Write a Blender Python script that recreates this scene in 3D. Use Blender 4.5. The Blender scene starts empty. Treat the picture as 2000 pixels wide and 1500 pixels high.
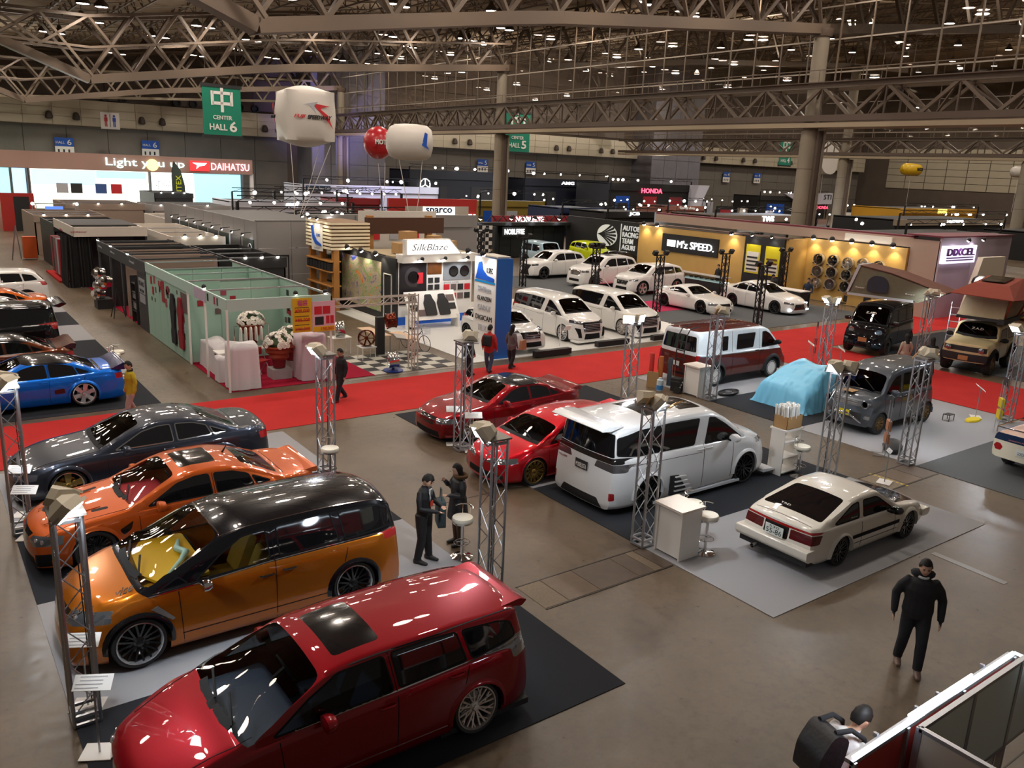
import bpy, bmesh, math, random
from math import sin, cos, pi, radians, atan2, sqrt
from mathutils import Vector, Matrix
from mathutils.bvhtree import BVHTree
random.seed(7)
C = bpy.context.scene.collection
SC = bpy.context.scene
# ------------------------------------------------------------------ camera
CAMH = 7.1
FPX, PITCH, ROLL, YAW = 1612.8, 0.253446, 0.043303, 0.933524
FW = Vector((cos(PITCH)*cos(YAW), cos(PITCH)*sin(YAW), -sin(PITCH)))
_rt = Vector((sin(YAW), -cos(YAW), 0)); _up = _rt.cross(FW)
RT = cos(ROLL)*_rt + sin(ROLL)*_up; UP = -sin(ROLL)*_rt + cos(ROLL)*_up
cd = bpy.data.cameras.new('camera'); cam = bpy.data.objects.new('camera', cd); C.objects.link(cam)
cd.sensor_width = 36; cd.lens = FPX*36/2000; cd.clip_start = .1; cd.clip_end = 600
M = Matrix((RT, UP, -FW)).transposed().to_4x4(); M.translation = Vector((0, 0, CAMH)); cam.matrix_world = M
SC.camera = cam
SC.view_settings.view_transform = 'Standard'; SC.view_settings.look = 'None'
SC.view_settings.exposure = 0.0; SC.view_settings.gamma = 1; SC.view_settings.use_curve_mapping = False
SC.cycles.use_denoising = True
SC.cycles.max_bounces = 6; SC.cycles.diffuse_bounces = 3; SC.cycles.glossy_bounces = 3
SC.cycles.transmission_bounces = 4; SC.cycles.transparent_max_bounces = 12
SC.cycles.caustics_reflective = False; SC.cycles.caustics_refractive = False
SC.cycles.sample_clamp_indirect = 6
# ------------------------------------------------------------------ world: dim air of the hall beyond what is built
W = bpy.data.worlds.new('world'); SC.world = W; W.use_nodes = True
W.node_tree.nodes['Background'].inputs[0].default_value = (1.0, .86, .74, 1)
W.node_tree.nodes['Background'].inputs[1].default_value = .10
LAMPW = 320
def area_light(name, loc, size, power, col=(1, .89, .77), d=(0, 0, -1), spread=None):
    l = bpy.data.lights.new(name, 'AREA'); l.shape = 'DISK'; l.size = size; l.energy = power; l.color = col
    if spread: l.spread = spread
    o = bpy.data.objects.new(name, l); o.location = loc
    o.rotation_euler = Vector(d).to_track_quat('-Z', 'Y').to_euler(); C.objects.link(o); return o
def roof_low(x):
    pts = [(-60, 21), (0, 17.5), (13, 12.5), (28, 14.8), (52, 17.2), (81, 20.8), (112, 23.5), (200, 28)]
    for (a, za), (b, zb) in zip(pts, pts[1:]):
        if x <= b: return za+(zb-za)*(x-a)/(b-a)
    return 28
def deckz(x):
    for (a, za), (b, zb) in zip(DECK, DECK[1:]):
        if x <= b: return za+(zb-za)*(x-a)/(b-a)
    return 34
DECK = [(-40, 24.5), (0, 20.5), (13, 19.3), (28, 20.6), (52, 23.2), (81, 26.6), (112, 29.4), (205, 34)]
def lampz(x): return (14.2+.08*x if x < 52 else roof_low(x))+2.2
LAMPS = []
for i in range(7):
    for j in range(13):
        LAMPS.append((-6+9.2*i+(j % 2)*1.5, -6+9.6*j)) if j > 1 else 0
for k, (x, y) in enumerate(LAMPS):
    area_light('hall_lamp_light', (x, y, lampz(x)-.25), .9, LAMPW)
for x in range(70, 200, 24):
    for y in range(20, 125, 22):
        area_light('hall_lamp_light', (x, y, lampz(x)-.25), 1.2, LAMPW*5.5)
for x, y in ((0, 40), (20, 40), (40, 40), (0, 75), (20, 75), (40, 75), (10, 105), (40, 105), (70, 40), (70, 75), (70, 105), (95, 40), (95, 75), (95, 105), (130, 60), (130, 95), (165, 70)):
    area_light('added_roof_fill', (x, y, lampz(x)-3.2), 2, 200 if x < 52 else 700, d=(0, 0, 1))  # added upward fill without fixtures, brightens the roof lattice and deck

# ------------------------------------------------------------------ helpers
def G(x, y, z=0.0):
    """point of the hall at height z that the photograph's pixel (x, y) looks at"""
    d = RT*((x-1000)/FPX) - UP*((y-750)/FPX) + FW
    t = (z-CAMH)/d.z; return Vector((d.x*t, d.y*t, z))
def PX(x, y, X):
    d = RT*((x-1000)/FPX) - UP*((y-750)/FPX) + FW
    t = X/d.x; return Vector((X, d.y*t, CAMH+d.z*t))
def PY(x, y, Y):
    d = RT*((x-1000)/FPX) - UP*((y-750)/FPX) + FW
    t = Y/d.y; return Vector((d.x*t, Y, CAMH+d.z*t))
MATS = {}
def hexc(c):
    if isinstance(c, str):
        v = [int(c[i:i+2], 16)/255 for i in (0, 2, 4)]
        return tuple(x/12.92 if x <= .04045 else ((x+.055)/1.055)**2.4 for x in v)
    return c
def mat(name, col=(.5, .5, .5), rough=.5, metal=0., coat=0., emit=0., ecol=None, noise=0., nscale=8., bump=0., bscale=60., alpha=1., spec=.5, crough=.03, detail=4):
    if name in MATS: return MATS[name]
    m = bpy.data.materials.new(name); m.use_nodes = True; nt = m.node_tree; b = nt.nodes['Principled BSDF']
    col = hexc(col); b.inputs['Base Color'].default_value = (*col, 1)
    b.inputs['Roughness'].default_value = rough; b.inputs['Metallic'].default_value = metal
    b.inputs['Coat Weight'].default_value = coat; b.inputs['Coat Roughness'].default_value = crough
    b.inputs['Specular IOR Level'].default_value = spec; b.inputs['Alpha'].default_value = alpha
    if emit:
        b.inputs['Emission Color'].default_value = (*hexc(ecol or col), 1); b.inputs['Emission Strength'].default_value = emit
    if noise or bump:
        tc = nt.nodes.new('ShaderNodeTexCoord')
    if noise:
        n = nt.nodes.new('ShaderNodeTexNoise'); n.inputs['Scale'].default_value = nscale; n.inputs['Detail'].default_value = detail
        nt.links.new(tc.outputs['Object'], n.inputs['Vector'])
        mx = nt.nodes.new('ShaderNodeMix'); mx.data_type = 'RGBA'
        mx.inputs['A'].default_value = (*[max(0, c*(1-noise)) for c in col], 1); mx.inputs['B'].default_value = (*[min(1, c*(1+noise)) for c in col], 1)
        nt.links.new(n.outputs['Fac'], mx.inputs['Factor']); nt.links.new(mx.outputs['Result'], b.inputs['Base Color'])
    if bump:
        n2 = nt.nodes.new('ShaderNodeTexNoise'); n2.inputs['Scale'].default_value = bscale
        nt.links.new(tc.outputs['Object'], n2.inputs['Vector'])
        bp = nt.nodes.new('ShaderNodeBump'); bp.inputs['Strength'].default_value = bump; bp.inputs['Distance'].default_value = .02
        nt.links.new(n2.outputs['Fac'], bp.inputs['Height']); nt.links.new(bp.outputs['Normal'], b.inputs['Normal'])
    MATS[name] = m; return m
def glassmat(name, tint, gloss=.12, rough=.02):
    if name in MATS: return MATS[name]
    m = bpy.data.materials.new(name); m.use_nodes = True; nt = m.node_tree
    for n in list(nt.nodes): nt.nodes.remove(n)
    o = nt.nodes.new('ShaderNodeOutputMaterial'); t = nt.nodes.new('ShaderNodeBsdfTransparent'); g = nt.nodes.new('ShaderNodeBsdfGlossy')
    t.inputs[0].default_value = (*tint, 1); g.inputs['Roughness'].default_value = rough
    lw = nt.nodes.new('ShaderNodeLayerWeight'); pw_ = nt.nodes.new('ShaderNodeMath'); pw_.operation = 'POWER'; pw_.inputs[1].default_value = 4
    f = nt.nodes.new('ShaderNodeMath'); f.operation = 'MULTIPLY_ADD'; f.inputs[1].default_value = .75; f.inputs[2].default_value = .045
    nt.links.new(lw.outputs['Facing'], pw_.inputs[0]); nt.links.new(pw_.outputs[0], f.inputs[0])
    mx = nt.nodes.new('ShaderNodeMixShader')
    nt.links.new(f.outputs[0], mx.inputs[0]); nt.links.new(t.outputs[0], mx.inputs[1]); nt.links.new(g.outputs[0], mx.inputs[2])
    nt.links.new(mx.outputs[0], o.inputs[0]); MATS[name] = m; return m
def tag(o, label=None, cat=None, group=None, kind=None):
    if label: o['label'] = label
    if cat: o['category'] = cat
    if group: o['group'] = group
    if kind: o['kind'] = kind
    return o
def obj(name, me, m=None, parent=None, loc=None, rot=None):
    if m is not None and not me.materials: me.materials.append(m)
    o = bpy.data.objects.new(name, me); C.objects.link(o)
    if parent is not None: o.parent = parent
    if loc is not None: o.location = loc
    if rot is not None: o.rotation_euler = rot
    return o
def empty(name, loc, rz=0., label=None, cat=None, group=None, kind=None):
    o = bpy.data.objects.new(name, None); C.objects.link(o); o.location = loc; o.rotation_euler = (0, 0, rz)
    o.empty_display_size = .1
    return tag(o, label, cat, group, kind)
class MB:
    def __init__(s): s.v = []; s.f = []
    def add(s, vs, fs):
        n = len(s.v); s.v += [tuple(v) for v in vs]; s.f += [tuple(i+n for i in f) for f in fs]; return s
    def box(s, c, d, R=None):
        x, y, z = d[0]/2, d[1]/2, d[2]/2
        vs = [Vector((a*x, b*y, e*z)) for a in (-1, 1) for b in (-1, 1) for e in (-1, 1)]
        if R is not None: vs = [R @ v for v in vs]
        return s.add([v+Vector(c) for v in vs], [(0, 1, 3, 2), (4, 6, 7, 5), (0, 4, 5, 1), (2, 3, 7, 6), (0, 2, 6, 4), (1, 5, 7, 3)])
    def b2(s, p, q):
        return s.box([(a+b)/2 for a, b in zip(p, q)], [abs(b-a) for a, b in zip(p, q)])
    def bar(s, a, b, w, h=None):
        a = Vector(a); b = Vector(b); d = b-a; R = d.to_track_quat('X', 'Z').to_matrix()
        return s.box((a+b)/2, (d.length, w, h or w), R)
    def tube(s, pts, r, n=8, cap=True):
        pts = [Vector(p) for p in pts]; rs = r if isinstance(r, (list, tuple)) else [r]*len(pts)
        vs = []; fs = []
        q = None
        for i, p in enumerate(pts):
            d = (pts[min(i+1, len(pts)-1)]-pts[max(i-1, 0)]).normalized()
            if q is None: q = d.to_track_quat('Z', 'Y')
            else:
                z = q @ Vector((0, 0, 1)); q = z.rotation_difference(d) @ q
            for k in range(n): vs.append(p+q @ Vector((rs[i]*cos(2*pi*k/n), rs[i]*sin(2*pi*k/n), 0)))
        for i in range(len(pts)-1):
            for k in range(n): fs.append((i*n+k, i*n+(k+1) % n, (i+1)*n+(k+1) % n, (i+1)*n+k))
        if cap: fs.append(tuple(range(n-1, -1, -1))); fs.append(tuple((len(pts)-1)*n+k for k in range(n)))
        return s.add(vs, fs)
    def lathe(s, prof, n=24, c=(0, 0, 0), R=None, close=False):
        """prof: (radius, height) along local Z"""
        vs = []; fs = []; c = Vector(c)
        for r, h in prof:
            for k in range(n):
                v = Vector((r*cos(2*pi*k/n), r*sin(2*pi*k/n), h)); vs.append((R @ v if R is not None else v)+c)
        m = len(prof)
        for i in range(m-1+(1 if close else 0)):
            for k in range(n): fs.append((i*n+k, i*n+(k+1) % n, ((i+1) % m)*n+(k+1) % n, ((i+1) % m)*n+k))
        if not close:
            if prof[0][0] > 1e-4: fs.append(tuple(range(n-1, -1, -1)))
            if prof[-1][0] > 1e-4: fs.append(tuple((m-1)*n+k for k in range(n)))
        return s.add(vs, fs)
    def poly(s, pts, th, axis='z', at=0.):
        """prism from a 2d outline, thickness th along axis"""
        n = len(pts); vs = []
        for h in (at, at+th):
            for a, b in pts: vs.append({'z': (a, b, h), 'y': (a, h, b), 'x': (h, a, b)}[axis])
        fs = [tuple(range(n-1, -1, -1)), tuple(range(n, 2*n))]+[(i, (i+1) % n, n+(i+1) % n, n+i) for i in range(n)]
        return s.add(vs, fs)
    def mesh(s, name, smooth=None, weld=False):
        me = bpy.data.meshes.new(name); me.from_pydata(s.v, [], s.f)
        bm = bmesh.new(); bm.from_mesh(me)
        if weld: bmesh.ops.remove_doubles(bm, verts=bm.verts, dist=1e-4)
        bmesh.ops.recalc_face_normals(bm, faces=bm.faces)
        bm.to_mesh(me); bm.free()
        if smooth is not None:
            for p in me.polygons: p.use_smooth = True
            me.set_sharp_from_angle(angle=radians(smooth))
        me.update(); return me
    def build(s, name, m, parent=None, smooth=None, loc=None, rot=None, weld=False):
        return obj(name, s.mesh(name, smooth, weld), m, parent, loc, rot)
def dup(o, parent=None, root=None):
    c = o.copy(); C.objects.link(c); c.parent = parent if parent is not None else None
    for ch in list(o.children): dup(ch, c)
    return c
def rnd(poly, r=.05, n=3):
    out = []; m = len(poly)
    for i in range(m):
        p = Vector(poly[i][:2]); a = Vector(poly[i-1][:2]); b = Vector(poly[(i+1) % m][:2])
        rr = poly[i][2] if len(poly[i]) > 2 else r
        da, db = (a-p), (b-p); ra = min(rr, da.length*.45); rb = min(rr, db.length*.45)
        p0 = p+da.normalized()*ra; p1 = p+db.normalized()*rb
        for k in range(n+1):
            t = k/n; out.append((p0*(1-t)**2+p*2*t*(1-t)+p1*t*t)[:])
    return [tuple(q) for q in out]
_UB = {}
def unitbar(m):
    """unit-length square bar along X, shared by all bars of one material"""
    if m.name not in _UB: _UB[m.name] = MB().box((0, 0, 0), (1, 1, 1)).mesh('bar'); _UB[m.name].materials.append(m)
    return _UB[m.name]
def barobj(name, a, b, w, m, parent=None, h=None):
    a = Vector(a); b = Vector(b); d = b-a
    o = bpy.data.objects.new(name, unitbar(m)); C.objects.link(o)
    if parent is not None: o.parent = parent
    o.location = (a+b)/2; o.rotation_mode = 'QUATERNION'; o.rotation_quaternion = d.to_track_quat('X', 'Z'); o.scale = (d.length, w, h or w)
    return o
def text(body, w, h, loc, R, m, parent=None, name='lettering', ext=.01, bold=0., shear=0., align='c'):
    """lettering w wide, h tall, in the local XY plane of R, as a mesh"""
    cu = bpy.data.curves.new('txt', 'FONT'); cu.body = body; cu.extrude = .02; cu.offset = bold; cu.shear = shear; cu.resolution_u = 2
    cu.align_x = 'CENTER'
    o = bpy.data.objects.new('txt', cu); me = bpy.data.meshes.new_from_object(o)
    bpy.data.objects.remove(o); bpy.data.curves.remove(cu)
    xs = [v.co.x for v in me.vertices]; ys = [v.co.y for v in me.vertices]
    x0, x1, y0, y1 = min(xs), max(xs), min(ys), max(ys); sx = w/(x1-x0); sy = h/(y1-y0)
    for v in me.vertices: v.co = ((v.co.x-(x0+x1)/2)*sx, (v.co.y-(y0+y1)/2)*sy, v.co.z/.02*ext)
    me.name = name; me.materials.clear(); me.materials.append(m)
    o = bpy.data.objects.new(name, me); C.objects.link(o)
    if parent is not None: o.parent = parent
    o.matrix_basis = Matrix.Translation(Vector(loc)) @ R.to_4x4()
    return o
def face_R(n, up=(0, 0, 1)):
    """rotation whose local Z looks along n and whose local Y is up"""
    n = Vector(n).normalized(); u = Vector(up); x = u.cross(n).normalized(); y = n.cross(x)
    return Matrix((x, y, n)).transposed()
RMX = face_R((-1, 0, 0)); RMY = face_R((0, -1, 0)); RUP = Matrix.Identity(3)
# ------------------------------------------------------------------ common materials
steel = mat('roof_steel', '766656', .55, noise=.12, nscale=3)
steel_d = mat('roof_steel_dark', '5a4b40', .6)
alu = mat('truss_aluminium', 'b9bcc2', .32, .85)
conc = mat('concrete', '8e8474', .8, noise=.18, nscale=.6, bump=.2, bscale=4)
blackm = mat('black_matte', (.012, .012, .013), .6)
blackg = mat('black_gloss', (.008, .008, .009), .12, coat=.6)
chrome = mat('chrome', (.75, .76, .78), .08, 1.)
lipm = mat('polished_lip', (.78, .78, .80), .2, .75)
white = mat('white_board', 'e6e2dc', .5)
whitel = mat('white_laminate', 'efece6', .35)
rubber = mat('tyre_rubber', (.018, .018, .018), .7)
# ================================================================== PEOPLE (built first: their skins are remeshed while the scene is small)
skin = mat('skin', (.52, .30, .20), .55); hairm = mat('hair_black', (.010, .008, .007), .6, spec=.3); eyem = mat('eye_dark', (.01, .01, .01), .3); lips_m = mat('lips', (.35, .12, .10), .5)
def _ell(mb, pts, n=12, side=(0, 1, 0)):
    """closed limb: pts = (position, r_side, r_depth)"""
    vs = []; fs = []; P = [Vector(p[0]) for p in pts]
    for i, p in enumerate(P):
        d = (P[min(i+1, len(P)-1)]-P[max(i-1, 0)]).normalized(); s = Vector(side); s = (s-d*s.dot(d)).normalized(); t = d.cross(s)
        for k in range(n): a = 2*pi*k/n; vs.append(p+s*(pts[i][1]*cos(a))+t*(pts[i][2]*sin(a)))
    for i in range(len(P)-1):
        for k in range(n): fs.append((i*n+k, i*n+(k+1) % n, (i+1)*n+(k+1) % n, (i+1)*n+k))
    fs.append(tuple(range(n-1, -1, -1))); fs.append(tuple((len(P)-1)*n+k for k in range(n))); mb.add(vs, fs)
def _ball(mb, c, r, n=12):
    m = n//2; prof = []
    vs = [Vector((c[0], c[1], c[2]-r[2]))]; fs = []
    for j in range(1, m):
        th = -pi/2+pi*j/m
        for k in range(n): a = 2*pi*k/n; vs.append(Vector((c[0]+r[0]*cos(th)*cos(a), c[1]+r[1]*cos(th)*sin(a), c[2]+r[2]*sin(th))))
    vs.append(Vector((c[0], c[1], c[2]+r[2]))); t = len(vs)-1
    for k in range(n): fs.append((0, 1+(k+1) % n, 1+k)); fs.append((t, t-n+k, t-n+(k+1) % n))
    for j in range(m-2):
        for k in range(n): fs.append((1+j*n+k, 1+j*n+(k+1) % n, 1+(j+1)*n+(k+1) % n, 1+(j+1)*n+k))
    mb.add(vs, fs)
def _seg(p, a, b):
    d = b-a; t = max(0, min(1, (p-a).dot(d)/max(1e-9, d.length_squared))); return (p-a-d*t).length
def person(label, pos, rz, pose, top, legs, h=1.72, bulk=1.0, long=0., collar=None, vox=.016, hair='short', shoes=(.02, .02, .02), name='person', fur=False, lean=0., skirt=False, group=None, bag=None, scl=1.0):
    """local +X is the way the figure faces, +Y its left"""
    root = empty('person', pos, rz, label, 'person', group); k = h/1.72*scl; root.scale = (k, k, k)
    J = dict(pelvis=(0, 0, .93), chest=(.0, 0, 1.26), neck=(-.01, 0, 1.45), head=(.03, 0, 1.60), shl=(0, .185, 1.40), shr=(0, -.185, 1.40), ell=(-.03, .25, 1.13), elr=(-.03, -.25, 1.13), wrl=(.05, .27, .88), wrr=(.05, -.27, .88),
             hil=(0, .09, .90), hir=(0, -.09, .90), knl=(.02, .10, .49), knr=(.02, -.10, .49), anl=(-.02, .11, .08), anr=(-.02, -.11, .08)); J.update(pose); J = {a: Vector(b) for a, b in J.items()}
    mb = MB(); b = bulk
    pe, ch, ne, he = J['pelvis'], J['chest'], J['neck'], J['head']
    _ell(mb, [(pe-Vector((0, 0, .10+long*.0)), .15*b, .11*b), (pe, .165*b, .12*b), ((pe+ch)/2, .155*b, .115*b), (ch, .175*b, .125*b), (J['shl'].lerp(J['shr'], .5)+Vector((0, 0, -.03)), .15*b, .10*b), (ne-Vector((0, 0, .02)), .085, .075)], 16)
    _ell(mb, [(ne-Vector((0, 0, .04)), .06, .06), (ne.lerp(he, .6), .052, .055)], 12)
    if long: _ell(mb, [(pe+Vector((0, 0, .12)), .165*b, .13*b), (pe-Vector((0, 0, long*.5)), .19*b, .16*b), (pe-Vector((0, 0, long)), .205*b, .175*b)], 16)
    hd = (he-ne).normalized(); fw = Vector((1, 0, 0)); fw = (fw-hd*fw.dot(hd)).normalized() if 'face' not in pose else J['face'].normalized()
    sd = hd.cross(fw)
    _ball(mb, he, (.098, .078, .12), 16); _ball(mb, he-hd*.055+fw*.02, (.07, .058, .065), 12)
    _ball(mb, he+fw*.098-hd*.012, (.02, .014, .026), 8)
    for s in (1, -1): _ball(mb, he+sd*(.08*s)-hd*.005, (.018, .012, .03), 8)
    segs = [('skin', ne, he), ('skin', he, he+hd*.1)]
    for s, c in ((1, 'l'), (-1, 'r')):
        sh, el, wr = J['sh'+c], J['el'+c], J['wr'+c]
        _ell(mb, [(sh+Vector((0, -.04*s, -.01)), .054*b, .056*b), (sh.lerp(el, .5), .056*b, .058*b), (el, .05*b, .05*b), (el.lerp(wr, .5), .044*b, .044*b), (wr, .036*b, .036*b)], 12, (1, 0, 0))
        d = (wr-el).normalized(); up = Vector((0, -s, .2)); sd2 = (Vector((1, 0, 0))-d*d.x)
        sd2 = sd2.normalized() if sd2.length > .1 else Vector((0, 1, 0)); nn = d.cross(sd2).normalized()
        _ell(mb, [(wr, .026, .022), (wr+d*.035, .04, .02), (wr+d*.08, .042, .018)], 10, sd2)
        for q, (o, ln) in enumerate(((-.032, .065), (-.011, .075), (.011, .07), (.032, .055))):
            a0 = wr+d*.075+sd2*o; a1 = a0+d*ln*.5; a2 = a1+(d*.8-Vector((0, s*.5, 0))).normalized()*ln*.5
            _ell(mb, [(a0, .0105, .0105), (a1, .0095, .0095), (a2, .008, .008)], 6, sd2)
        a0 = wr+d*.03+sd2*.035; _ell(mb, [(a0, .013, .012), (a0+d*.03+sd2*.03, .011, .011), (a0+d*.06+sd2*.035, .009, .009)], 6, nn)
        hi, kn, an = J['hi'+c], J['kn'+c], J['an'+c]
        lb = 1.0 if not skirt else .75
        _ell(mb, [(hi+Vector((0, 0, .05)), .105*lb, .12*lb), (hi.lerp(kn, .4), .10*lb, .105*lb), (kn, .078*lb, .08*lb), (kn.lerp(an, .4), .075*lb, .078*lb), (an+Vector((0, 0, .04)), .066*lb, .068*lb), (an, .066*lb, .068*lb)], 12, (0, 1, 0))
        segs += [('top', sh, el), ('top', el, wr-d*.015), ('skin', wr+d*.02, wr+d*.17), ('legs', hi-Vector((0, 0, long+.04)), kn), ('legs', kn, an)]
        for an_ in (an,):
            tr = (kn-an_); 
            _ell(mb, [(an_+Vector((-.08, 0, -.03)), .036, .045), (an_+Vector((0, 0, -.025)), .048, .055), (an_+Vector((.10, 0, -.04)), .052, .038), (an_+Vector((.20, .0, -.05)), .036, .026)], 10, (0, 1, 0))
        segs.append(('shoe', an+Vector((-.06, 0, -.045)), an+Vector((.17, 0, -.06))))
    segs += [('top', pe-Vector((0, 0, long)), ch), ('top', ch, ne-Vector((0, 0, .03)))]
    me = mb.mesh('person_raw'); o = bpy.data.objects.new('tmp', me); C.objects.link(o)
    md = o.modifiers.new('r', 'REMESH'); md.mode = 'VOXEL'; md.voxel_size = vox; md2 = o.modifiers.new('s', 'SMOOTH'); md2.factor = .5; md2.iterations = 2
    dg = bpy.context.evaluated_depsgraph_get(); me2 = bpy.data.meshes.new_from_object(o.evaluated_get(dg)); bpy.data.objects.remove(o)
    me2.name = 'body'; me2.materials.clear()
    ms = dict(skin=skin, top=top, legs=legs, shoe=mat('shoe_%.2f' % shoes[0], shoes, .5)); order = ['skin', 'top', 'legs', 'shoe']
    for a in order: me2.materials.append(ms[a])
    rad = dict(skin=.0, top=.03*b, legs=.02, shoe=-.01)
    for p in me2.polygons:
        c = p.center; p.use_smooth = True
        best = min(segs, key=lambda s: _seg(c, s[1], s[2])-rad[s[0]]-(.11 if s[0] == 'top' and s[1] in (pe, ch) else 0)-(.05 if s[0] == 'skin' and s[1] == ne and c.z > ne.z+.02 else 0))
        kd = best[0]
        if kd == 'top' and c.z > ne.z+.035 and (c-he).length < .17: kd = 'skin'
        if c.z < J['anl'].z+.01 and kd == 'legs' and min((c-J['anl']).length, (c-J['anr']).length) < .2: kd = 'shoe'
        p.material_index = order.index(kd)
    obj('body', me2, None, root)
    # hair, eyes, mouth
    hm_ = MB()
    N = 20
    for i in range(10):
        th = -.55+(pi/2+.55)*i/9
        for kx in range(N):
            a = 2*pi*kx/N; f = cos(a)
            low = th
            if f > .4: low = max(th, .58)
            elif f > -.35 and hair == 'short': low = max(th, .08)
            if hair in ('long', 'bob') and f < .3 and i == 0: low = -1.1
            r = 1.13+.035*sin(kx*5.1+i*2.3)
            v = fw*(.098*r*cos(low)*cos(a))+sd*(.080*r*cos(low)*sin(a))+hd*(.122*r*sin(low)+.004)
            if hair in ('long', 'bob') and f < .3 and i == 0: v = fw*(.085*cos(a)-.015)+sd*(.088*sin(a))+hd*(-.17 if hair == 'bob' else -.30)
            hm_.v.append((he+v)[:])
    for i in range(9):
        for kx in range(N): hm_.f.append((i*N+kx, i*N+(kx+1) % N, (i+1)*N+(kx+1) % N, (i+1)*N+kx))
    hm_.build('hair', hairm, root, 60)
    e = MB()
    for s in (1, -1): _ball(e, he+fw*.092+sd*(.031*s)+hd*.012, (.008, .012, .007), 8); e.bar(he+fw*.096+sd*(.016*s)+hd*.032, he+fw*.092+sd*(.045*s)+hd*.032, .008, .006)
    e.build('eyes', eyem, root)
    MB().bar(he+fw*.094-sd*.02-hd*.058, he+fw*.094+sd*.02-hd*.058, .008, .008).build('mouth', lips_m, root)
    if collar: 
        c = MB(); c.lathe([(.072, -.03), (.085, .0), (.085, .03), (.075, .035), (.065, .0)], 16, ne, Vector((0, 0, 1)).rotation_difference(hd).to_matrix() if hd.z < .999 else None, True); c.build('collar', collar, root, 60)
    if fur:
        c = MB(); c.lathe([(.10, -.05), (.15, -.02), (.155, .03), (.12, .05), (.09, 0)], 18, ne-fw*.03, None, True); c.build('fur_hood', mat('fur_brown', '6e5238', .95, bump=1., bscale=120), root, 60)
    return root, J
def cloth(n, c, r=.85): return mat('cloth_'+n, c, r, noise=.2, nscale=20, bump=.3, bscale=14)
bk = cloth('black', (.010, .010, .012)); bk2 = cloth('dark_trousers', (.012, .013, .018)); suit = cloth('suit_black', (.008, .008, .010), .7); navyj = cloth('padded_black', (.014, .014, .018), .45)
jeans = cloth('jeans', (.05, .075, .13)); redj = cloth('red_jacket', (.40, .02, .015)); mustard = cloth('mustard', (.42, .30, .01)); greyj = cloth('grey_jacket', (.03, .035, .04)); beigec = cloth('beige', (.45, .36, .27)); whitec = cloth('white_shirt', (.7, .7, .68))
# man walking towards the camera's left
r, J = person('man in a black hooded jacket and black trousers walking alone on the bare floor', (11.66, 5.30, 0), radians(215), dict(anl=(.16, .10, .09), knl=(.14, .10, .50), anr=(-.12, -.13, .09), knr=(.03, -.12, .50), wrl=(.06, .30, .84), ell=(-.04, .30, 1.10), wrr=(.03, -.30, .86), elr=(-.05, -.30, 1.12)), bk, bk2, h=1.82, bulk=1.27, vox=.013, shoes=(.16, .10, .08), collar=whitec)
MB().lathe([(.10, -.09), (.15, -.05), (.16, .0), (.13, .03), (.09, -.02)], 18, J['neck']+Vector((-.07, 0, .03)), Matrix.Rotation(radians(-28), 3, 'Y'), True).build('hood', bk, r, 60)
# man in suit and woman in padded coat exchanging a bag
sx, sy = 7.12, 12.15
r, J = person('man in black suit and glasses with red lanyard badge facing a woman', (sx, sy, 0), radians(-60), dict(wrl=(.30, .10, 1.10), ell=(.06, .24, 1.12), wrr=(.30, -.06, 1.05), elr=(.05, -.25, 1.12), head=(.07, 0, 1.58), anl=(.04, .13, .08), anr=(-.04, -.13, .08)), suit, suit, h=1.76, vox=.013)
MB().bar(J['chest']+Vector((.125, -.05, .12)), J['chest']+Vector((.145, -.005, -.02)), .012).bar(J['chest']+Vector((.125, .05, .12)), J['chest']+Vector((.145, .005, -.02)), .012).build('lanyard', whitec, r)
MB().box(J['chest']+Vector((.155, 0, -.10)), (.012, .09, .10)).build('badge', mat('badge_red', (.5, .05, .02), .5), r)
MB().poly([(-.045, 0), (.045, 0), (.012, -.22), (-.012, -.22)], .02, 'x', .118).build('shirt_front', whitec, r, loc=(0, 0, 1.43)); MB().bar(J['chest']+Vector((.135, 0, .16)), J['chest']+Vector((.15, 0, -.08)), .03, .012).build('tie', bk, r)
MB().bar(J['head']+Vector((.105, -.055, .012)), J['head']+Vector((.105, .055, .012)), .006, .02).build('glasses', blackg, r)
r, J = person('woman in long black padded coat with brown fur hood holding a dark bag', (8.05, 12.45, 0), radians(172), dict(wrl=(.24, .10, 1.12), ell=(.02, .24, 1.12), wrr=(.22, -.16, 1.34), elr=(.06, -.26, 1.14), head=(.03, 0, 1.60)), navyj, cloth('brown_tights', (.12, .07, .05)), h=1.66, bulk=1.22, long=.34, vox=.014, hair='long', fur=True, skirt=True)
tag(MB().poly(rnd([(-.16, 0), (.16, 0), (.20, -.50), (-.18, -.52)], .06), .14, 'y', -.07).tube([(-.10, 0, -.02), (-.05, 0, .22), (.04, 0, .22), (.08, 0, -.02)], .010, 6).build('shopping_bag', cloth('bag_green_grey', (.035, .055, .06)), None, 50, loc=(7.52, 12.22, 1.13), rot=(0, 0, radians(70))), 'dark slate bag held between the suited man and the woman', 'bag')
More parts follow.
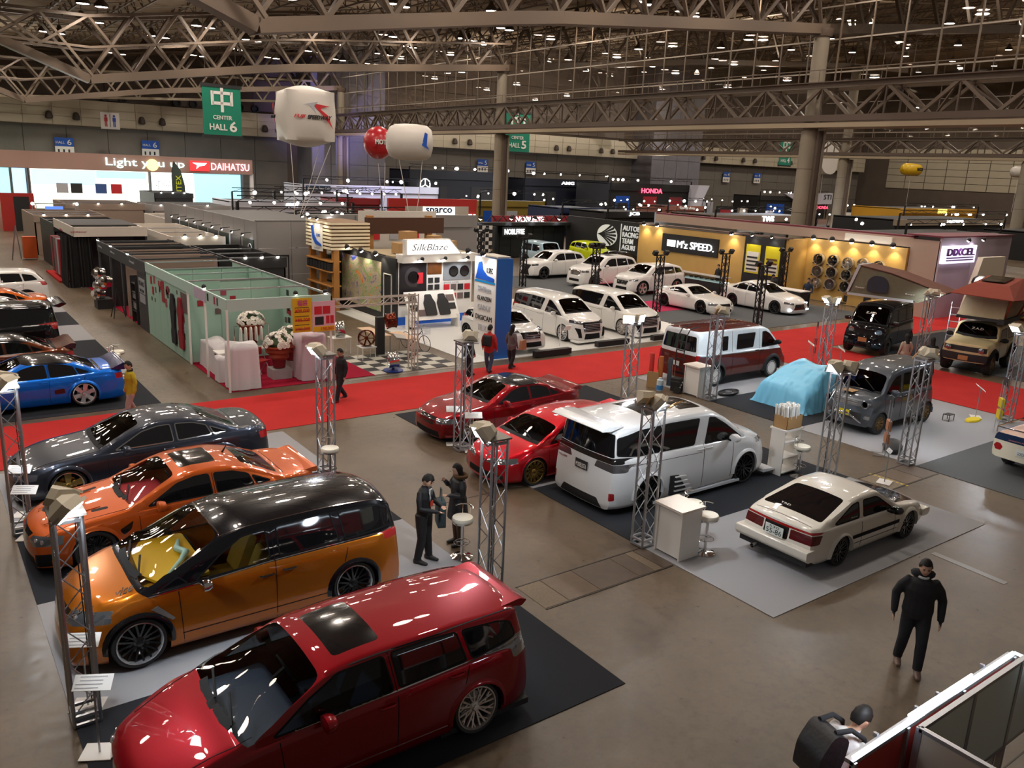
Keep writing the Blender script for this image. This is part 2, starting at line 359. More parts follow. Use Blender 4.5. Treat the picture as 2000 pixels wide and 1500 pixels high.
# person bending at the display cabinet, bottom right
r, J = person('man in white and red jersey with black backpack bending over a display case', (7.25, 3.98, 0), radians(-15), dict(chest=(.20, 0, 1.24), neck=(.34, 0, 1.36), head=(.42, 0, 1.50), shl=(.27, .20, 1.34), shr=(.27, -.20, 1.34), ell=(.42, .24, 1.10), elr=(.42, -.24, 1.10), wrl=(.62, .16, .98), wrr=(.62, -.16, .98)), cloth('jersey_white', (.62, .58, .56)), bk2, h=1.84, bulk=1.15, vox=.013)
MB().poly(rnd([(-.02, 0), (.26, .06), (.24, .52), (.04, .56), (-.06, .3)], .08), .34, 'y', -.17).build('backpack', cloth('backpack_black', (.012, .012, .014), .5), r, 50, loc=(-.20, 0, .98), rot=(0, radians(12), 0))
for s in (-1, 1): MB().tube([(.0, .11*s, 1.50), (.18, .13*s, 1.50), (.34, .15*s, 1.38), (.36, .16*s, 1.22)], .026, 8).build('strap', bk, r, 60)
for z in (1.14, 1.24): MB().tube([(.30, .17, z), (.345, .0, z-.06), (.30, -.17, z)], .012, 6).build('jersey_stripe', mat('stripe_red', (.5, .02, .03), .7), r, 60)
# walkers
person('person walking on the red carpet with dark jacket and burgundy collar', (11.15*.925, 24.67*.92, 0), radians(190), dict(anl=(.22, .08, .09), knl=(.14, .08, .50), anr=(-.20, -.09, .14), knr=(.02, -.09, .50)), bk, bk2, h=1.66, bulk=1.12, vox=.02, shoes=(.2, .02, .02), collar=cloth('burgundy', (.12, .01, .02)))
person('man in mustard yellow jacket walking past the blue saloon', (4.55, 23.6, 0), radians(190), dict(anl=(.18, .08, .09), knl=(.14, .08, .50), anr=(-.16, -.09, .12), knr=(.02, -.09, .50)), mustard, cloth('light_trousers', (.35, .26, .22)), h=1.66, bulk=1.2, vox=.02, collar=bk)
person('person in long black coat on the red carpet left of the blue and white pillar', (15.55, 23.6, 0), radians(0), dict(anl=(.12, .08, .09), anr=(-.12, -.09, .1)), bk, bk2, h=1.66, bulk=1.2, long=.2, vox=.02, hair='long')
r, J = person('person in red jacket with black bag in front of the blue and white pillar', (16.5, 23.75, 0), radians(30), dict(anl=(.12, .08, .09), anr=(-.12, -.09, .1)), redj, jeans, h=1.74, bulk=1.2, vox=.02)
MB().poly(rnd([(-.30, 1.0), (-.14, 1.0), (-.12, 1.38), (-.26, 1.36)], .05), .3, 'y', -.15).build('rucksack', bk, r, 50)
r, J = person('woman with long brown hair and grey top walking right of the pillar', (17.6, 23.9, 0), radians(10), dict(anl=(.14, .08, .09), anr=(-.14, -.09, .1)), cloth('taupe', (.12, .09, .09)), bk2, h=1.64, vox=.02, hair='long')
tag(MB().poly(rnd([(-.18, 0), (.16, 0), (.12, .36), (-.15, .36)], .05), .10, 'y', -.05).build('handbag', mat('bag_tan', (.35, .2, .1), .6), None, 40, loc=(17.9, 23.6, .75), rot=(0, 0, .3)), 'tan and black handbag carried by the long-haired woman', 'bag')
person('cleaner in grey jacket mopping beside the white crossover', (32.6, 36.2, 0), radians(-30), dict(chest=(.08, 0, 1.26), wrl=(.35, .1, 1.05), wrr=(.30, -.1, .95), head=(.14, 0, 1.55)), greyj, jeans, h=1.8, vox=.025)
tag(MB().tube([(32.95, 36.0, 1.15), (33.6, 35.0, .06)], .018, 6).box((33.65, 34.95, .04), (.3, .12, .06)).build('mop', white, None), 'white mop held by the cleaner in grey', 'mop')
person('staff member in black standing behind the glass display counter', (42.9, 35.8, 0), radians(180), {}, bk, bk, h=1.7, vox=.025)
person('staff member in dark suit bent at the reception desk', (42.2, 30.9, 0), radians(180), dict(head=(.12, 0, 1.55), chest=(.06, 0, 1.26)), suit, suit, h=1.75, vox=.025)
person('man in navy suit standing before the wheel display behind the white saloon', (42.3, 28.6, 0), radians(200), {}, cloth('navy_suit', (.02, .03, .06)), suit, h=1.75, vox=.025)
person('woman with long brown hair in black crouching at the beige off-roader', (31.9, 15.7, 0), radians(40), dict(pelvis=(0, 0, .7), chest=(.1, 0, 1.02), neck=(.14, 0, 1.22), head=(.17, 0, 1.37), shl=(.12, .18, 1.17), shr=(.12, -.18, 1.17), ell=(.16, .22, .92), elr=(.16, -.22, .92), wrl=(.34, .16, .80), wrr=(.34, -.16, .80), hil=(0, .09, .68), hir=(0, -.09, .68), knl=(.30, .10, .55), knr=(.30, -.10, .50), anl=(.05, .11, .08), anr=(.0, -.11, .08)), bk, bk2, vox=.025, hair='long')
person('woman in beige top standing behind the grey kei van', (31.0, 16.3, 0), radians(60), {}, beigec, bk2, h=1.6, vox=.025, hair='long')
for k_, (px, py, ex) in enumerate(((1208, 300, 'a'),)): pass
person('visitor in black far left beside the checkered banner', (33.6, 48.5, 0), radians(200), {}, bk, bk2, vox=.03)
person('visitor in dark clothes with long hair near the checkered banner', (31.5, 50.5, 0), radians(250), {}, greyj, bk2, vox=.03, hair='long')
person('visitor in white top between the far dark booths', (31.0, 49.2, 0), radians(160), {}, whitec, bk2, vox=.03, hair='long')
# ================================================================== SETTING
def struct(o, label=None): return tag(o, label, None, None, 'structure')
# floor: brown worn concrete with wet-looking gloss patches
fm = bpy.data.materials.new('floor_concrete'); fm.use_nodes = True; nt = fm.node_tree; bs = nt.nodes['Principled BSDF']
tc = nt.nodes.new('ShaderNodeTexCoord')
def _noise(scale, detail=6, rough=.6):
    n = nt.nodes.new('ShaderNodeTexNoise'); n.inputs['Scale'].default_value = scale; n.inputs['Detail'].default_value = detail
    n.inputs['Roughness'].default_value = rough; nt.links.new(tc.outputs['Object'], n.inputs['Vector']); return n
n1 = _noise(.35); n2 = _noise(6, 8, .7)
cr = nt.nodes.new('ShaderNodeValToRGB'); e = cr.color_ramp.elements
e[0].position = .3; e[0].color = (.078, .052, .029, 1); e[1].position = .7; e[1].color = (.175, .126, .08, 1)
nt.links.new(n1.outputs['Fac'], cr.inputs[0])
cr2 = nt.nodes.new('ShaderNodeValToRGB'); cr2.color_ramp.elements[0].position = .28; cr2.color_ramp.elements[0].color = (.55, .5, .45, 1); cr2.color_ramp.elements[1].position = .55
nt.links.new(n2.outputs['Fac'], cr2.inputs[0])
mx = nt.nodes.new('ShaderNodeMix'); mx.data_type = 'RGBA'; mx.blend_type = 'MULTIPLY'; mx.inputs['Factor'].default_value = .92
nt.links.new(cr.outputs[0], mx.inputs['A']); nt.links.new(cr2.outputs[0], mx.inputs['B']); nt.links.new(mx.outputs['Result'], bs.inputs['Base Color'])
mr = nt.nodes.new('ShaderNodeMapRange'); mr.inputs['From Min'].default_value = .3; mr.inputs['From Max'].default_value = .7; mr.inputs['To Min'].default_value = .26; mr.inputs['To Max'].default_value = .5
nt.links.new(n2.outputs['Fac'], mr.inputs[0]); nt.links.new(mr.outputs[0], bs.inputs['Roughness'])
MATS['floor'] = fm
struct(MB().b2((-40, -14, -.3), (230, 130, 0)).build('floor', fm))
# pit lids: steel edged slabs let into the floor in a strip across the aisle
fl = bpy.data.objects['floor']
lid1 = mat('pit_lid_grey', '5a4a3c', .45, noise=.25, nscale=5); lid2 = mat('pit_lid_brown', '63503c', .4, noise=.25, nscale=5)
lid3 = mat('pit_lid_speckled', '7c6c58', .6, noise=.4, nscale=30); edge = mat('floor_edge_steel', '33302c', .4, .4); strip = mat('floor_channel_steel', '84807a', .35, .5)
for x0, x1 in ((8.0, 11.05), (18.62, 20.85)):
    x = x0; k = 0
    cuts = [.52, .72, .95, .4, .22, .35][:6] if x0 < 10 else [.75, .75, .73]
    for w in cuts:
        if x+w > x1+.35: break
        MB().b2((x+.012, 9.6, 0), (x+w-.012, 10.42, .006)).build('floor_plate', [lid3, lid2, lid1, lid1, lid3, lid1][k % 6], fl); x += w; k += 1
    for y in (9.57, 10.44): MB().b2((x0, y-.012, 0), (x1, y+.012, .008)).build('floor_edge', edge, fl)
MB().b2((14.2, 6.5, 0), (14.35, 6.9, .006)).build('floor_edge', strip, fl)
a, b = G(1822, 1080), G(1965, 1140)
MB().bar((a.x, a.y, .003), (b.x, b.y, .003), .16, .006).build('floor_channel', strip, fl)
MB().bar((11.6, 24.92, .003), (16.9, 24.98, .003), .12, .006).build('floor_channel', strip, fl)
ylw = mat('yellow_tape', 'c8b03a', .5); a, b = G(1697, 925), G(1775, 950)
for k in range(9):
    p = a.lerp(b, (k+.1)/9); q = a.lerp(b, (k+.8)/9)
    MB().bar((p.x, p.y, .004), (q.x, q.y, .004), .07, .006).build('hazard_tape', ylw, fl)
for y in (3.4, 14.3, 28.0): MB().b2((8.3 if y > 5 else 1, y-.01, 0), (11.0 if y > 5 else 30, y+.01, .004)).build('floor_joint', edge, fl)
# carpets
def carpet(name, x0, y0, x1, y1, m, label, z=.012, cat='carpet', grp=None):
    return tag(MB().b2((x0, y0, .0015), (x1, y1, z)).build(name, m), label, cat, grp)
redc = mat('red_carpet', (.50, .028, .026), .9, noise=.16, nscale=1.2, bump=.3, bscale=300, spec=.15)
dk = mat('charcoal_carpet', (.022, .024, .03), .9, noise=.25, nscale=400, spec=.2)
lg = mat('light_grey_carpet', (.34, .34, .355), .95, noise=.25, nscale=260, spec=.1)
gm = mat('grey_carpet', (.11, .115, .12), .95, noise=.2, nscale=260, spec=.1)
pk = mat('magenta_carpet', (.45, .03, .09), .9, noise=.12, nscale=2, spec=.15)
wf = mat('white_booth_floor', 'd9d8d4', .3)
carpet('red_carpet', -14, 20.95, 66, 24.45, redc, 'long red carpet crossing the whole hall in front of the booths')
carpet('red_carpet', 28.4, -8, 33.15, 20.94, redc, 'red carpet running between the grey kei van and the beige off-roader')
for y0, y1, m, n in ((7.33, 10.62, dk, 'charcoal carpet under the crimson estate in the foreground'), (10.62, 14.0, lg, 'pale grey carpet under the orange and black minivan'),
                     (14.0, 17.4, dk, 'charcoal carpet under the orange saloon'), (17.4, 20.7, lg, 'pale grey carpet under the dark grey saloon at the red aisle')):
    carpet('carpet', 1.06, y0, 7.69, y1, m, n)
for k in range(9):
    y = 24.85+3.4*k
    nn = ['blue coupe', 'bronze black-roofed saloon', 'black van', 'silver car', 'orange coupe', 'white crossover', 'row beyond the white crossover', 'far left row near the red booth', 'last of the left row'][k]
    carpet('carpet', -4.5, y, 5.6, y+3.4, [dk, lg][k % 2], '%s carpet beneath the %s' % (['charcoal', 'pale grey'][k % 2], nn))
for y0, y1, m, n in ((7.33, 10.62, lg, 'pale grey carpet under the white hatchback coupe'), (10.62, 14.0, dk, 'charcoal carpet under the white minivan with open-vent arches'),
                     (14.0, 17.2, lg, 'pale grey carpet under the low red sports estate'), (17.2, 20.7, dk, 'charcoal carpet under the dark red saloon with black roof')):
    carpet('carpet', 11.1, y0, 18.5, y1, m, n)
for y0, y1, m, n in ((4.0, 10.2, gm, 'grey carpet under the navy and white pickup truck'), (10.2, 13.9, lg, 'pale grey carpet under the grey kei van'),
                     (13.9, 17.3, dk, 'charcoal carpet under the blue sheeted car'), (17.3, 20.75, lg, 'pale grey carpet under the brown and white van')):
    carpet('carpet', 20.9, y0, 28.3, y1, m, n)
for y0, y1, m, n in ((11.5, 17.2, gm, 'grey carpet under the beige off-roader with roof tent'), (17.2, 20.6, dk, 'charcoal carpet under the black kei van with roof tent')):
    carpet('carpet', 34.4, y0, 42.5, y1, m, n)
carpet('booth_floor', 16.8, 25.2, 30.5, 37.5, wf, 'glossy white floor of the white minivan booth', z=.03)
carpet('booth_floor', 30.6, 25.2, 43.8, 46, gm, 'grey floor carpet of the yellow wheel-maker booth')
carpet('booth_floor', 31.5, 31.0, 43.7, 34.0, pk, 'magenta carpet strip in front of the glass display counter', z=.02)
carpet('booth_floor', 35, 36.2, 43.7, 39.4, pk, 'magenta carpet strip behind the white crossover', z=.02)
carpet('booth_floor', 7.75, 25.15, 12.7, 62, mat('crimson_carpet', (.30, .008, .03), .9, noise=.1, nscale=2, spec=.1), 'crimson carpet inside the pale green shell-scheme booth', z=.02)
chk_w = mat('check_tile_white', 'b8b4a8', .5); 
cf = empty('checkered_floor', (12.7, 25.2, 0), 0, 'black and white checkered mat beside the loose wheels', 'floor mat')
for i in range(7):
    for j in range(6):
        MB().b2((i*.5, j*.5, .002), (i*.5+.49, j*.5+.49, .014)).build('tile', blackm if (i+j) % 2 else chk_w, cf)
# ---- back wall (Y = 125) of the first hall, then the next ones
wallc = mat('wall_panel_beige', 'b3a892', .75, noise=.1, nscale=.5); wallm = mat('wall_panel_grey', '6d675f', .7, noise=.28, nscale=.35); walld = mat('wall_recess_dark', '5e5248', .8, noise=.2, nscale=.4)
lampb = mat('wall_lamp_brown', '40352c', .6)
def back_wall(name, x0, x1, Y, n):
    w = struct(MB().b2((x0, Y, 0), (x1, Y+.6, 36)).build(name, walld))
    dx = (x1-x0)/n
    pm = MB().box((0, 0, 0), (dx-.08, .12, 1.02)).mesh('panel'); pm.materials.append(wallc)
    lm = MB().box((0, 0, 0), (dx*1.5-.07, .12, 3.36)).mesh('panel'); lm.materials.append(wallm)
    um = MB().box((0, 0, 0), (dx*1.5-.07, .12, 2.5)).mesh('panel'); um.materials.append(walld)
    for i in range(n):
        for j in range(3): obj('panel', pm, None, w, (x0+dx*(i+.5), Y-1.5, 10.8+1.07*j))
    for i in range(int(n/1.5)):
        for j in range(3): obj('panel', lm, None, w, (x0+dx*1.5*(i+.5), Y-.07, 1.7+3.42*j))
        for j in range(3): obj('panel', um, None, w, (x0+dx*1.5*(i+.5), Y-.07, 15.2+2.6*j))
    MB().b2((x0, Y-1.44, 10.25), (x1, Y, 13.5)).build('band_core', wallc, w)
    MB().b2((x0, Y-1.6, 10.2), (x1, Y, 10.27)).build('band_lip', walld, w)
    return w
w1 = back_wall('wall_back', -16, 50, 125, 20)
back_wall('wall_far_centre', 62, 120, 125, 18)
back_wall('wall_far_right', 134, 200, 125, 18)
def wall_lamp(x, Y, z, kind):
    r = empty('wall_lamp', (x, Y, z), 0, 'brown bell-shaped lamp on the beige wall band', 'lamp', 'bell lamps along the beige wall bands')
    MB().lathe([(.12, .55), (.3, .45), (.42, .1), (.46, -.3), (.3, -.42)], 12).build('shade', lampb, r, 40)
    MB().b2((-.08, 0, -.1), (.08, .5, .2)).build('bracket', lampb, r)
for x in (16.6, 19.7, 27.6, 30.2, 36.6, 38.9, 44.4, 46.5): wall_lamp(x, 123.1, 11.35, 0)
for x in (66, 69, 77, 80, 88, 91, 99, 102, 110, 113): wall_lamp(x, 123.1, 11.3, 0)
for x in (139, 143, 152, 156, 165, 169): wall_lamp(x, 123.1, 11.3, 0)
# round ceiling speakers on the dark recess
for x in (24.5, 33.6, 42.3):
    r = empty('twin_speaker', (x, 124.6, 14.1), 0, 'twin round black air nozzles above the beige band', 'vent', 'air nozzles above the beige band')
    MB().box((0, 0, 0), (3.0, .5, .9)).build('housing', steel_d, r)
    for s in (-1.1, 1.1): MB().lathe([(.55, 0), (.55, .5), (.4, .5), (.38, .1)], 14, (s, -.2, 0), face_R((0, -1, 0))).build('nozzle', blackm, r, 40)
for x0, x1, z in ((-16, 50, 35), (62, 120, 35)): pass
# concrete piers between the halls
pier = mat('pier_concrete', '7c7a82', .75, noise=.2, nscale=.5, bump=.1, bscale=3)
for k, (x0, x1) in enumerate(((50, 62), (120, 134))):
    w = struct(MB().b2((x0, 119.5, 0), (x1, 126, 36)).build('wall_pier', pier))
    for i in range(4):
        for j in range(9):
            MB().b2((x0+i*(x1-x0)/4+.06, 119.42, j*3.4+.05), (x0+(i+1)*(x1-x0)/4-.06, 119.5, j*3.4+3.35)).build('panel', pier, w)
# side wall far to the right (X = 205)
wr = struct(MB().b2((205, -14, 0), (206, 130, 40)).build('wall_right', walld))
pm = MB().box((0, 0, 0), (.12, 4.8, 1.5)).mesh('panel'); pm.materials.append(wallc)
for i in range(24):
    for j in range(6): obj('panel', pm, None, wr, (204.9, 2.5+5*i, 7.5+1.6*j))
wl = struct(MB().b2((-41, -14, 0), (-40, 130, 30)).build('wall_left', walld))
# ---- columns
def column(x, y, r=.62, h=24):
    o = empty('trim_column', (x, y, 0)); struct(o)
    R_ = [(r, a) for a in (0,)]
    MB().lathe([(r, 0), (r, 10.6)], 20).build('shaft', conc, o, 40)
    MB().lathe([(r*.86, 10.6), (r*.86, h)], 20).build('shaft', conc, o, 40)
    for z in range(2, 10, 3): MB().lathe([(r+.006, z), (r+.006, z+.04)], 20).build('joint', steel_d, o, 40)
    MB().b2((-.12, -r-.22, 0), (r*.6, -r-.02, 10.6)).build('downpipe', steel_d, o)
    MB().b2((r*.6, -r-.3, 0), (r*.95, -r+.1, 10.6)).build('conduit', conc, o)
    MB().lathe([(r*1.05, h-.5), (r*1.2, h-.2), (r*1.2, h)], 20).build('capital', steel_d, o, 40)
    return o
column(52, 36.6, .6, 17.2); column(52, 74.2, .6, 17.2); column(52, 113.5, .6, 17.2)
column(112, 72.5, .75, 23.4); column(112, 47.5, .75, 23.4); column(160, 62, .75, 25)
# ---- partition trusses between the halls (X = 52, X = 112)
tb = mat('truss_brown', '6e6052', .5, noise=.1, nscale=2)
def partition(X, y0, y1, zb, zt, step, mull, name):
    t = empty(name, (X, 0, 0)); struct(t)
    for dx in (-.9, .9):
        barobj('chord', (dx, y0, zt), (dx, y1, zt), .3, tb, t, .3)
        barobj('chord', (dx, y0, zb+.35), (dx, y1, zb+.35), .3, steel_d, t, .4)
    barobj('sill_beam', (0, y0, zb-.1), (0, y1, zb-.1), 2.1, mat('sill_beam', 'a09078', .6), t, .3)
    n = int((y1-y0)/step)
    for i in range(n):
        a = y0+i*step; c = a+step/2
        for dx in (-.9, .9):
            barobj('diagonal', (dx, a, zt), (dx, c, zb+.4), .2, tb, t); barobj('diagonal', (dx, c, zb+.4), (dx, a+step, zt), .2, tb, t)
            barobj('post', (dx, a, zb+.4), (dx, a, zt), .1, steel_d, t); 
        barobj('cross_brace', (-.9, a, zt), (.9, c, zb+.4), .12, steel_d, t); barobj('cross_brace', (.9, c, zb+.4), (-.9, a+step, zt), .12, steel_d, t)
        barobj('cross_tie', (-.9, a, zt), (.9, a, zt), .14, steel_d, t)
    g = empty('curtain_wall', (X, 0, 0)); struct(g)
    zr = roof_low(X)+5
    n = int((y1-y0)/mull)
    for i in range(n+1): barobj('mullion', (.3, y0+i*mull, zt), (.3, y0+i*mull, zr), .1, tb, g)
    z = zt+1.0
    while z < zr: barobj('transom', (.3, y0, z), (.3, y1, z), .09, mat('transom', '9c9184', .5), g, .09); z += 2.1
    barobj('handrail', (-1.2, y0, zt+1.0), (-1.2, y1, zt+1.0), .06, tb, g)
    barobj('catwalk', (-1.2, y0, zt+.2), (-1.2, y1, zt+.2), .5, steel_d, g, .06)
    for i in range(int((y1-y0)/1.6)): barobj('rail_post', (-1.2, y0+i*1.6, zt+.2), (-1.2, y0+i*1.6, zt+1.0), .04, tb, g)
    MB().box((.3, (y0+y1)/2, (zt+zr)/2), (.02, y1-y0, zr-zt)).build('glazing', glassmat('curtain_glass', (.86, .83, .79)), g)
partition(52, -6, 119.5, 11.0, 13.4, 4.6, 2.3, 'trim_partition_truss')
partition(112, -6, 119.5, 11.0, 13.3, 5.4, 4.4, 'trim_partition_truss')
# ---- roof: deck, main trusses along X, joists along Y
deck = mat('roof_deck', 'a08e78', .9, noise=.3, nscale=.8)
pts = DECK
mb = MB()
for (a, za), (b, zb) in zip(pts, pts[1:]):
    mb.add([(a, 8, za), (b, 8, zb), (b, 126, zb), (a, 126, za), (a, 8, za+.3), (b, 8, zb+.3), (b, 126, zb+.3), (a, 126, za+.3)], [(0, 1, 2, 3), (4, 7, 6, 5), (0, 4, 5, 1), (3, 2, 6, 7)])
struct(mb.build('ceiling', deck))
big = mat('chord_brown', '6b5c4e', .55, noise=.08, nscale=1)
def main_truss(Y, x1):
    t = empty('trim_roof_truss', (0, Y, 0)); struct(t)
    xs = [13+3.25*i for i in range(int((x1-13)/3.25)+1)]
    for dy in (-1.3, 1.3):
        prev = None
        for a, b in zip([0]+xs, xs):
            if b > a:
                if dy < 0: barobj('chord', (a, 0, roof_low(a)), (b, 0, roof_low(b)), 1.0, big, t, .62)
                barobj('chord', (a, dy, roof_low(max(a, 13)-(13-a)*0)+2.2+(0 if a >= 13 else (13-a)*.02)), (b, dy, roof_low(b)+2.2), .16, tb, t)
                barobj('chord', (a, dy, roof_low(max(a, 13))+4.4), (b, dy, roof_low(b)+4.4), .22, tb, t)
        for i, x in enumerate(xs[:-1]):
            xm = (x+xs[i+1])/2
            barobj('diagonal', (x, 0, roof_low(x)+.2), (x+3.25, dy, roof_low(x+3.25)+4.4), .2, tb if dy < 0 else steel_d, t)
            barobj('diagonal', (x+3.25, 0, roof_low(x+3.25)+.2), (x, dy, roof_low(x)+4.4), .2, tb if dy < 0 else steel_d, t)
        for k in range(4):
            x = 13-k*3.25; z0 = roof_low(13)+2.2
            barobj('diagonal', (x, dy, z0 if k else roof_low(13)+.2), (x-3.25, dy, z0+2.2), .18, tb, t); barobj('diagonal', (x-3.25, dy, z0), (x, dy, z0+2.2), .18, tb, t)
    return t
for Y in (36.8, 74, 113.8): main_truss(Y, 52)
for Y in (36.8, 74): 
    t = empty('trim_roof_truss', (0, Y, 0)); struct(t)
    x = 52.
    while x < 125:
        barobj('chord', (x, 0, roof_low(x)), (x+5, 0, roof_low(x+5)), 1.0, big, t, .62); barobj('chord', (x, 0, roof_low(x)+4.2), (x+5, 0, roof_low(x+5)+4.2), .3, tb, t)
        barobj('diagonal', (x, 0, roof_low(x)), (x+2.5, 0, roof_low(x)+4.2), .24, tb, t); barobj('diagonal', (x+5, 0, roof_low(x+5)), (x+2.5, 0, roof_low(x)+4.2), .24, tb, t); x += 5
# back wall truss in front of the band
t = empty('trim_wall_truss', (0, 117, 0)); struct(t)
for x in range(-6, 50, 4):
    barobj('chord', (x, 0, 12.3+.06*x), (x+4, 0, 12.54+.06*x), .3, wallc, t); barobj('chord', (x, 0, 15.6+.05*x), (x+4, 0, 15.8+.05*x), .26, wallc, t)
    barobj('diagonal', (x, 0, 12.3+.06*x), (x+2, 0, 15.6+.05*x), .2, wallc, t); barobj('diagonal', (x+4, 0, 12.5+.06*x), (x+2, 0, 15.6+.05*x), .2, wallc, t)
# joists along Y under the deck, and bracing between them: too many to pick apart
mb = MB(); mb2 = MB()
for x in list(range(-2, 52, 5))+list(range(57, 140, 8)):
    zt = lampz(x)+3.0; zb_ = zt-1.7
    mb.bar((x, 10, zt), (x, 122, zt), .16); mb.bar((x-.7, 10, zb_), (x-.7, 122, zb_), .12); mb.bar((x+.7, 10, zb_), (x+.7, 122, zb_), .12)
    st = 2.6 if x < 52 else 4.2
    n = int(112/st)
    for i in range(n):
        y = 10+i*st
        for s in (-.7, .7):
            mb.bar((x+s, y, zb_), (x, y+st/2, zt), .08); mb.bar((x, y+st/2, zt), (x+s, y+st, zb_), .08)
        mb2.bar((x-.7, y, zb_), (x+.7, y, zb_), .06)
        if i % 2 == 0: mb2.bar((x+.7, y, zb_), (x+(4.3 if x < 52 else 7.3), y+st, zb_+.3), .07); mb2.bar((x+(4.3 if x < 52 else 7.3), y, zb_+.3), (x+.7, y+st, zb_), .07)
tag(mb.build('trim_roof_joists', tb), 'lattice of thin brown joists under the roof deck', kind='structure')
tag(mb2.build('trim_roof_bracing', mat('brace_steel', '857868', .5)), 'thin cross bracing under the roof deck', kind='structure')
# ---- hall lamps
lamp_e = mat('hall_lamp_glow', (1, .82, .66), .5, emit=30, ecol=(1, .80, .66)); lamp_h = mat('hall_lamp_housing', '4a4038', .5)
hm = MB().lathe([(.15, .75), (.22, .5), (.5, .2), (.52, 0), (.45, .02), (.4, .2)], 14).mesh('housing', 40); hm.materials.append(lamp_h)
em_ = MB().lathe([(.42, .03), (.42, .06)], 14).mesh('bulb'); em_.materials.append(lamp_e)
def hall_lamp(x, y, z):
    r = empty('hall_lamp', (x, y, z), 0, 'high-bay hall lamp glowing under the roof lattice', 'lamp', 'high-bay lamps under the roof')
    obj('housing', hm, None, r); obj('bulb', em_, None, r); barobj('rod', (0, 0, .7), (0, 0, deckz(x)-z+.05), .05, lamp_h, r)
for x, y in LAMPS:
    if y > 22: hall_lamp(x, y, lampz(x)); hall_lamp(x+1.3, y+.4, lampz(x))
for x in range(66, 150, 13):
    for y in range(30, 118, 13): hall_lamp(x+(y % 3), y, lampz(x)-1)
# ================================================================== CARS
def interp(pts, x):
    """smooth (monotone cubic) curve through pts; a third value 1 on a point makes it a crease"""
    n = len(pts)
    if x <= pts[0][0]: return pts[0][1]
    if x >= pts[-1][0]: return pts[-1][1]
    i = 0
    while x > pts[i+1][0]: i += 1
    def sl(k): return (pts[k+1][1]-pts[k][1])/max(1e-6, pts[k+1][0]-pts[k][0])
    def tan(k, side):
        if k == 0: return sl(0)
        if k == n-1: return sl(n-2)
        a, b = sl(k-1), sl(k)
        if len(pts[k]) > 2: return b if side else a
        return 0 if a*b <= 0 else 2*a*b/(a+b)
    h = pts[i+1][0]-pts[i][0]; t = (x-pts[i][0])/h; m0 = tan(i, 1); m1 = tan(i+1, 0)
    return (2*t**3-3*t*t+1)*pts[i][1]+(t**3-2*t*t+t)*h*m0+(-2*t**3+3*t*t)*pts[i+1][1]+(t**3-t*t)*h*m1
def inpoly(x, y, P):
    c = False; j = len(P)-1
    for i in range(len(P)):
        if (P[i][1] > y) != (P[j][1] > y) and x < (P[j][0]-P[i][0])*(y-P[i][1])/(P[j][1]-P[i][1])+P[i][0]: c = not c
        j = i
    return c
VIEW = {'side': (0, 2, 1), 'top': (0, 1, 2), 'end': (1, 2, 0)}
def cut(bm, poly, view, filt, take=True):
    """cut the outline out of the skin; the faces inside come back as a bmesh of their own"""
    a, b, c = VIEW[view]
    x0 = min(p[0] for p in poly); x1 = max(p[0] for p in poly); y0 = min(p[1] for p in poly); y1 = max(p[1] for p in poly)
    def near(f):
        vs = [v.co for v in f.verts]
        return max(v[a] for v in vs) > x0 and min(v[a] for v in vs) < x1 and max(v[b] for v in vs) > y0 and min(v[b] for v in vs) < y1 and filt(f.calc_center_median(), f.normal)
    fs = [f for f in bm.faces if near(f)]
    for i in range(len(poly)):
        p, q = poly[i], poly[(i+1) % len(poly)]
        dx, dy = q[0]-p[0], q[1]-p[1]
        if abs(dx)+abs(dy) < 1e-5: continue
        co = [0, 0, 0]; no = [0, 0, 0]; co[a], co[b] = p; no[a], no[b] = dy, -dx
        geom = set(fs)
        for f in fs: geom.update(f.edges); geom.update(f.verts)
        r = bmesh.ops.bisect_plane(bm, geom=list(geom), dist=1e-5, plane_co=co, plane_no=no)
        fs = [g for g in r['geom'] if isinstance(g, bmesh.types.BMFace)]
    ins = [f for f in fs if inpoly(f.calc_center_median()[a], f.calc_center_median()[b], poly)]
    if not ins: return None
    bm.verts.index_update(); vm = {}; v = []; F = []
    for f in ins:
        idx = []
        for w in f.verts:
            k = vm.get(w.index)
            if k is None: k = len(v); vm[w.index] = k; v.append(w.co[:])
            idx.append(k)
        F.append(tuple(idx))
    if take: bmesh.ops.delete(bm, geom=ins, context='FACES')
    return v, F
tint = glassmat('tinted_glass', (.035, .037, .042)); tint_d = mat('privacy_glass', (.006, .006, .007), .04, spec=.8)
clearg = glassmat('windscreen_glass', (.42, .46, .45)); clearg2 = glassmat('windscreen_dark', (.16, .17, .18))
lens = mat('lamp_lens', (.30, .32, .35), .12, .8, coat=1); lens_d = mat('lamp_dark', (.08, .08, .09), .1, .3, coat=1)
redl = mat('tail_lens', (.35, .008, .01), .12, coat=1); redsm = mat('tail_smoked', (.09, .004, .006), .12, coat=1)
trimb = mat('black_trim', (.010, .010, .011), .65, spec=.15); lamp_on = mat('lamp_lit', (1, 1, 1), .3, emit=25, ecol=(.82, .9, 1))
liner = mat('arch_liner', (.01, .01, .01), .8)
platew = mat('number_plate_white', 'dfe3e0', .4); platey = mat('number_plate_yellow', 'd8c21a', .4); plateg = mat('number_plate_dark', '2a2a2c', .4); plateo = mat('plate_wood', 'a8784a', .5)
seatm = {}
def paint(name, col, metal=.35, rough=.28): return mat('paint_'+name, col, rough+.06, max(metal, .0), coat=.9, crough=.02, spec=.08)
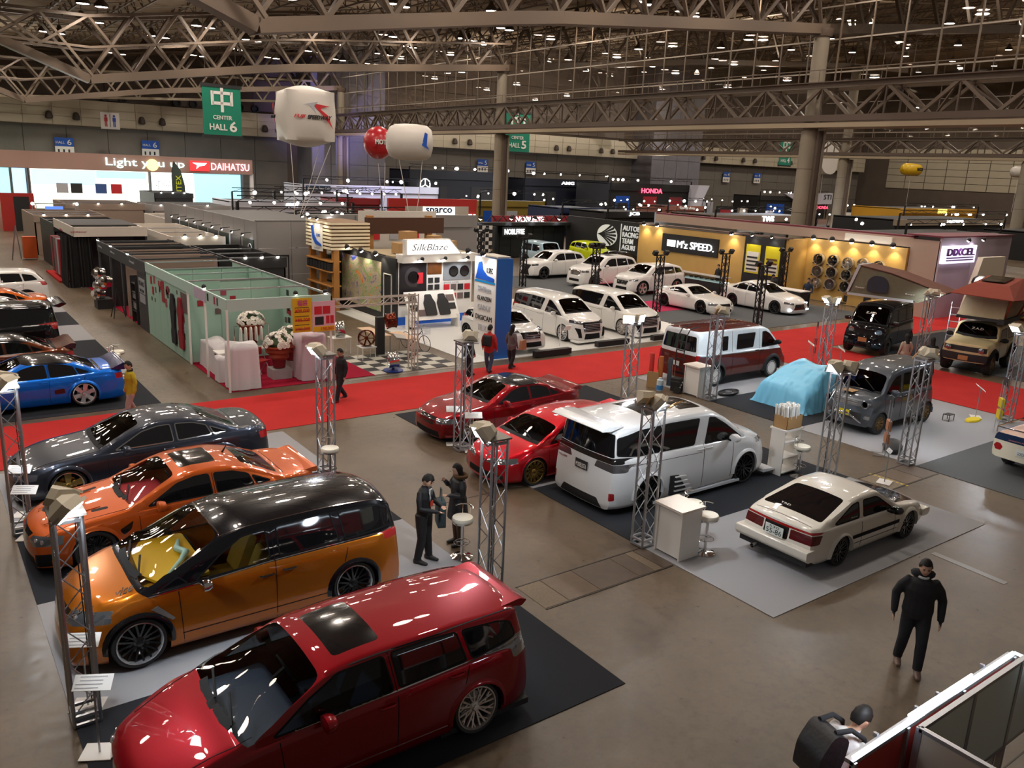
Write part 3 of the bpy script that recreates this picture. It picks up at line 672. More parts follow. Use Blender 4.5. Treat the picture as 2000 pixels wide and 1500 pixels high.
def wheel_meshes(r, w, rim, nsp, style, tm, rm, sm):
    """tyre; barrel with lip; one spoke; hub - outer face towards +Z"""
    t = MB().lathe([(rim*1.0, w*.46), (r*.93, w*.5), (r*.985, w*.4), (r, w*.2), (r, -w*.2), (r*.985, -w*.4), (r*.93, -w*.5), (rim, -w*.46)], 36, close=True).mesh('tyre', 35)
    t.materials.append(tm)
    b = MB().lathe([(rim*1.02, w*.44), (rim*1.03, w*.5), (rim*.97, w*.51), (rim*.93, w*.40), (rim*.90, w*.12), (rim*.88, -w*.42), (rim*1.0, -w*.46), (rim*1.02, -w*.4)], 36, close=True).mesh('rim', 35)
    b.materials.append(rm)
    d = w*.22 if style != 'dish' else w*.02
    s = MB(); R_ = rim*.93
    if style == 'mesh':
        for da, rr in ((-.16, R_), (.16, R_)): s.bar((.05*r, 0, d+.01), (rr*cos(da), rr*sin(da), d+.05), .022, .03)
        s.bar((R_*.55*cos(-.09), R_*.55*sin(-.09), d+.03), (R_*cos(.36), R_*sin(.36), d+.05), .016, .022)
    elif style == 'thin': s.bar((.05*r, 0, d), (R_, 0, d+.05), .02, .03)
    elif style == 'twin':
        for o in (-.028, .028): s.bar((.06*r, o*.6, d), (R_, o*1.8, d+.04), .026, .035)
    elif style == 'star':
        s.add([(0, -.035, d+.03), (R_, -.065, d+.05), (R_, .065, d+.05), (0, .035, d+.03), (0, -.035, d-.02), (R_, -.065, d), (R_, .065, d), (0, .035, d-.02)], [(0, 1, 2, 3), (4, 7, 6, 5), (0, 4, 5, 1), (3, 2, 6, 7), (1, 5, 6, 2), (0, 3, 7, 4)])
    elif style == 'dish': 
        for da in (-.11, .11): s.bar((.05*r, 0, d), (R_*.8*cos(da), R_*.8*sin(da), d+.0), .03, .03)
        s.bar((R_*.75, 0, d), (R_, 0, d+.02), .09, .02)
    elif style == 'swirl':
        s.bar((.04*r, .02, d), (R_*.6, .035, d+.02), .024, .03); s.bar((R_*.55, .03, d+.02), (R_*cos(.28), R_*sin(.28), d+.05), .02, .025); s.bar((R_*.55, .03, d+.02), (R_*cos(-.06), R_*sin(-.06), d+.05), .02, .025)
    else: s.bar((.05*r, 0, d), (R_, 0, d+.04), .05, .035)
    sp = s.mesh('spoke'); sp.materials.append(sm)
    h = MB().lathe([(rim*.3, d-.03), (rim*.28, d+.02), (rim*.16, d+.045), (rim*.15, d+.06), (0, d+.062)], 18).lathe([(rim*.62, d-.09), (rim*.62, d-.075), (.02, d-.075)], 24).mesh('hub', 35); h.materials.append(sm)
    return t, b, sp, h, nsp
def add_wheel(car, wm, x, y, z, side, camber=0, steer=0, far=False):
    t, b, sp, h, n = wm
    R = Matrix.Rotation(steer, 3, 'Z') @ face_R((0, side, side*0+sin(camber))) if True else None
    o = obj('wheel', t, None, car); o.matrix_basis = Matrix.Translation((x, y, z)) @ R.to_4x4()
    obj('rim', b, None, o); obj('hub', h, None, o)
    for k in range(n): obj('spoke', sp, None, o, rot=(0, 0, 2*pi*k/n+.3))
    return o
SEATS = {}
def seat_mesh():
    if 'm' not in SEATS:
        m = MB()
        m.poly(rnd([(-.25, 0), (.27, 0), (.29, .16), (-.2, .14)], .06), .5, 'y', -.25)
        m.poly(rnd([(-.22, .1), (-.42, .72), (-.30, .76), (-.06, .16)], .06), .48, 'y', -.24)
        m.poly(rnd([(-.42, .76), (-.44, .95), (-.34, .95), (-.31, .77)], .04), .26, 'y', -.13)
        SEATS['m'] = m.mesh('seat', 40)
    return SEATS['m']
CARS = {}
def car(name, label, cat, pos, rz, L, W, wb, fo, r, top, belt, zb=.16, tk=.28, nose=(), tail=(), mt=None, lower=None, roofm=None, roofz=None, side_w=(), ws=None, rw=None, glass=None, wsg=None, rwg=None,
        wheel=('mesh', 10, .74, .225), rimm=None, spm=None, parts=(), seams=(), inter=(.02, .02, .022), ink=True, arch=1.09, plan=(.78, .8), flare=None, cam_=0.03, dense=.085, mirror=(1.45, .17), mirm=None, handles=(), sunroof=None, handm=None,
        front=(), rear=(), sidecuts=(), topcuts=(), crown=.05, seat_col=None, wheel_in=.0, steer=0, hoodcrown=.03, edge_r=.06, group=None, archm=None, wtrim=None, wipers=True, rearcam=0.03, scl=1., ground=.014):
    root = empty(name, (pos[0], pos[1], pos[2]+ground), rz, label, cat, group); root.scale = (scl,)*3
    hw = W/2
    # station positions
    ks = sorted(set([round(p[0], 3) for p in top]+[round(p[0], 3) for p in belt]))
    ss = []
    for a, b in zip(ks, ks[1:]):
        if b > L+.001: b = L
        n = max(1, int((b-a)/dense+.5))
        ss += [a+(b-a)*i/n for i in range(n)]
    ss = [0]+[x for x in ss if x > .02 and x < L-.02]+[L]
    ss = sorted(ss+[.06, .13, L-.06, L-.13]); ss = [x for i, x in enumerate(ss) if i == 0 or x-ss[i-1] > .012]
    def width(s):
        f = 1.
        if s < .9: f = min(f, 1-(1-plan[0])*((.9-s)/.9)**2.6)
        if s > L-.7: f = min(f, 1-(1-plan[1])*((s-L+.7)/.7)**2.8)
        return hw*f
    nose_ = list(nose) or [(0, .06), (.3, 0), (.6, .03), (.9, .12)]
    tail_ = list(tail) or [(0, .06), (.3, 0), (.6, .02), (1.0, .06)]
    def warp(s, y, z):
        x = L/2-s; q = (y/hw)**2
        if s < .8: k = (1-s/.8); x -= (interp(nose_, z)+.16*q)*k
        if s > L-.6: k = (s-L+.6)/.6; x += (interp(tail_, z)+.08*q)*k
        return x
    NR = 20
    def ring(s):
        w = width(s); zt = interp(top, s); be = min(interp(belt, s), zt-.045)
        cr = crown if zt-be > .25 else hoodcrown
        h = max(.01, zt-cr-be)
        P = [(0, zb), (.55*w, zb), (.86*w, zb), (.955*w, zb+.03), (.985*w, zb+.10), (1.0*w, zb+(be-zb)*.35), (1.0*w, zb+(be-zb)*.6), (.99*w, zb+(be-zb)*.82), (.965*w, be-.02), (.945*w, be)]
        if h < .12:
            yb = .945*w
            for t_ in (.2, .4, .6, .8, 1.): P.append((yb-.03*t_-h*.5*t_, be+h*t_*(1.6-.6*t_)))
            ye = P[-1][0]
        else:
            yb = .935*w; rr = edge_r
            for t_ in (0.02, .35, .7): P.append((yb-tk*(h-rr)*(t_*.8+.2*t_*t_), be+(h-rr)*t_))
            ye = yb-tk*(h-rr); P.append((ye, be+h-rr)); P.append((ye-rr*.45, be+h-rr*.28)); 
            ye = P[-1][0]
        ze = P[-1][1]
        for t_ in (.85, .6, .3, .12, 0): P.append((ye*t_, ze+(zt-ze)*(1-t_**2.2)))
        return P
    m = MB(); rows = []
    for s in ss:
        P = ring(s); n = len(P)
        pts = [(y, z) for y, z in P]+[(-y, z) for y, z in P[-2:0:-1]]
        rows.append(len(m.v)); m.v += [(warp(s, y, z), y, z) for y, z in pts]
    nn = len(pts)
    for a, b in zip(rows, rows[1:]):
        for k in range(nn): m.f.append((a+k, a+(k+1) % nn, b+(k+1) % nn, b+k))
    for s, e in ((0, 1), (L, -1)):
        P = ring(s); base = len(m.v); K = 10
        for y, z in P[1:]:
            for k in range(K+1):
                yy = y*(1-2*k/K); m.v.append((warp(s, yy, z), yy, z))
        for i in range(len(P)-2):
            for k in range(K): m.f.append((base+i*(K+1)+k, base+i*(K+1)+k+1, base+(i+1)*(K+1)+k+1, base+(i+1)*(K+1)+k))
    me = bpy.data.meshes.new('body'); me.from_pydata(m.v, [], m.f)
    bm = bmesh.new(); bm.from_mesh(me); bmesh.ops.remove_doubles(bm, verts=bm.verts, dist=.0015); bmesh.ops.recalc_face_normals(bm, faces=bm.faces)
    bmesh.ops.dissolve_degenerate(bm, edges=bm.edges, dist=1e-4); bm.normal_update()
    tree = BVHTree.FromBMesh(bm)
    def hit(view, a, b, sgn=1):
        if view == 'side': o, d = Vector((a, sgn*3, b)), Vector((0, -sgn, 0))
        elif view == 'top': o, d = Vector((a, b, 4)), Vector((0, 0, -1))
        elif view == 'front': o, d = Vector((6, a, b)), Vector((-1, 0, 0))
        else: o, d = Vector((-6, a, b)), Vector((1, 0, 0))
        p, nrm, i, dd = tree.ray_cast(o, d)
        if p is None:
            p, nrm, i, dd = tree.find_nearest(o)
        return p, nrm
    def X(s): return L/2-s
    def ribbon(view, pl, w, off=.002, sgn=1, th=.003):
        mb = MB(); pts = []
        for p, q in zip(pl, pl[1:]):
            d = sqrt((q[0]-p[0])**2+(q[1]-p[1])**2); k = max(1, int(d/.08))
            pts += [(p[0]+(q[0]-p[0])*i/k, p[1]+(q[1]-p[1])*i/k) for i in range(k)]
        pts.append(pl[-1]); hs = [hit(view, (X(a) if view in ('side', 'top') else a), b, sgn) for a, b in pts]
        vs = []
        for i, (p, nrm) in enumerate(hs):
            d = (hs[min(i+1, len(hs)-1)][0]-hs[max(i-1, 0)][0])
            if d.length < 1e-6: d = Vector((1, 0, 0))
            c = d.normalized().cross(nrm).normalized()*w/2
            for q, o in ((c, off), (-c, off), (-c, off+th), (c, off+th)): vs.append(p+q+nrm*o)
        fs = []
        for i in range(len(hs)-1):
            for k in range(4): fs.append((4*i+k, 4*i+(k+1) % 4, 4*i+4+(k+1) % 4, 4*i+4+k))
        mb.add(vs, fs+[(3, 2, 1, 0), tuple(4*(len(hs)-1)+k for k in range(4))]); return mb
    def piece(name_, res, mm, smooth=40, off=0.):
        if not res: return None
        v, F = res; q = MB().add(v, F); me_ = bpy.data.meshes.new(name_); me_.from_pydata(q.v, [], q.f)
        b_ = bmesh.new(); b_.from_mesh(me_); b_.normal_update()
        if off: bmesh.ops.translate
        b_.to_mesh(me_); b_.free()
        for p in me_.polygons: p.use_smooth = True
        me_.set_sharp_from_angle(angle=radians(smooth))
        return obj(name_, me_, mm, root)
    # wheel arches
    xw = [L/2-fo, L/2-fo-wb]; ra = r*arch; zc = r*1.0
    for x in xw:
        P = [(x+ra*cos(a*pi/12), zc+ra*sin(a*pi/12)) for a in range(-1, 14)]; P = [(P[0][0], -.1)]+P+[(P[-1][0], -.1)]
        for sg in (1, -1):
            cut(bm, P, 'side', lambda c, n, sg=sg: c.y*sg > hw*.52)
            q = MB()
            a0 = -.1
            vs = []; K = 16
            for k in range(K+1):
                a = -.12+(pi+.24)*k/K
                for yy in (hw*.975 if not flare else hw*.96, hw*.5): vs.append((x+ra*cos(a), sg*yy, max(.08, zc+ra*sin(a))))
            fs = [(2*k, 2*k+1, 2*k+3, 2*k+2) for k in range(K)]
            q.add(vs, fs); base = len(q.v)
            q.add([(x+ra*1.0*cos(-.12+(pi+.24)*k/K), sg*hw*.5, max(.08, zc+ra*sin(-.12+(pi+.24)*k/K))) for k in range(K+1)], [tuple(range(K+1))])
            q.build('arch_liner', liner, root)
            # arch lip
            lw = flare[0] if flare else .022; lo = flare[1] if flare else .008
            q = MB(); vs = []
            for k in range(K+1):
                a = -.15+(pi+.3)*k/K; zz = zc+ra*sin(a)
                for rr_, oo in ((ra-.004, -.03), (ra-.004, lo), (ra+lw*.6, lo*.9), (ra+lw*1.4, -.012)):
                    px_, pz_ = x+rr_*cos(a), zc+rr_*sin(a)
                    hp, hn = hit('side', px_, max(zb+.05, pz_), sg)
                    yq = abs(hp.y) if abs(hp.y) > hw*.7 else hw*.9
                    vs.append((px_, sg*(yq+oo), max(zb+.0, pz_)))
            fs = []
            for k in range(K):
                for j in range(3): fs.append((4*k+j, 4*k+j+1, 4*k+5+j, 4*k+4+j))
            q.add(vs, fs).build('wheel_arch', (flare[2] if flare and len(flare) > 2 else None) or mt, root, 50)
    # glass
    sg_m = glass or tint_d
    for sg in (1, -1):
        for w_ in side_w:
            P = rnd([(X(p[0]), *p[1:]) for p in w_[0]], .04)
            piece('side_window', cut(bm, P, 'side', lambda c, n, sg=sg: c.y*sg > hw*.42 and c.y*sg*1. > 0 and abs(n.y) > .35), w_[1] if len(w_) > 1 else sg_m)
    if ws:
        P = rnd([(X(s), y, .12) for s, y in ws]+[(X(s), -y, .12) for s, y in ws[::-1]], .1)
        piece('windscreen', cut(bm, P, 'top', lambda c, n: n.z > .12 and c.z > interp(belt, L/2-c.x)-.1), wsg or clearg2)
    if rw:
        if rw[0] == 'top':
            P = rnd([(X(s), y) for s, y in rw[1]]+[(X(s), -y) for s, y in rw[1][::-1]], .08)
            piece('rear_window', cut(bm, P, 'top', lambda c, n: n.z > .12 and c.x < 0), rwg or sg_m)
        else:
            P = rnd([(y, z) for y, z in rw[1]]+[(-y, z) for y, z in rw[1][::-1]], .06)
            piece('rear_window', cut(bm, P, 'end', lambda c, n: c.x < X(L-rw[2]) and n.x < -.2), rwg or sg_m)
    if sunroof:
        s0, s1, y0 = sunroof[:3]
        P = rnd([(X(s0), y0), (X(s1), y0), (X(s1), -y0), (X(s0), -y0)], .07)
        piece('sunroof', cut(bm, P, 'top', lambda c, n: n.z > .5 and c.z > 1), blackg)
    for nm, P, mm in front:
        P = [(y, z) for y, z in P]; both = all(y >= 0 for y, z in P) and min(y for y, z in P) > .03
        for sg in ((1, -1) if both else (1,)):
            Q = rnd([(p[0]*sg, p[1]) for p in P], .025)
            piece(nm, cut(bm, Q, 'end', lambda c, n: c.x > X(.75) and n.x > -.1), mm)
    for nm, P, mm in rear:
        both = all(y >= 0 for y, z in P) and min(y for y, z in P) > .03
        for sg in ((1, -1) if both else (1,)):
            Q = rnd([(p[0]*sg, p[1]) for p in P], .025)
            piece(nm, cut(bm, Q, 'end', lambda c, n: c.x < X(L-.75) and n.x < .1), mm)
    for nm, P, mm in sidecuts:
        for sg in (1, -1):
            Q = rnd([(X(p[0]), p[1]) for p in P], .03)
            piece(nm, cut(bm, Q, 'side', lambda c, n, sg=sg: c.y*sg > hw*.35), mm)
    for nm, P, mm in topcuts:
        Q = rnd([(X(s), y) for s, y in P], .04)
        piece(nm, cut(bm, Q, 'top', lambda c, n: n.z > .3), mm)
    if roofm:
        P = [(X(a), b) for a, b in roofz]
        piece('roof', cut(bm, P, 'side', lambda c, n: True), roofm)
    if lower:
        P = [(X(a), b) for a, b in lower[1]]
        piece('lower_body', cut(bm, P, 'side', lambda c, n: True), lower[0])
    bm.to_mesh(me); bm.free()
    for p in me.polygons: p.use_smooth = True
    me.set_sharp_from_angle(angle=radians(50)); obj('body', me, mt, root)
    # seams, trims
    for sd in seams:
        pl = sd[0]; w_ = sd[1] if len(sd) > 1 else .009; mm = sd[2] if len(sd) > 2 else trimb; nm = sd[3] if len(sd) > 3 else 'panel_gap'; view = sd[4] if len(sd) > 4 else 'side'
        for sg in ((1, -1) if view == 'side' else (1,)):
            ribbon(view, pl, w_, .001, sg, .003 if w_ < .02 else .012).build(nm, mm, root)
    # wheels
    style, nsp, rr_, tw = wheel
    wm = wheel_meshes(r, tw, r*rr_, nsp, style, rubber, rimm or chrome, spm or rimm or chrome)
    for i, x in enumerate(xw):
        for sg in (1, -1): add_wheel(root, wm, x, sg*(hw-tw/2-.01-wheel_in), r+tw*.52*abs(sin(cam_ if i == 0 else rearcam)), sg, cam_ if i == 0 else rearcam, steer if i == 0 else 0)
    for w_ in side_w:
        P = rnd([(p[0], *p[1:]) for p in w_[0]], .04)
        for sg in (1, -1): ribbon('side', P+[P[0]], .022, .0, sg, .004).build('window_trim', wtrim or trimb, root)
    if ws:
        a_, y_ = ws[0]; ribbon('top', [(a_+.03, y_), (a_-.01, y_*.6), (a_-.02, 0), (a_-.01, -y_*.6), (a_+.03, -y_)], .10, .001, 1, .006).build('cowl', trimb, root)
    for nm, P, mm in front:
        if nm == 'headlight' and len(P) == 4:
            c_ = [(P[0][0]+P[1][0]+P[2][0]+P[3][0])/4, sum(p[1] for p in P)/4]; w2 = abs(P[2][0]-P[0][0])/2
            for sg in (1, -1):
                for dy in (-.35, .3):
                    p, nrm = hit('front', sg*(c_[0]+dy*w2), c_[1]); MB().lathe([(.038, -.01), (.04, .004), (.028, .006), (0, .008)], 14, p, face_R((nrm+Vector((1, 0, 0))).normalized())).build('projector', lipm, root, 40)
    # mirrors and handles
    if mirror:
        s, dz = mirror[:2]; zmi = interp(belt, s)+dz-.1
        for sg in (1, -1):
            p, nrm = hit('side', X(s), zmi-.04, sg); y = p.y
            mb = MB(); mb.lathe([(.02, 0), (.09, .02), (.115, .08), (.11, .13), (.06, .15), (0, .152)], 14, (X(s)-.06, y+sg*.16, zmi+.02), face_R((1, 0, 0)) @ Matrix.Diagonal((1.15, .78, 1.)))
            o = mb.build('mirror', mirm or mt, root, 50); MB().bar((X(s), y-sg*.03, zmi-.03), (X(s)-.03, y+sg*.12, zmi-.03), .06, .04).build('mirror_arm', trimb, o)
    for s, z in handles:
        for sg in (1, -1):
            p, nrm = hit('side', X(s), z, sg); q = p+nrm*.03
            MB().tube([p+Vector((.1, 0, 0)), q+Vector((.07, 0, 0)), q-Vector((.07, 0, 0)), p-Vector((.1, 0, 0))], .014, 6).build('door_handle', handm or mt, root, 50)
    # inside
    if ink:
        im = mat('cabin_%s' % name+str(len(CARS)), inter, .6); sm_ = mat('seat_%s' % name+str(len(CARS)), seat_col or inter, .7)
        sw = ws[0][0] if ws else 1.2; zd = interp(belt, sw)-.05
        wd = hw*.8
        MB().poly(rnd([(X(sw+.02), zd-.02), (X(sw+.75), zd+.0), (X(sw+.85), zd-.1), (X(sw+.8), zd-.4), (X(sw+.2), zd-.3)], .05), wd*2, 'y', -wd).build('dashboard', im, root, 40)
        MB().b2((X(L-.35), -wd, zb+.04), (X(sw+.3), wd, zb+.10)).build('cabin_floor', im, root)
        sc_ = (zd-.1+.35)/1.25 if zd < .95 else .95
        sx = sw+1.45
        rows_ = [sx, sx+.95]+([sx+1.85] if L > 4.6 and interp(top, min(L-.6, sx+1.9)) > 1.4 else [])
        for k_, s_ in enumerate(rows_):
            fs_ = (interp(top, min(L, s_+.42))-crown-.07-zb-.16)/.95
            if s_ > L-.7 or fs_ < .8: continue
            for sy in (-1, 1):
                o = obj('seat', seat_mesh().copy() if False else seat_mesh(), None, root, (X(s_), sy*hw*.42, zb+.16)); 
                if not o.data.materials: o.data.materials.append(None)
                o.material_slots[0].link = 'OBJECT'; o.material_slots[0].material = sm_; o.scale = (1, 1, min(1, fs_))
        o = MB(); Rw = face_R((-.9, 0, .45)); cw = Vector((X(sw+.95), -hw*.42, zd+.05))
        o.tube([cw+Rw @ Vector((.18*cos(a*pi/8), .18*sin(a*pi/8), 0)) for a in range(17)], .014, 6).bar(cw-Rw @ Vector((.17, 0, 0)), cw+Rw @ Vector((.17, 0, 0)), .03).bar(cw, (X(sw+.7), -hw*.42, zd-.1), .05)
        o.build('steering_wheel', trimb, root, 50)
    if wipers and ws:
        for y0, y1 in ((.55, .05), (-.05, -.6)):
            pl = [(ws[0][0]+.03, y0*hw), (ws[0][0]+.16, y1*hw)]
            ribbon('top', pl, .025, .01, 1, .015).build('wiper', trimb, root)
    CARS[label] = (root, hit, X)
    return root, hit, X
def plate(root, hit, X, L, end, z, m, txt_=None, w=.33, h=.165, y=0, top='', tcol=None):
    e = 'front' if end > 0 else 'rear'
    p, n = hit(e, y, z); n = Vector((end, 0, .05 if end < 0 else .0)).normalized()
    p = p+n*.02; R = face_R(n)
    o = MB().box((0, 0, 0), (w, h, .012)).build('number_plate', m, root); o.matrix_basis = Matrix.Translation(p) @ R.to_4x4()
    if txt_: text(txt_, w*.86, h*.5, (0, -h*.12, .007), RUP, tcol or blackm, o, ext=.002)
    if top: text(top, w*.55, h*.22, (0, h*.33, .007), RUP, tcol or blackm, o, ext=.002)
    return o
# ------------------------------------------------------------------ the cars of the show
def place(P, d, sw, L, W, scl=1.):
    """ground centre of a car from its near-side wheel contact; sw = wheel's distance from the nose"""
    L *= scl; W *= scl; sw *= scl
    if d == 'L': return (P[0]+L/2-sw, P[1]+W/2, 0), pi
    if d == 'R': return (P[0]-L/2+sw, P[1]+W/2, 0), 0.
    if d == 'D': return (P[0]+W/2, P[1]+L/2-sw, 0), -pi/2
def sc(pts, kx, kz=1.): return [(p[0]*kx, p[1]*kz)+tuple(p[2:]) for p in pts]
def sedan(name, label, P, d, sw, L, W, H, wb, fo, r, col, roofc=None, **k):
    kx, kz = L/4.8, H/1.35
    base = dict(top=sc([(0, .56), (.08, .63), (.5, .77), (1.35, .90), (1.48, .92, 1), (2.25, 1.28), (2.6, 1.345), (3.0, 1.345), (3.45, 1.27), (4.08, 1.0, 1), (4.5, 1.0), (4.72, .98), (4.8, .93)], kx, kz),
        belt=sc([(0, .5), (.5, .68), (1.48, .83), (3.2, .88), (4.3, .93), (4.8, .86)], kx, kz), zb=.12, tk=.34,
        side_w=[(sc([(1.75, .885), (2.25, 1.16), (2.55, 1.225), (2.78, 1.23), (2.82, .90)], kx, kz),), (sc([(2.9, .905), (2.87, 1.23), (3.2, 1.21), (3.46, 1.13), (3.55, .93)], kx, kz),), (sc([(3.6, .935), (3.52, 1.10), (3.85, .96)], kx, kz),)],
        ws=[(1.52*kx, W*.37), (2.26*kx, W*.28)], rw=('top', [(3.42*kx, W*.27), (4.06*kx, W*.35)]),
        mirror=(1.95*kx, .15), handles=[(2.72*kx, .78*kz), (3.5*kx, .80*kz)],
        seams=[([(1.62*kx, .25), (1.60*kx, .84*kz)],), ([(2.84*kx, .22), (2.86*kx, .89*kz), (2.84*kx, 1.24*kz)],), ([(3.62*kx, .5), (3.75*kx, .90*kz)],), ([(.25*kx, W*.36), (1.48*kx, W*.42)], .009, trimb, 'panel_gap', 'top'), ([(.25*kx, -W*.36), (1.48*kx, -W*.42)], .009, trimb, 'panel_gap', 'top'),
               ([(4.15*kx, W*.36), (4.15*kx, -W*.36)], .009, trimb, 'panel_gap', 'top')],
        front=[('headlight', [(W*.24, .50), (W*.26, .62), (W*.46, .66), (W*.47, .52)], lens), ('grille', [(-.34, .40), (-.40, .60), (.40, .60), (.34, .40)], blackg), ('air_intake', [(-.5, .16), (-.46, .32), (.46, .32), (.5, .16)], trimb)],
        rear=[('tail_lamp', [(W*.2, .72), (W*.2, .86), (W*.46, .88), (W*.46, .72)], redl)])
    base.update(k)
    pos, rz = place(P, d, sw, L, W, base.get('scl', 1.))
    return car(name, label, 'car', pos, rz, L, W, wb, fo, r, mt=paint(col[0], col[1], *col[2:]), **base)
def tall(name, label, P, d, sw, L, W, H, wb, fo, r, col, **k):
    """big one-and-a-half-box minivan"""
    kx, kz = L/4.93, H/1.85
    base = dict(top=sc([(0, .88), (.06, .97), (.4, 1.07), (.85, 1.16), (.98, 1.19, 1), (1.75, 1.70), (2.1, 1.81), (3.0, 1.84), (4.35, 1.82), (4.72, 1.76), (4.8, 1.70, 1), (4.93, 1.15)], kx, kz),
        belt=sc([(0, .78), (.5, .95), (1.0, 1.05), (4.93, 1.14)], kx, kz), zb=.13, tk=.17, plan=(.80, .88), edge_r=.09, crown=.06,
        side_w=[(sc([(1.12, 1.08), (1.62, 1.42), (1.95, 1.60), (2.12, 1.63), (2.3, 1.10)], kx, kz),), (sc([(2.62, 1.13), (2.42, 1.64), (3.3, 1.66), (4.15, 1.64), (4.7, 1.55), (4.72, 1.22), (4.2, 1.16)], kx, kz),)],
        ws=[(1.02*kx, W*.40), (1.76*kx, W*.335)], rw=('rear', [(W*.38, 1.22), (W*.33, 1.66)], .5), mirror=(1.55*kx, .16), handles=[(2.18*kx, 1.02*kz), (2.45*kx, 1.02*kz)],
        seams=[([(1.42*kx, .25), (1.40*kx, 1.08*kz)],), ([(2.34*kx, .22), (2.34*kx, 1.12*kz)],), ([(2.4*kx, .95*kz), (4.4*kx, 1.0*kz)],), ([(3.72*kx, 1.0*kz), (3.76*kx, .8*kz)],)],
        front=[('headlight', [(W*.26, .82), (W*.24, .93), (W*.47, 1.0), (W*.48, .88)], lens), ('grille', [(-.42, .50), (-.52, .86), (.52, .86), (.42, .50)], chrome), ('air_intake', [(-.46, .2), (-.40, .4), (.40, .4), (.46, .2)], trimb), ('fog_lamp', [(.55, .3), (.60, .62), (.78, .66), (.70, .32)], trimb)],
        rear=[('tail_lamp', [(W*.2, 1.02), (W*.22, 1.14), (W*.47, 1.24), (W*.47, .98)], redl)])
    base.update(k); pos, rz = place(P, d, sw, L, W, base.get('scl', 1.)); rz += base.pop('rzo', 0)
    return car(name, label, 'car', pos, rz, L, W, wb, fo, r, mt=paint(col[0], col[1], *col[2:]), **base)
def suv(name, label, P, d, sw, L, W, H, wb, fo, r, col, **k):
    kx, kz = L/4.6, H/1.68
    base = dict(top=sc([(0, .88), (.08, .98), (.5, 1.08), (1.1, 1.15), (1.2, 1.17, 1), (1.85, 1.58), (2.15, 1.66), (3.3, 1.66), (3.95, 1.58), (4.1, 1.52, 1), (4.48, 1.15, 1), (4.6, 1.0)], kx, kz),
        belt=sc([(0, .8), (.5, .97), (1.2, 1.06), (3.8, 1.14), (4.6, 1.05)], kx, kz), zb=.22, tk=.26, plan=(.8, .84),
        side_w=[(sc([(1.6, 1.10), (2.0, 1.42), (2.25, 1.5), (2.55, 1.51), (2.6, 1.12)], kx, kz),), (sc([(2.68, 1.13), (2.65, 1.51), (3.4, 1.5), (3.5, 1.16)], kx, kz),), (sc([(3.58, 1.17), (3.5, 1.48), (3.9, 1.42), (4.1, 1.22)], kx, kz),)],
        ws=[(1.25*kx, W*.38), (1.86*kx, W*.31)], rw=('rear', [(W*.34, 1.18*kz), (W*.28, 1.46*kz)], .6), mirror=(1.75*kx, .15), handles=[(2.5*kx, 1.0*kz), (3.4*kx, 1.03*kz)],
        seams=[([(1.5*kx, .35), (1.5*kx, 1.08*kz)],), ([(2.62*kx, .35), (2.63*kx, 1.12*kz)],), ([(3.5*kx, .8), (3.55*kx, 1.15*kz)],)], flare=(.05, .025, trimb),
        front=[('headlight', [(W*.28, .86), (W*.27, .96), (W*.47, 1.0), (W*.47, .88)], lens), ('grille', [(-.42, .62), (-.50, .88), (.50, .88), (.42, .62)], blackg), ('air_intake', [(-.5, .30), (-.46, .5), (.46, .5), (.5, .30)], trimb)],
        rear=[('tail_lamp', [(W*.26, 1.0), (W*.28, 1.12), (W*.47, 1.16), (W*.47, .98)], redl)])
    base.update(k); pos, rz = place(P, d, sw, L, W, base.get('scl', 1.)); rz += base.pop('rzo', 0)
    return car(name, label, 'car', pos, rz, L, W, wb, fo, r, mt=paint(col[0], col[1], *col[2:]), **base)
def louvre(root, mm, y0, y1, zs, x, th=.02):
    for z in zs: MB().b2((x, y0, z), (x+.025, y1, z+th)).build('grille_bar', mm, root)
grillm = mat('grille_bar_metal', (.32, .33, .35), .4, .5); gold = mat('wheel_gold', 'c8a860', .25, .9); silverw = mat('wheel_silver', (.66, .62, .58), .25, .75); darkw = mat('wheel_black', (.015, .015, .016), .25, .4, coat=.6); bronzew = mat('wheel_bronze', '8a7048', .3, .8)
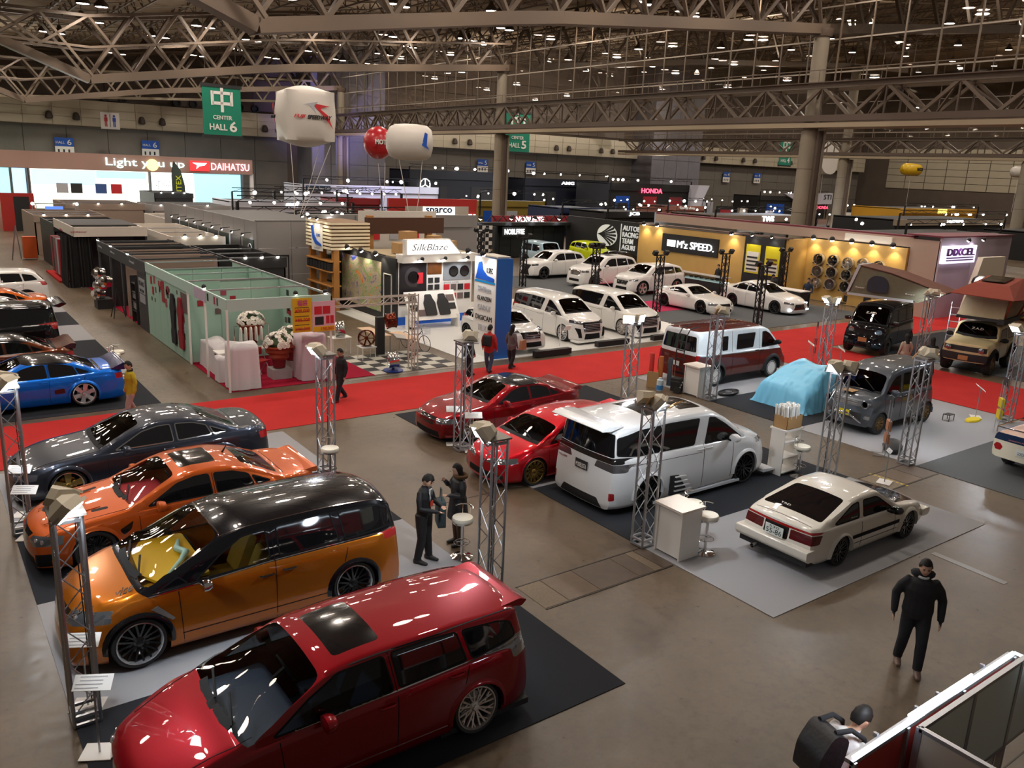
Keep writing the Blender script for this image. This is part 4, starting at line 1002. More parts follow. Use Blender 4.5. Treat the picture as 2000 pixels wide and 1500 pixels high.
# --- crimson estate in the foreground
L = 4.82; W = 1.84
pos, rz = place((5.27, 7.55), 'L', .97+2.93, L, W, 1.05)
root, hit, X = car('estate_car', 'crimson estate with glass sunroof and silver deep-dish wheels, nearest the camera', 'car', pos, rz, L, W, 2.93, .97, .335, scl=1.05,
    top=[(0, .60), (.06, .68), (.35, .80), (.8, .94), (.95, .975), (1.02, .99, 1), (1.75, 1.33), (2.1, 1.46), (2.7, 1.51), (3.6, 1.52), (4.3, 1.50), (4.62, 1.49), (4.68, 1.46, 1), (4.82, .98)],
    belt=[(0, .54), (.35, .70), (1.2, .90), (2.6, .97), (4.3, 1.03), (4.82, 1.0)], zb=.13, tk=.30, plan=(.76, .82), crown=.06, mt=paint('crimson', (.23, .001, .006), .5, .38),
    side_w=[([(1.38, .955), (1.80, 1.215), (2.15, 1.375), (2.7, 1.40), (2.78, 1.0)], glassmat('door_glass', (.10, .12, .14))), ([(2.86, 1.01), (2.80, 1.41), (3.3, 1.415), (3.66, 1.40), (3.76, 1.045)],), ([(3.84, 1.05), (3.74, 1.40), (4.25, 1.37), (4.45, 1.31), (4.52, 1.12)],)],
    ws=[(1.04, .5), (1.07, .86), (1.75, .74), (1.98, .68)], wsg=glassmat('windscreen_clear', (.7, .72, .7)), rw=('rear', [(.68, 1.05), (.6, 1.38)], .35), sunroof=(2.2, 2.78, .50), wheel=('mesh', 8, .80, .26), rimm=silverw, flare=(.045, .035, None), rearcam=.12, cam_=.08, arch=1.13,
    mirror=(1.95, .16), handles=[(2.68, .86), (3.60, .93)], seams=[([(1.5, .3), (1.44, .9)],), ([(2.80, .2), (2.82, 1.0), (2.76, 1.42)],), ([(3.78, 1.0), (3.72, .78)],), ([(1.62, .955), (2.8, .985), (3.8, 1.03), (4.55, 1.085)], .016, chrome, 'chrome_strip'),
        ([(.35, .66), (1.18, .80)], .009, trimb, 'panel_gap', 'top'), ([(.35, -.66), (1.18, -.80)], .009, trimb, 'panel_gap', 'top'), ([(2.3, .70), (3.4, .72), (4.6, .66)], .018, trimb, 'roof_gutter', 'top'), ([(2.3, -.70), (3.4, -.72), (4.6, -.66)], .018, trimb, 'roof_gutter', 'top'),
        ([(1.5, .30), (3.5, .30)], .012, chrome, 'sill_line')],
    front=[('headlight', [(.42, .48), (.40, .58), (.80, .70), (.84, .56)], lens), ('grille', [(-.36, .36), (-.42, .56), (.42, .56), (.36, .36)], blackg), ('air_intake', [(-.5, .16), (-.48, .3), (.48, .3), (.5, .16)], trimb)],
    rear=[('tail_lamp', [(.6, .84), (.66, 1.08), (.86, 1.14), (.88, .86)], lens)], inter='3a4860', seat_col='44566c')
for p_ in (mat('paint_crimson'),): p_.node_tree.nodes['Principled BSDF'].inputs['Coat Weight'].default_value = 1
MB().poly(rnd([(-1.98, 1.44), (-2.30, 1.475), (-2.42, 1.43), (-2.34, 1.36)], .03), 1.20, 'y', -.60).build('roof_spoiler', mat('paint_crimson'), root, 50)
MB().b2((-2.3, -.88, .12), (-1.0, .88, .2)).build('rear_diffuser', blackm, root)
MB().lathe([(0, 0), (.35, 0), (.38, .03)], 20, (-5, 0, 0)) 
# --- orange minivan with black upper half
L = 4.84; W = 1.85; org = paint('orange', (.46, .13, .008), .55, .25); blk = paint('black', (.006, .006, .008), .2, .15)
pos, rz = place((2.05, 11.30), 'L', .86, L, W, 1.07)
yel = (.62, .30, .005)
root, hit, X = car('minivan', 'orange minivan with a gloss black upper half and bright yellow dashboard', 'car', pos, rz, L, W, 3.08, .86, .36, scl=1.07,
    top=[(0, .76), (.05, .85), (.35, .98), (.8, 1.08), (.92, 1.105, 1), (1.5, 1.40), (2.0, 1.62), (2.4, 1.70), (3.6, 1.73), (4.4, 1.69), (4.65, 1.62), (4.72, 1.55, 1), (4.84, 1.10)],
    belt=[(0, .66), (.4, .85), (.95, 1.0), (2.6, 1.07), (4.84, 1.10)], zb=.14, tk=.24, plan=(.76, .84), crown=.07, edge_r=.08, mt=org,
    side_w=[([(1.62, 1.05), (1.98, 1.33), (2.28, 1.50), (2.62, 1.54), (2.66, 1.09)], clearg), ([(2.80, 1.11), (2.78, 1.55), (3.6, 1.57), (3.72, 1.13)],), ([(3.82, 1.13), (3.74, 1.565), (4.4, 1.53), (4.62, 1.42), (4.66, 1.19)],), ([(1.12, 1.02), (1.40, 1.16), (1.52, 1.04)],)],
    ws=[(.95, .5), (.97, .84), (1.5, .76), (1.98, .69)], wsg=glassmat('windscreen_clear', (.7, .72, .7)), rw=('rear', [(.72, 1.16), (.64, 1.52)], .35), wheel=('twin', 8, .80, .26), rimm=lipm, spm=darkw, flare=(.05, .03, blk), arch=1.10, rearcam=.08,
    roofm=blk, roofz=[(.86, 1.085), (1.0, .985), (2.6, 1.065), (4.9, 1.10), (4.9, 2), (.8, 2)],
    mirror=(1.72, .10), mirm=chrome, handles=[(2.58, .90), (2.92, .92)], handm=blackg, seams=[([(1.42, .22), (1.38, .98)],), ([(2.72, .2), (2.72, 1.05), (2.70, 1.55)],), ([(3.78, .8), (3.86, 1.1)],), ([(1.4, .36), (3.5, .36)], .012), ([(1.0, .985), (2.6, 1.075), (4.7, 1.12)], .014, chrome, 'waist_strip'),
        ([(1.98, .68), (2.3, .70), (4.5, .70)], .014, chrome, 'gutter_strip', 'top'), ([(1.98, -.68), (2.3, -.70), (4.5, -.70)], .014, chrome, 'gutter_strip', 'top'), ([(2.02, .66), (1.99, .3), (1.98, 0), (1.99, -.3), (2.02, -.66)], .02, chrome, 'windscreen_strip', 'top')],
    front=[('headlight', [(.40, .68), (.42, .84), (.84, .90), (.88, .74)], lens), ('grille', [(-.34, .50), (-.40, .82), (.40, .82), (.34, .50)], chrome), ('air_intake', [(-.5, .18), (-.46, .4), (.46, .4), (.5, .18)], org)],
    rear=[('tail_lamp', [(.58, .96), (.60, 1.08), (.86, 1.12), (.88, .98)], redl)], inter=yel, seat_col=(.5, .28, .03))
mint = mat('mint_trim', 'bfe6dc', .4)
MB().tube([(X(1.35), .55, 1.10), (X(1.55), .35, 1.135), (X(1.7), .1, 1.14), (X(1.62), -.1, 1.13), (X(1.72), -.4, 1.12)], [.012, .035, .05, .05, .02], 8).build('dashboard_trim', mint, root, 60)
MB().poly(rnd([(X(1.25), -.74), (X(1.06), -.35), (X(1.03), .35), (X(1.22), .74), (X(1.85), .74), (X(1.85), -.74)], .06), .04, 'z', 1.03).build('dashboard_top', mat('dash_yellow', (.95, .52, .01), .5), root, 40)
MB().add([(X(1.1), hit('side', X(1.1), .80)[0].y+.006, .86), (X(1.32), hit('side', X(1.32), .6)[0].y+.006, .62), (X(1.28), hit('side', X(1.28), .6)[0].y+.006, .60), (X(1.02), hit('side', X(1.02), .8)[0].y+.006, .82)], [(0, 1, 2, 3)]).build('fender_vent', silverw, root)
p_, q_ = hit('top', X(.22), .50)[0], hit('top', X(.80), .66)[0]; xa = (q_-p_).normalized(); za = hit('top', X(.5), .58)[1]; ya = za.cross(xa).normalized(); za = xa.cross(ya)
text('Love Service', .8, .17, (p_+q_)/2+za*.012, Matrix((xa, ya, za)).transposed(), mat('script_lettering', '1a0c04', .4), root, ext=.003, shear=.4)
# --- orange saloon with sunroof
ors = ('burnt_orange', (.50, .09, .012), .3, .25)
root, hit, X = sedan('saloon_car', 'burnt orange saloon with black sunroof and red cabin', (2.1, 14.75), 'L', .92, 4.78, 1.86, 1.38, 2.85, .92, .335, ors, scl=1.08, sunroof=(2.38, 3.0, .42), ws=[(1.47, .4), (1.5, .76), (2.25, .58)], inter='d84048', seat_col='d84850', wsg=MATS['windscreen_clear'], wheel=('mesh', 10, .78, .25), rimm=darkw, flare=(.04, .03, None),
    front=[('headlight', [(.46, .46), (.40, .60), (.84, .68), (.88, .54)], lens), ('grille', [(-.22, .34), (-.36, .62), (.36, .62), (.22, .34)], blackg), ('air_intake', [(-.66, .14), (-.6, .30), (.6, .30), (.66, .14)], trimb), ('brake_duct', [(.62, .16), (.66, .38), (.84, .40), (.80, .18)], trimb)],
    sidecuts=[('fender_vent', [(1.28, .62), (1.50, .74), (1.46, .60), (1.34, .52)], blackg)],
    topcuts=[('bonnet_vent', [(.95, .52), (1.2, .56), (1.2, .46), (.95, .42)], trimb), ('bonnet_vent', [(.95, -.52), (1.2, -.56), (1.2, -.46), (.95, -.42)], trimb)])
MB().poly(rnd([(-2.0, .96), (-2.3, 1.02), (-2.40, 1.02), (-2.38, .92)], .02), 1.4, 'y', -.70).build('boot_spoiler', MATS['paint_burnt_orange'], root, 50)
MB().tube([(-.85, 0, 1.34), (-.93, 0, 1.46)], [.02, .006], 6).build('aerial', trimb, root)
MB().tube([(X(.28), .30, .71), (X(.28), .36, .73), (X(.8), .40, .845), (X(1.1), .40, .88)], .008, 5).tube([(X(.28), -.30, .71), (X(.28), -.36, .73), (X(.8), -.40, .845), (X(1.1), -.40, .88)], .008, 5).build('bonnet_crease', MATS['paint_burnt_orange'], root, 60)
# --- long dark grey saloon
gp = ('graphite', (.032, .037, .052), .7, .28)
root, hit, X = sedan('saloon_car', 'long dark grey saloon with gold star wheels and chrome window frames', (2.18, 18.16), 'L', .98, 5.12, 1.88, 1.42, 2.98, .98, .345, gp, scl=1.05, wheel=('star', 5, .80, .25), rimm=lipm, spm=gold, flare=(.05, .04, None), wtrim=chrome,
    roofm=MATS.get('paint_graphite') , roofz=[(1.9, 1.33), (4.1, 1.33), (4.1, 2), (1.9, 2)],
    front=[('headlight', [(.34, .52), (.34, .66), (.86, .66), (.88, .54)], lens_d), ('grille', [(-.28, .46), (-.30, .70), (.30, .70), (.28, .46)], chrome), ('air_intake', [(-.5, .18), (-.46, .34), (.46, .34), (.5, .18)], trimb)])
for w in ([(1.86, .94), (2.40, 1.22), (2.72, 1.29), (3.6, 1.28), (3.78, 1.20), (4.12, 1.01)],):
    pass
# --- left row beyond the red carpet
blu = ('cobalt_blue', (.01, .17, .75), .55, .25)
root, hit, X = sedan('coupe_saloon', 'bright cobalt blue saloon with black roof and chrome wheels past the red carpet', (3.68, 25.47), 'L', .95+2.85, 4.95, 1.92, 1.40, 2.85, .95, .345, blu, roofm=blk, roofz=[(1.95, 1.305), (2.4, 1.30), (3.7, 1.26), (3.9, 1.16), (4.3, 1.0), (4.4, 1.5), (4.0, 2), (1.9, 2)], wheel=('star', 6, .82, .26), rimm=lipm, flare=(.05, .05, None), rearcam=.14,
    sidecuts=[('side_vent', [(3.05, .45), (3.32, .46), (3.30, .60), (3.05, .58)], blackg)])
MB().poly(rnd([(-2.05, 1.0), (-2.4, 1.16), (-2.5, 1.16), (-2.45, .96)], .02), 1.7, 'y', -.85).build('boot_spoiler', paint('navy', (.01, .02, .12), .5, .2), root, 50)
brz = ('bronze_brown', (.12, .028, .008), .6, .25)
root, hit, X = sedan('saloon_car', 'metallic bronze saloon with black roof and pale green seats', (2.95, 28.95), 'L', .9+2.85, 4.9, 1.90, 1.42, 2.85, .9, .34, brz, roofm=blk, roofz=[(1.9, 1.31), (3.6, 1.26), (4.3, 1.0), (4.4, 1.5), (1.9, 2)], inter='5f8a78', seat_col='9cc8b0', glass=clearg2, wheel=('mesh', 10, .8, .25), rimm=silverw, flare=(.05, .04, None))
MB().poly(rnd([(-1.95, 1.0), (-2.3, 1.14), (-2.45, 1.12), (-2.4, .96)], .02), 1.6, 'y', -.8).build('boot_spoiler', MATS['paint_bronze_brown'], root, 50)
root, hit, X = tall('minivan', 'gloss black tall minivan with black windows in the left row', (3.2, 32.5), 'L', 3.95, 4.93, 1.88, 1.9, 3.0, .95, .36, ('black', (.006, .006, .008), .2, .15), wheel=('mesh', 9, .78, .25), rimm=darkw)
MB().poly(rnd([(-2.2, 1.78), (-2.55, 1.90), (-2.7, 1.84), (-2.45, 1.72)], .03), 1.6, 'y', -.8).build('roof_spoiler', blk, root, 50)
sedan('saloon_car', 'silver grey saloon roofline between the black minivan and the orange coupe', (3.2, 36.6), 'L', 3.7, 4.9, 1.84, 1.5, 2.8, .92, .335, ('silver', (.45, .46, .50), .8, .25))
sedan('coupe_car', 'bright orange low coupe in the left row', (3.7, 40.0), 'L', 3.6, 4.7, 1.88, 1.34, 2.7, .92, .335, ('orange_coupe', (.6, .12, .01), .3, .25))
suv('crossover_car', 'white crossover with red tail lamps and black arches in the left row', (4.3, 43.7), 'L', 3.65, 4.65, 1.88, 1.72, 2.72, .93, .37, ('white', (.78, .77, .75), .05, .25), wheel=('mesh', 8, .76, .23), rimm=darkw)
sedan('saloon_car', 'dark car at the left edge beyond the white crossover', (1.9, 48.5), 'L', 3.7, 4.8, 1.84, 1.42, 2.8, .92, .335, ('black', (.006, .006, .008), .2, .15))
# --- second block
dr = ('dark_red', (.24, .004, .008), .65, .26)
root, hit, X = sedan('saloon_car', 'dark red lowered saloon with black roof and boot wing', (11.75, 17.5), 'L', .95, 4.85, 1.86, 1.38, 2.78, .95, .335, dr, roofm=blk, roofz=[(2.05, 1.305), (3.35, 1.29), (3.35, 2), (2.05, 2)], wheel=('thin', 14, .82, .24), rimm=silverw, flare=(.05, .05, None),
    front=[('headlight', [(.44, .50), (.42, .64), (.84, .66), (.88, .54)], lens), ('grille', [(-.34, .44), (-.38, .64), (.38, .64), (.34, .44)], blackg), ('air_intake', [(-.6, .14), (-.56, .30), (.56, .30), (.6, .14)], trimb)])
MB().poly(rnd([(-1.95, .98), (-2.3, 1.06), (-2.42, 1.05), (-2.38, .93)], .02), 1.5, 'y', -.75).build('boot_wing', MATS['paint_dark_red'], root, 50)
MB().poly(rnd([(-2.5, .10), (-2.55, .16), (-1.8, .16), (-1.8, .10)], .02), 1.7, 'y', -.85)
rr = ('bright_red', (.52, .004, .014), .6, .28)
root, hit, X = sedan('estate_car', 'bright red lowered five-door car with dark dashboard beside the white minivan', (11.22, 14.1), 'L', .95, 4.75, 1.82, 1.46, 2.75, .95, .335, rr, rw=('top', [(3.9, .5), (4.45, .56)]),
    top=[(0, .60), (.06, .68), (.4, .80), (.9, .93), (1.05, .96, 1), (1.75, 1.30), (2.2, 1.43), (2.8, 1.46), (3.6, 1.41), (4.1, 1.27), (4.6, 1.08), (4.68, 1.06, 1), (4.75, .92)], belt=[(0, .54), (.4, .70), (1.05, .88), (3.2, .96), (4.75, .98)],
    ws=[(1.09, .76), (1.74, .66)], side_w=[([(1.4, .93), (1.8, 1.2), (2.2, 1.32), (2.6, 1.34), (2.64, .98)],), ([(2.72, .985), (2.7, 1.34), (3.4, 1.31), (3.55, 1.02)],), ([(3.62, 1.03), (3.5, 1.30), (3.85, 1.22), (4.1, 1.07)],)],
    seams=[([(1.35, .25), (1.35, .9)],), ([(2.68, .22), (2.68, .97)],)], mirror=(1.65, .14), handles=[(2.55, .86), (3.45, .89)], inter='2e2430', wsg=clearg, wheel=('mesh', 12, .8, .25), rimm=gold,
    front=[('headlight', [(.22, .54), (.26, .64), (.82, .72), (.86, .60)], lens), ('air_intake', [(-.5, .18), (-.46, .34), (.46, .34), (.5, .18)], trimb), ('fog_lamp', [(.56, .22), (.56, .32), (.74, .34), (.74, .24)], blackg)])
MB().poly(rnd([(-1.9, 1.16), (-2.35, 1.22), (-2.5, 1.16), (-2.3, 1.02)], .03), 1.5, 'y', -.75).build('boot_spoiler', MATS['paint_bright_red'], root, 50)
# white minivan with rear to the left
wh = ('pearl_white', (.76, .77, .78), .12, .22)
wpos = (12.5, 11.72)
root, hit, X = tall('minivan', 'pearl white widened minivan with tail to the left and open-vent rear arches', wpos, 'R', .95+2.98, 4.95, 1.9, 1.88, 2.98, .95, .36, wh, scl=1.09, wheel=('mesh', 8, .8, .26), rimm=darkw, flare=(.05, .04, None), glass=tint_d,
    rear=[('rear_window', [(-.80, 1.20), (-.72, 1.64), (.72, 1.64), (.80, 1.20)], tint_d), ('garnish', [(-.90, 1.07), (-.88, 1.19), (.88, 1.19), (.90, 1.07)], blackg), ('tail_lamp', [(.34, .93), (.40, 1.065), (.93, 1.065), (.93, .90)], lens_d), ('reflector', [(.80, .34), (.80, .50), (.87, .50), (.87, .34)], redl), ('diffuser_opening', [(-.64, .135), (-.5, .32), (.5, .32), (.64, .135)], blackm)], rw=None,
    topcuts=[('sunroof', [(2.1, .50), (2.1, -.50), (2.75, -.50), (2.75, .50)], blackg), ('sunroof', [(3.15, .50), (3.15, -.50), (3.75, -.50), (3.75, .50)], blackg)])
wp = MATS['paint_pearl_white']
MB().poly(rnd([(-2.05, 1.80), (-2.45, 1.85), (-2.68, 1.79), (-2.64, 1.76), (-2.4, 1.74)], .03), 1.5, 'y', -.75).build('roof_spoiler', wp, root, 50)
p, n = hit('rear', 0, .85); 
plate(root, hit, X, 4.95, -1, .86, plateg, 'MODELLISTA', .36, .18, tcol=white)
plate(root, hit, X, 4.95, -1, .92, wp, None, .01, .01)
text('VELLFIRE', .26, .04, hit('rear', .62, .86)[0]+Vector((-.012, 0, 0)), face_R((-1, 0, 0)), chrome, root, 'badge', .004)
mb = MB()
for k in range(4): mb.bar((X(3.22), -.985, .58-.1*k), (X(3.22)+.32+.06*k, -.985, .56-.1*k), .05, .024)
mb.build('vent_fins', wp, root)
MB().poly([(X(3.34), .2), (X(3.34), .62), (X(3.10), .60), (X(2.8), .2)], .03, 'y', -.975).build('vent_recess', blackm, root)
MB().bar((-2.3, -.6, .16), (-2.3, .6, .16), .04, .03).bar((-2.32, -.2, .12), (-2.32, -.2, .26), .03).bar((-2.32, .2, .12), (-2.32, .2, .26), .03).build('diffuser_fin', wp, root)
MB().b2((-1.3, -.97, .10), (1.35, -.90, .15)).b2((-1.3, .90, .10), (1.35, .97, .15)).build('side_skirt', wp, root)
MB().poly(rnd([(2.2, .12), (2.62, .12), (2.62, .16), (2.2, .2)], .02), 1.9, 'y', -.95).build('front_lip', wp, root)
# white hatchback coupe (tail to the left, plate 55-86)
L = 4.2; W = 1.66
pos, rz = place((13.77, 7.85), 'R', .8+2.4, L, W)
cw = paint('cream_white', (.72, .68, .60), .05, .25)
root, hit, X = car('hatchback_coupe', 'old angular white and black three-door coupe with carbon bonnet and plate 55-86', 'car', pos, rz, L, W, 2.4, .8, .305,
    top=[(0, .60), (.04, .66), (.5, .76), (1.18, .85), (1.22, .86, 1), (1.85, 1.24, 1), (2.0, 1.27), (2.5, 1.27), (2.78, 1.23, 1), (3.92, .93, 1), (4.14, .92), (4.2, .88)],
    belt=[(0, .55), (.5, .70), (1.22, .79), (3.9, .86), (4.2, .82)], zb=.18, tk=.30, plan=(.9, .9), nose=[(0, .08), (.35, 0), (.5, .02), (.9, .08)], tail=[(0, .10), (.3, .02), (.48, 0), (.6, .05), (1, .1)], crown=.035, edge_r=.045, mt=cw,
    side_w=[([(1.44, .82), (1.88, 1.10), (1.98, 1.14), (2.42, 1.155), (2.48, .855)], tint), ([(2.62, .86), (2.58, 1.15), (2.8, 1.13), (3.42, .90), (3.38, .875)], tint_d)],
    ws=[(1.27, .66), (1.86, .56)], rw=('top', [(2.84, .54), (3.72, .66)]), rwg=tint_d, wheel=('mesh', 8, .74, .22), rimm=darkw, flare=(.05, .045, None), arch=1.13, mirm=blackg, mirror=(1.62, .13), handles=[],
    seams=[([(1.35, .3), (1.38, .8)],), ([(2.54, .28), (2.56, .85)],), ([(.85+.35, .50), (2.85, .52)], .07, trimb, 'side_moulding'), ([(1.25, .36), (2.85, .38)], .012), ([(3.95, .62), (3.95, -.62)], .01, trimb, 'panel_gap', 'top')],
    front=[('headlight', [(.40, .50), (.40, .60), (.76, .61), (.78, .50)], lens), ('grille', [(-.36, .50), (-.36, .60), (.36, .60), (.36, .50)], blackg)],
    rear=[('tail_light_bar', [(-.79, .795), (-.79, .84), (.79, .84), (.79, .795)], redl), ('tail_lamp', [(.30, .60), (.30, .785), (.80, .78), (.80, .60)], redsm), ('rear_panel', [(-.27, .56), (-.27, .80), (.27, .80), (.27, .56)], blackg)],
    topcuts=[('bonnet', [(.22, .60), (.22, -.60), (1.2, -.66), (1.2, .66)], blackg)], inter=(.015, .015, .015))
MB().poly(rnd([(-2.12, .31), (-2.18, .38), (-2.18, .53), (-1.9, .53), (-1.9, .31)], .03), 1.62, 'y', -.81).build('bumper', cw, root, 50)
MB().b2((-2.09, -.76, .20), (-1.8, .76, .31)).build('bumper_skirt', blackm, root)
MB().poly(rnd([(2.13, .36), (2.19, .42), (2.17, .52), (1.9, .52), (1.9, .36)], .03), 1.6, 'y', -.8).build('bumper', cw, root, 50)
MB().lathe([(.05, 0), (.05, .22), (.043, .22), (.04, .1)], 14, (-2.02, .34, .24), face_R((-1, 0, 0))).build('exhaust', chrome, root, 40)
o = plate(root, hit, X, L, -1, .66, platew, '55-86', .40, .20, top='530', tcol=mat('plate_green', '0e3a2c', .4)); o.location.x -= .03
text('Mathers', .2, .035, (X(2.78), -.76, .90), face_R((0, -1, 0)), white, root, 'sticker', .003)
text('TRD', .22, .05, hit('top', X(3.62), .2)[0]+Vector((0, 0, .012)), Matrix.Rotation(-pi/2, 3, 'Z') @ Matrix.Rotation(radians(15), 3, 'X'), white, root, 'sticker', .002)
# --- third block: van, sheeted car, kei van, pickup
brn = paint('chestnut', (.115, .018, .012), .15, .3)
root, hit, X = tall('panel_van', 'two-tone white and chestnut brown van with black rear ladder', (22.52, 18.51*.995), 'R', 1.0+3.11, 5.2, 1.9, 2.06, 3.11, 1.0, .37, ('van_white', (.72, .78, .82), .05, .25),
    top=[(0, .80), (.05, .95), (.35, 1.12), (.45, 1.17, 1), (1.05, 1.72), (1.3, 1.92), (1.7, 2.02), (4.9, 2.04), (5.05, 2.0), (5.1, 1.94, 1), (5.2, 1.2)], belt=[(0, .75), (.5, 1.12), (5.2, 1.2)], plan=(.91, .96), zb=.3, tk=.12, edge_r=.07,
    side_w=[([(.72, 1.22), (1.2, 1.66), (1.42, 1.76), (1.62, 1.76), (1.64, 1.20)], clearg2), ([(2.15, 1.25), (2.02, 1.76), (3.0, 1.76), (3.06, 1.24)],), ([(3.55, 1.26), (3.52, 1.74), (3.82, 1.74), (3.82, 1.26)],)],
    ws=[(.5, .80), (1.06, .72)], rw=('rear', [(.78, 1.28), (.70, 1.80)], .4), rwg=tint_d, lower=(brn, [(-.1, 1.08), (5.3, 1.15), (5.3, -.1), (-.1, -.1)]), roofm=brn, roofz=[(1.42, 1.955), (5.0, 1.975), (5.0, 2.4), (1.42, 2.4)],
    wheel=('twin', 8, .62, .25), rimm=darkw, flare=(.09, .05, blackm), arch=1.16, seams=[([(1.78, .35), (1.78, 1.9)],), ([(3.3, .35), (3.3, 1.9)],), ([(1.9, 1.08), (4.9, 1.14)], .02, chrome, 'slide_rail')], mirror=(.95, .30), mirm=trimb, handles=[(1.66, 1.1), (1.95, 1.12)], handm=trimb,
    front=[('headlight', [(.5, .72), (.5, .92), (.88, .98), (.9, .72)], lens), ('grille', [(-.45, .75), (-.45, .95), (.45, .95), (.45, .75)], trimb)],
    rear=[('tail_lamp', [(.80, .85), (.80, 1.18), (.90, 1.18), (.90, .85)], redl), ('step', [(-.40, .42), (-.40, .50), (.40, .50), (.40, .42)], trimb)])
lad = MB()
for y in (-.12, -.48): lad.tube([(X(4.75), y, 2.10), (X(5.12), y, 2.06), (X(5.26), y, 1.85), (X(5.34), y, 1.2), (X(5.32), y, .55)], .022, 6)
for z in (.7, 1.0, 1.3, 1.6, 1.85): lad.bar((X(5.33)+max(0, z-1.3)*.12, -.12, z), (X(5.33)+max(0, z-1.3)*.12, -.48, z), .035)
lad.build('rear_ladder', blackm, root, 40)
for z in range(12): MB().b2((X(4.95), -.72+z*.13, 2.035), (X(1.9), -.70+z*.13, 2.05)).build('roof_rib', brn, root)
plate(root, hit, X, 5.2, -1, .78, platew, None, .3, .16)
# whitewall lettering rings on the van's tyres
for ch in [c for c in root.children if c.name.startswith('wheel') and c.location.y < 0]:
    MB().lathe([(.37*.70, .105), (.37*.76, .118)], 28).build('white_ring', white, ch)
# grey kei van
gk = ('gunmetal', (.085, .095, .11), .7, .3)
root, hit, X = tall('kei_van', 'dark metallic grey boxy kei van with bull bar and yellow plate', (22.55, 12.26), 'L', .62, 3.6, 1.6, 1.96, 2.6, .62, .33, gk,
    top=[(0, .98), (.05, 1.08), (.4, 1.17), (.62, 1.21, 1), (1.02, 1.72), (1.3, 1.88), (1.9, 1.96), (3.3, 1.96), (3.48, 1.9), (3.53, 1.82, 1), (3.6, 1.1)], belt=[(0, .92), (.6, 1.12), (3.6, 1.16)], zb=.26, plan=(.94, .97), tk=.10, edge_r=.07,
    side_w=[([(.82, 1.18), (1.15, 1.54), (1.32, 1.66), (1.58, 1.70), (1.60, 1.18)], clearg2), ([(1.72, 1.2), (1.72, 1.72), (2.5, 1.74), (2.5, 1.2)], tint), ([(2.62, 1.2), (2.62, 1.74), (3.3, 1.72), (3.36, 1.2)], tint)],
    ws=[(.66, .66), (1.03, .60)], wsg=glassmat('windscreen_blue', (.10, .10, .30)), rw=('rear', [(.62, 1.22), (.56, 1.7)], .4), wheel=('mesh', 8, .60, .2), rimm=bronzew, flare=(.05, .03, None),
    seams=[([(.78, .4), (.78, 1.16)],), ([(1.66, .35), (1.66, 1.75)],), ([(1.75, 1.02), (3.4, 1.06)], .02, MATS.get('x') or trimb, 'rail')], mirror=(1.05, .2), handles=[(1.5, 1.05), (1.8, 1.06)],
    front=[('headlight', [(.42, .84), (.42, 1.02), (.74, 1.02), (.76, .84)], lens_d), ('grille', [(-.40, .82), (-.40, 1.02), (.40, 1.02), (.40, .82)], mat('grille_grey', (.2, .21, .22), .3, .6)), ('air_intake', [(-.5, .42), (-.5, .64), (.5, .64), (.5, .42)], blackm), ('fog_lamp', [(.56, .48), (.56, .58), (.72, .58), (.72, .48)], lens)])
louvre(root, chrome, -.40, .40, (.86, .92, .98), 1.80, .015)
for y in (-.58, .58): MB().lathe([(.12, 0), (.12, .02), (.09, .03), (.085, 0)], 18, (1.74, y, .93), face_R((1, 0, 0))).build('lamp_ring', lens, root)
MB().tube([(1.72, -.5, .36), (1.9, -.46, .48), (1.95, -.2, .62), (1.95, .2, .62), (1.9, .46, .48), (1.72, .5, .36)], .03, 8).build('bull_bar', chrome, root, 50)
o = plate(root, hit, X, 3.6, 1, .62, platey, None, .33, .165, y=.05); o.location.x += .12
MB().b2((X(.55), -.30, 1.17), (X(.18), .05, 1.185)).build('bonnet_card', mat('cardboard', 'b08a5c', .8), root)
MB().tube([(1.815, -.05, .97), (1.815, -.05, .88)], .008, 5).tube([(1.815, .05, .97), (1.815, .05, .88)], .008, 5).tube([(1.815, -.05, .925), (1.815, .05, .925)], .008, 5).build('badge', chrome, root)
# blue sheeted car
bs_ = bpy.data.materials.new('blue_sheet'); bs_.use_nodes = True; b = bs_.node_tree.nodes['Principled BSDF']; b.inputs['Base Color'].default_value = (.22, .62, .88, 1); b.inputs['Roughness'].default_value = .35; b.inputs['Alpha'].default_value = .93
MATS['blue_sheet'] = bs_
bm = bmesh.new(); bmesh.ops.create_grid(bm, x_segments=90, y_segments=60, size=1)
from mathutils import noise as mn
for v in bm.verts:
    u, w = v.co.x, v.co.y
    x = u*2.25; y = w*1.32
    # height of a low coupe under a sheet
    s = (u+1)/2
    prof = interp([(0, .3), (.06, .62), (.3, .80), (.42, 1.08), (.55, 1.28), (.7, 1.22), (.85, .92), (.95, .72), (1, .4)], s)*(1+.05*sin(s*9+w*3))
    e = max(abs(w)-.52, 0)/.48; z = prof*(1-e**1.9)
    if e > .0: y = math.copysign(.52*1.32+(.22+.16*e)*e**.55*1.0, w)
    ee = max(abs(u)-.9, 0)/.1; z *= (1-ee**1.5*.97); x *= (1-.02*ee)
    n_ = mn.noise(Vector((u*4, w*3, 3)))*.13+mn.noise(Vector((u*13, w*9, 1)))*.05+mn.noise(Vector((u*34, w*22, 5)))*.02
    f = mn.noise(Vector((u*9+w*2, z*1.5, 7)))*.10*(e if e > .2 else 0)
    v.co = (x+n_*.6*(ee if ee > .2 else .2), y+n_*.8+math.copysign(f, w), max(.02, z+n_*(.6 if e < .9 else 0)))
me = bpy.data.meshes.new('sheet'); bm.to_mesh(me); bm.free()
for p in me.polygons: p.use_smooth = True
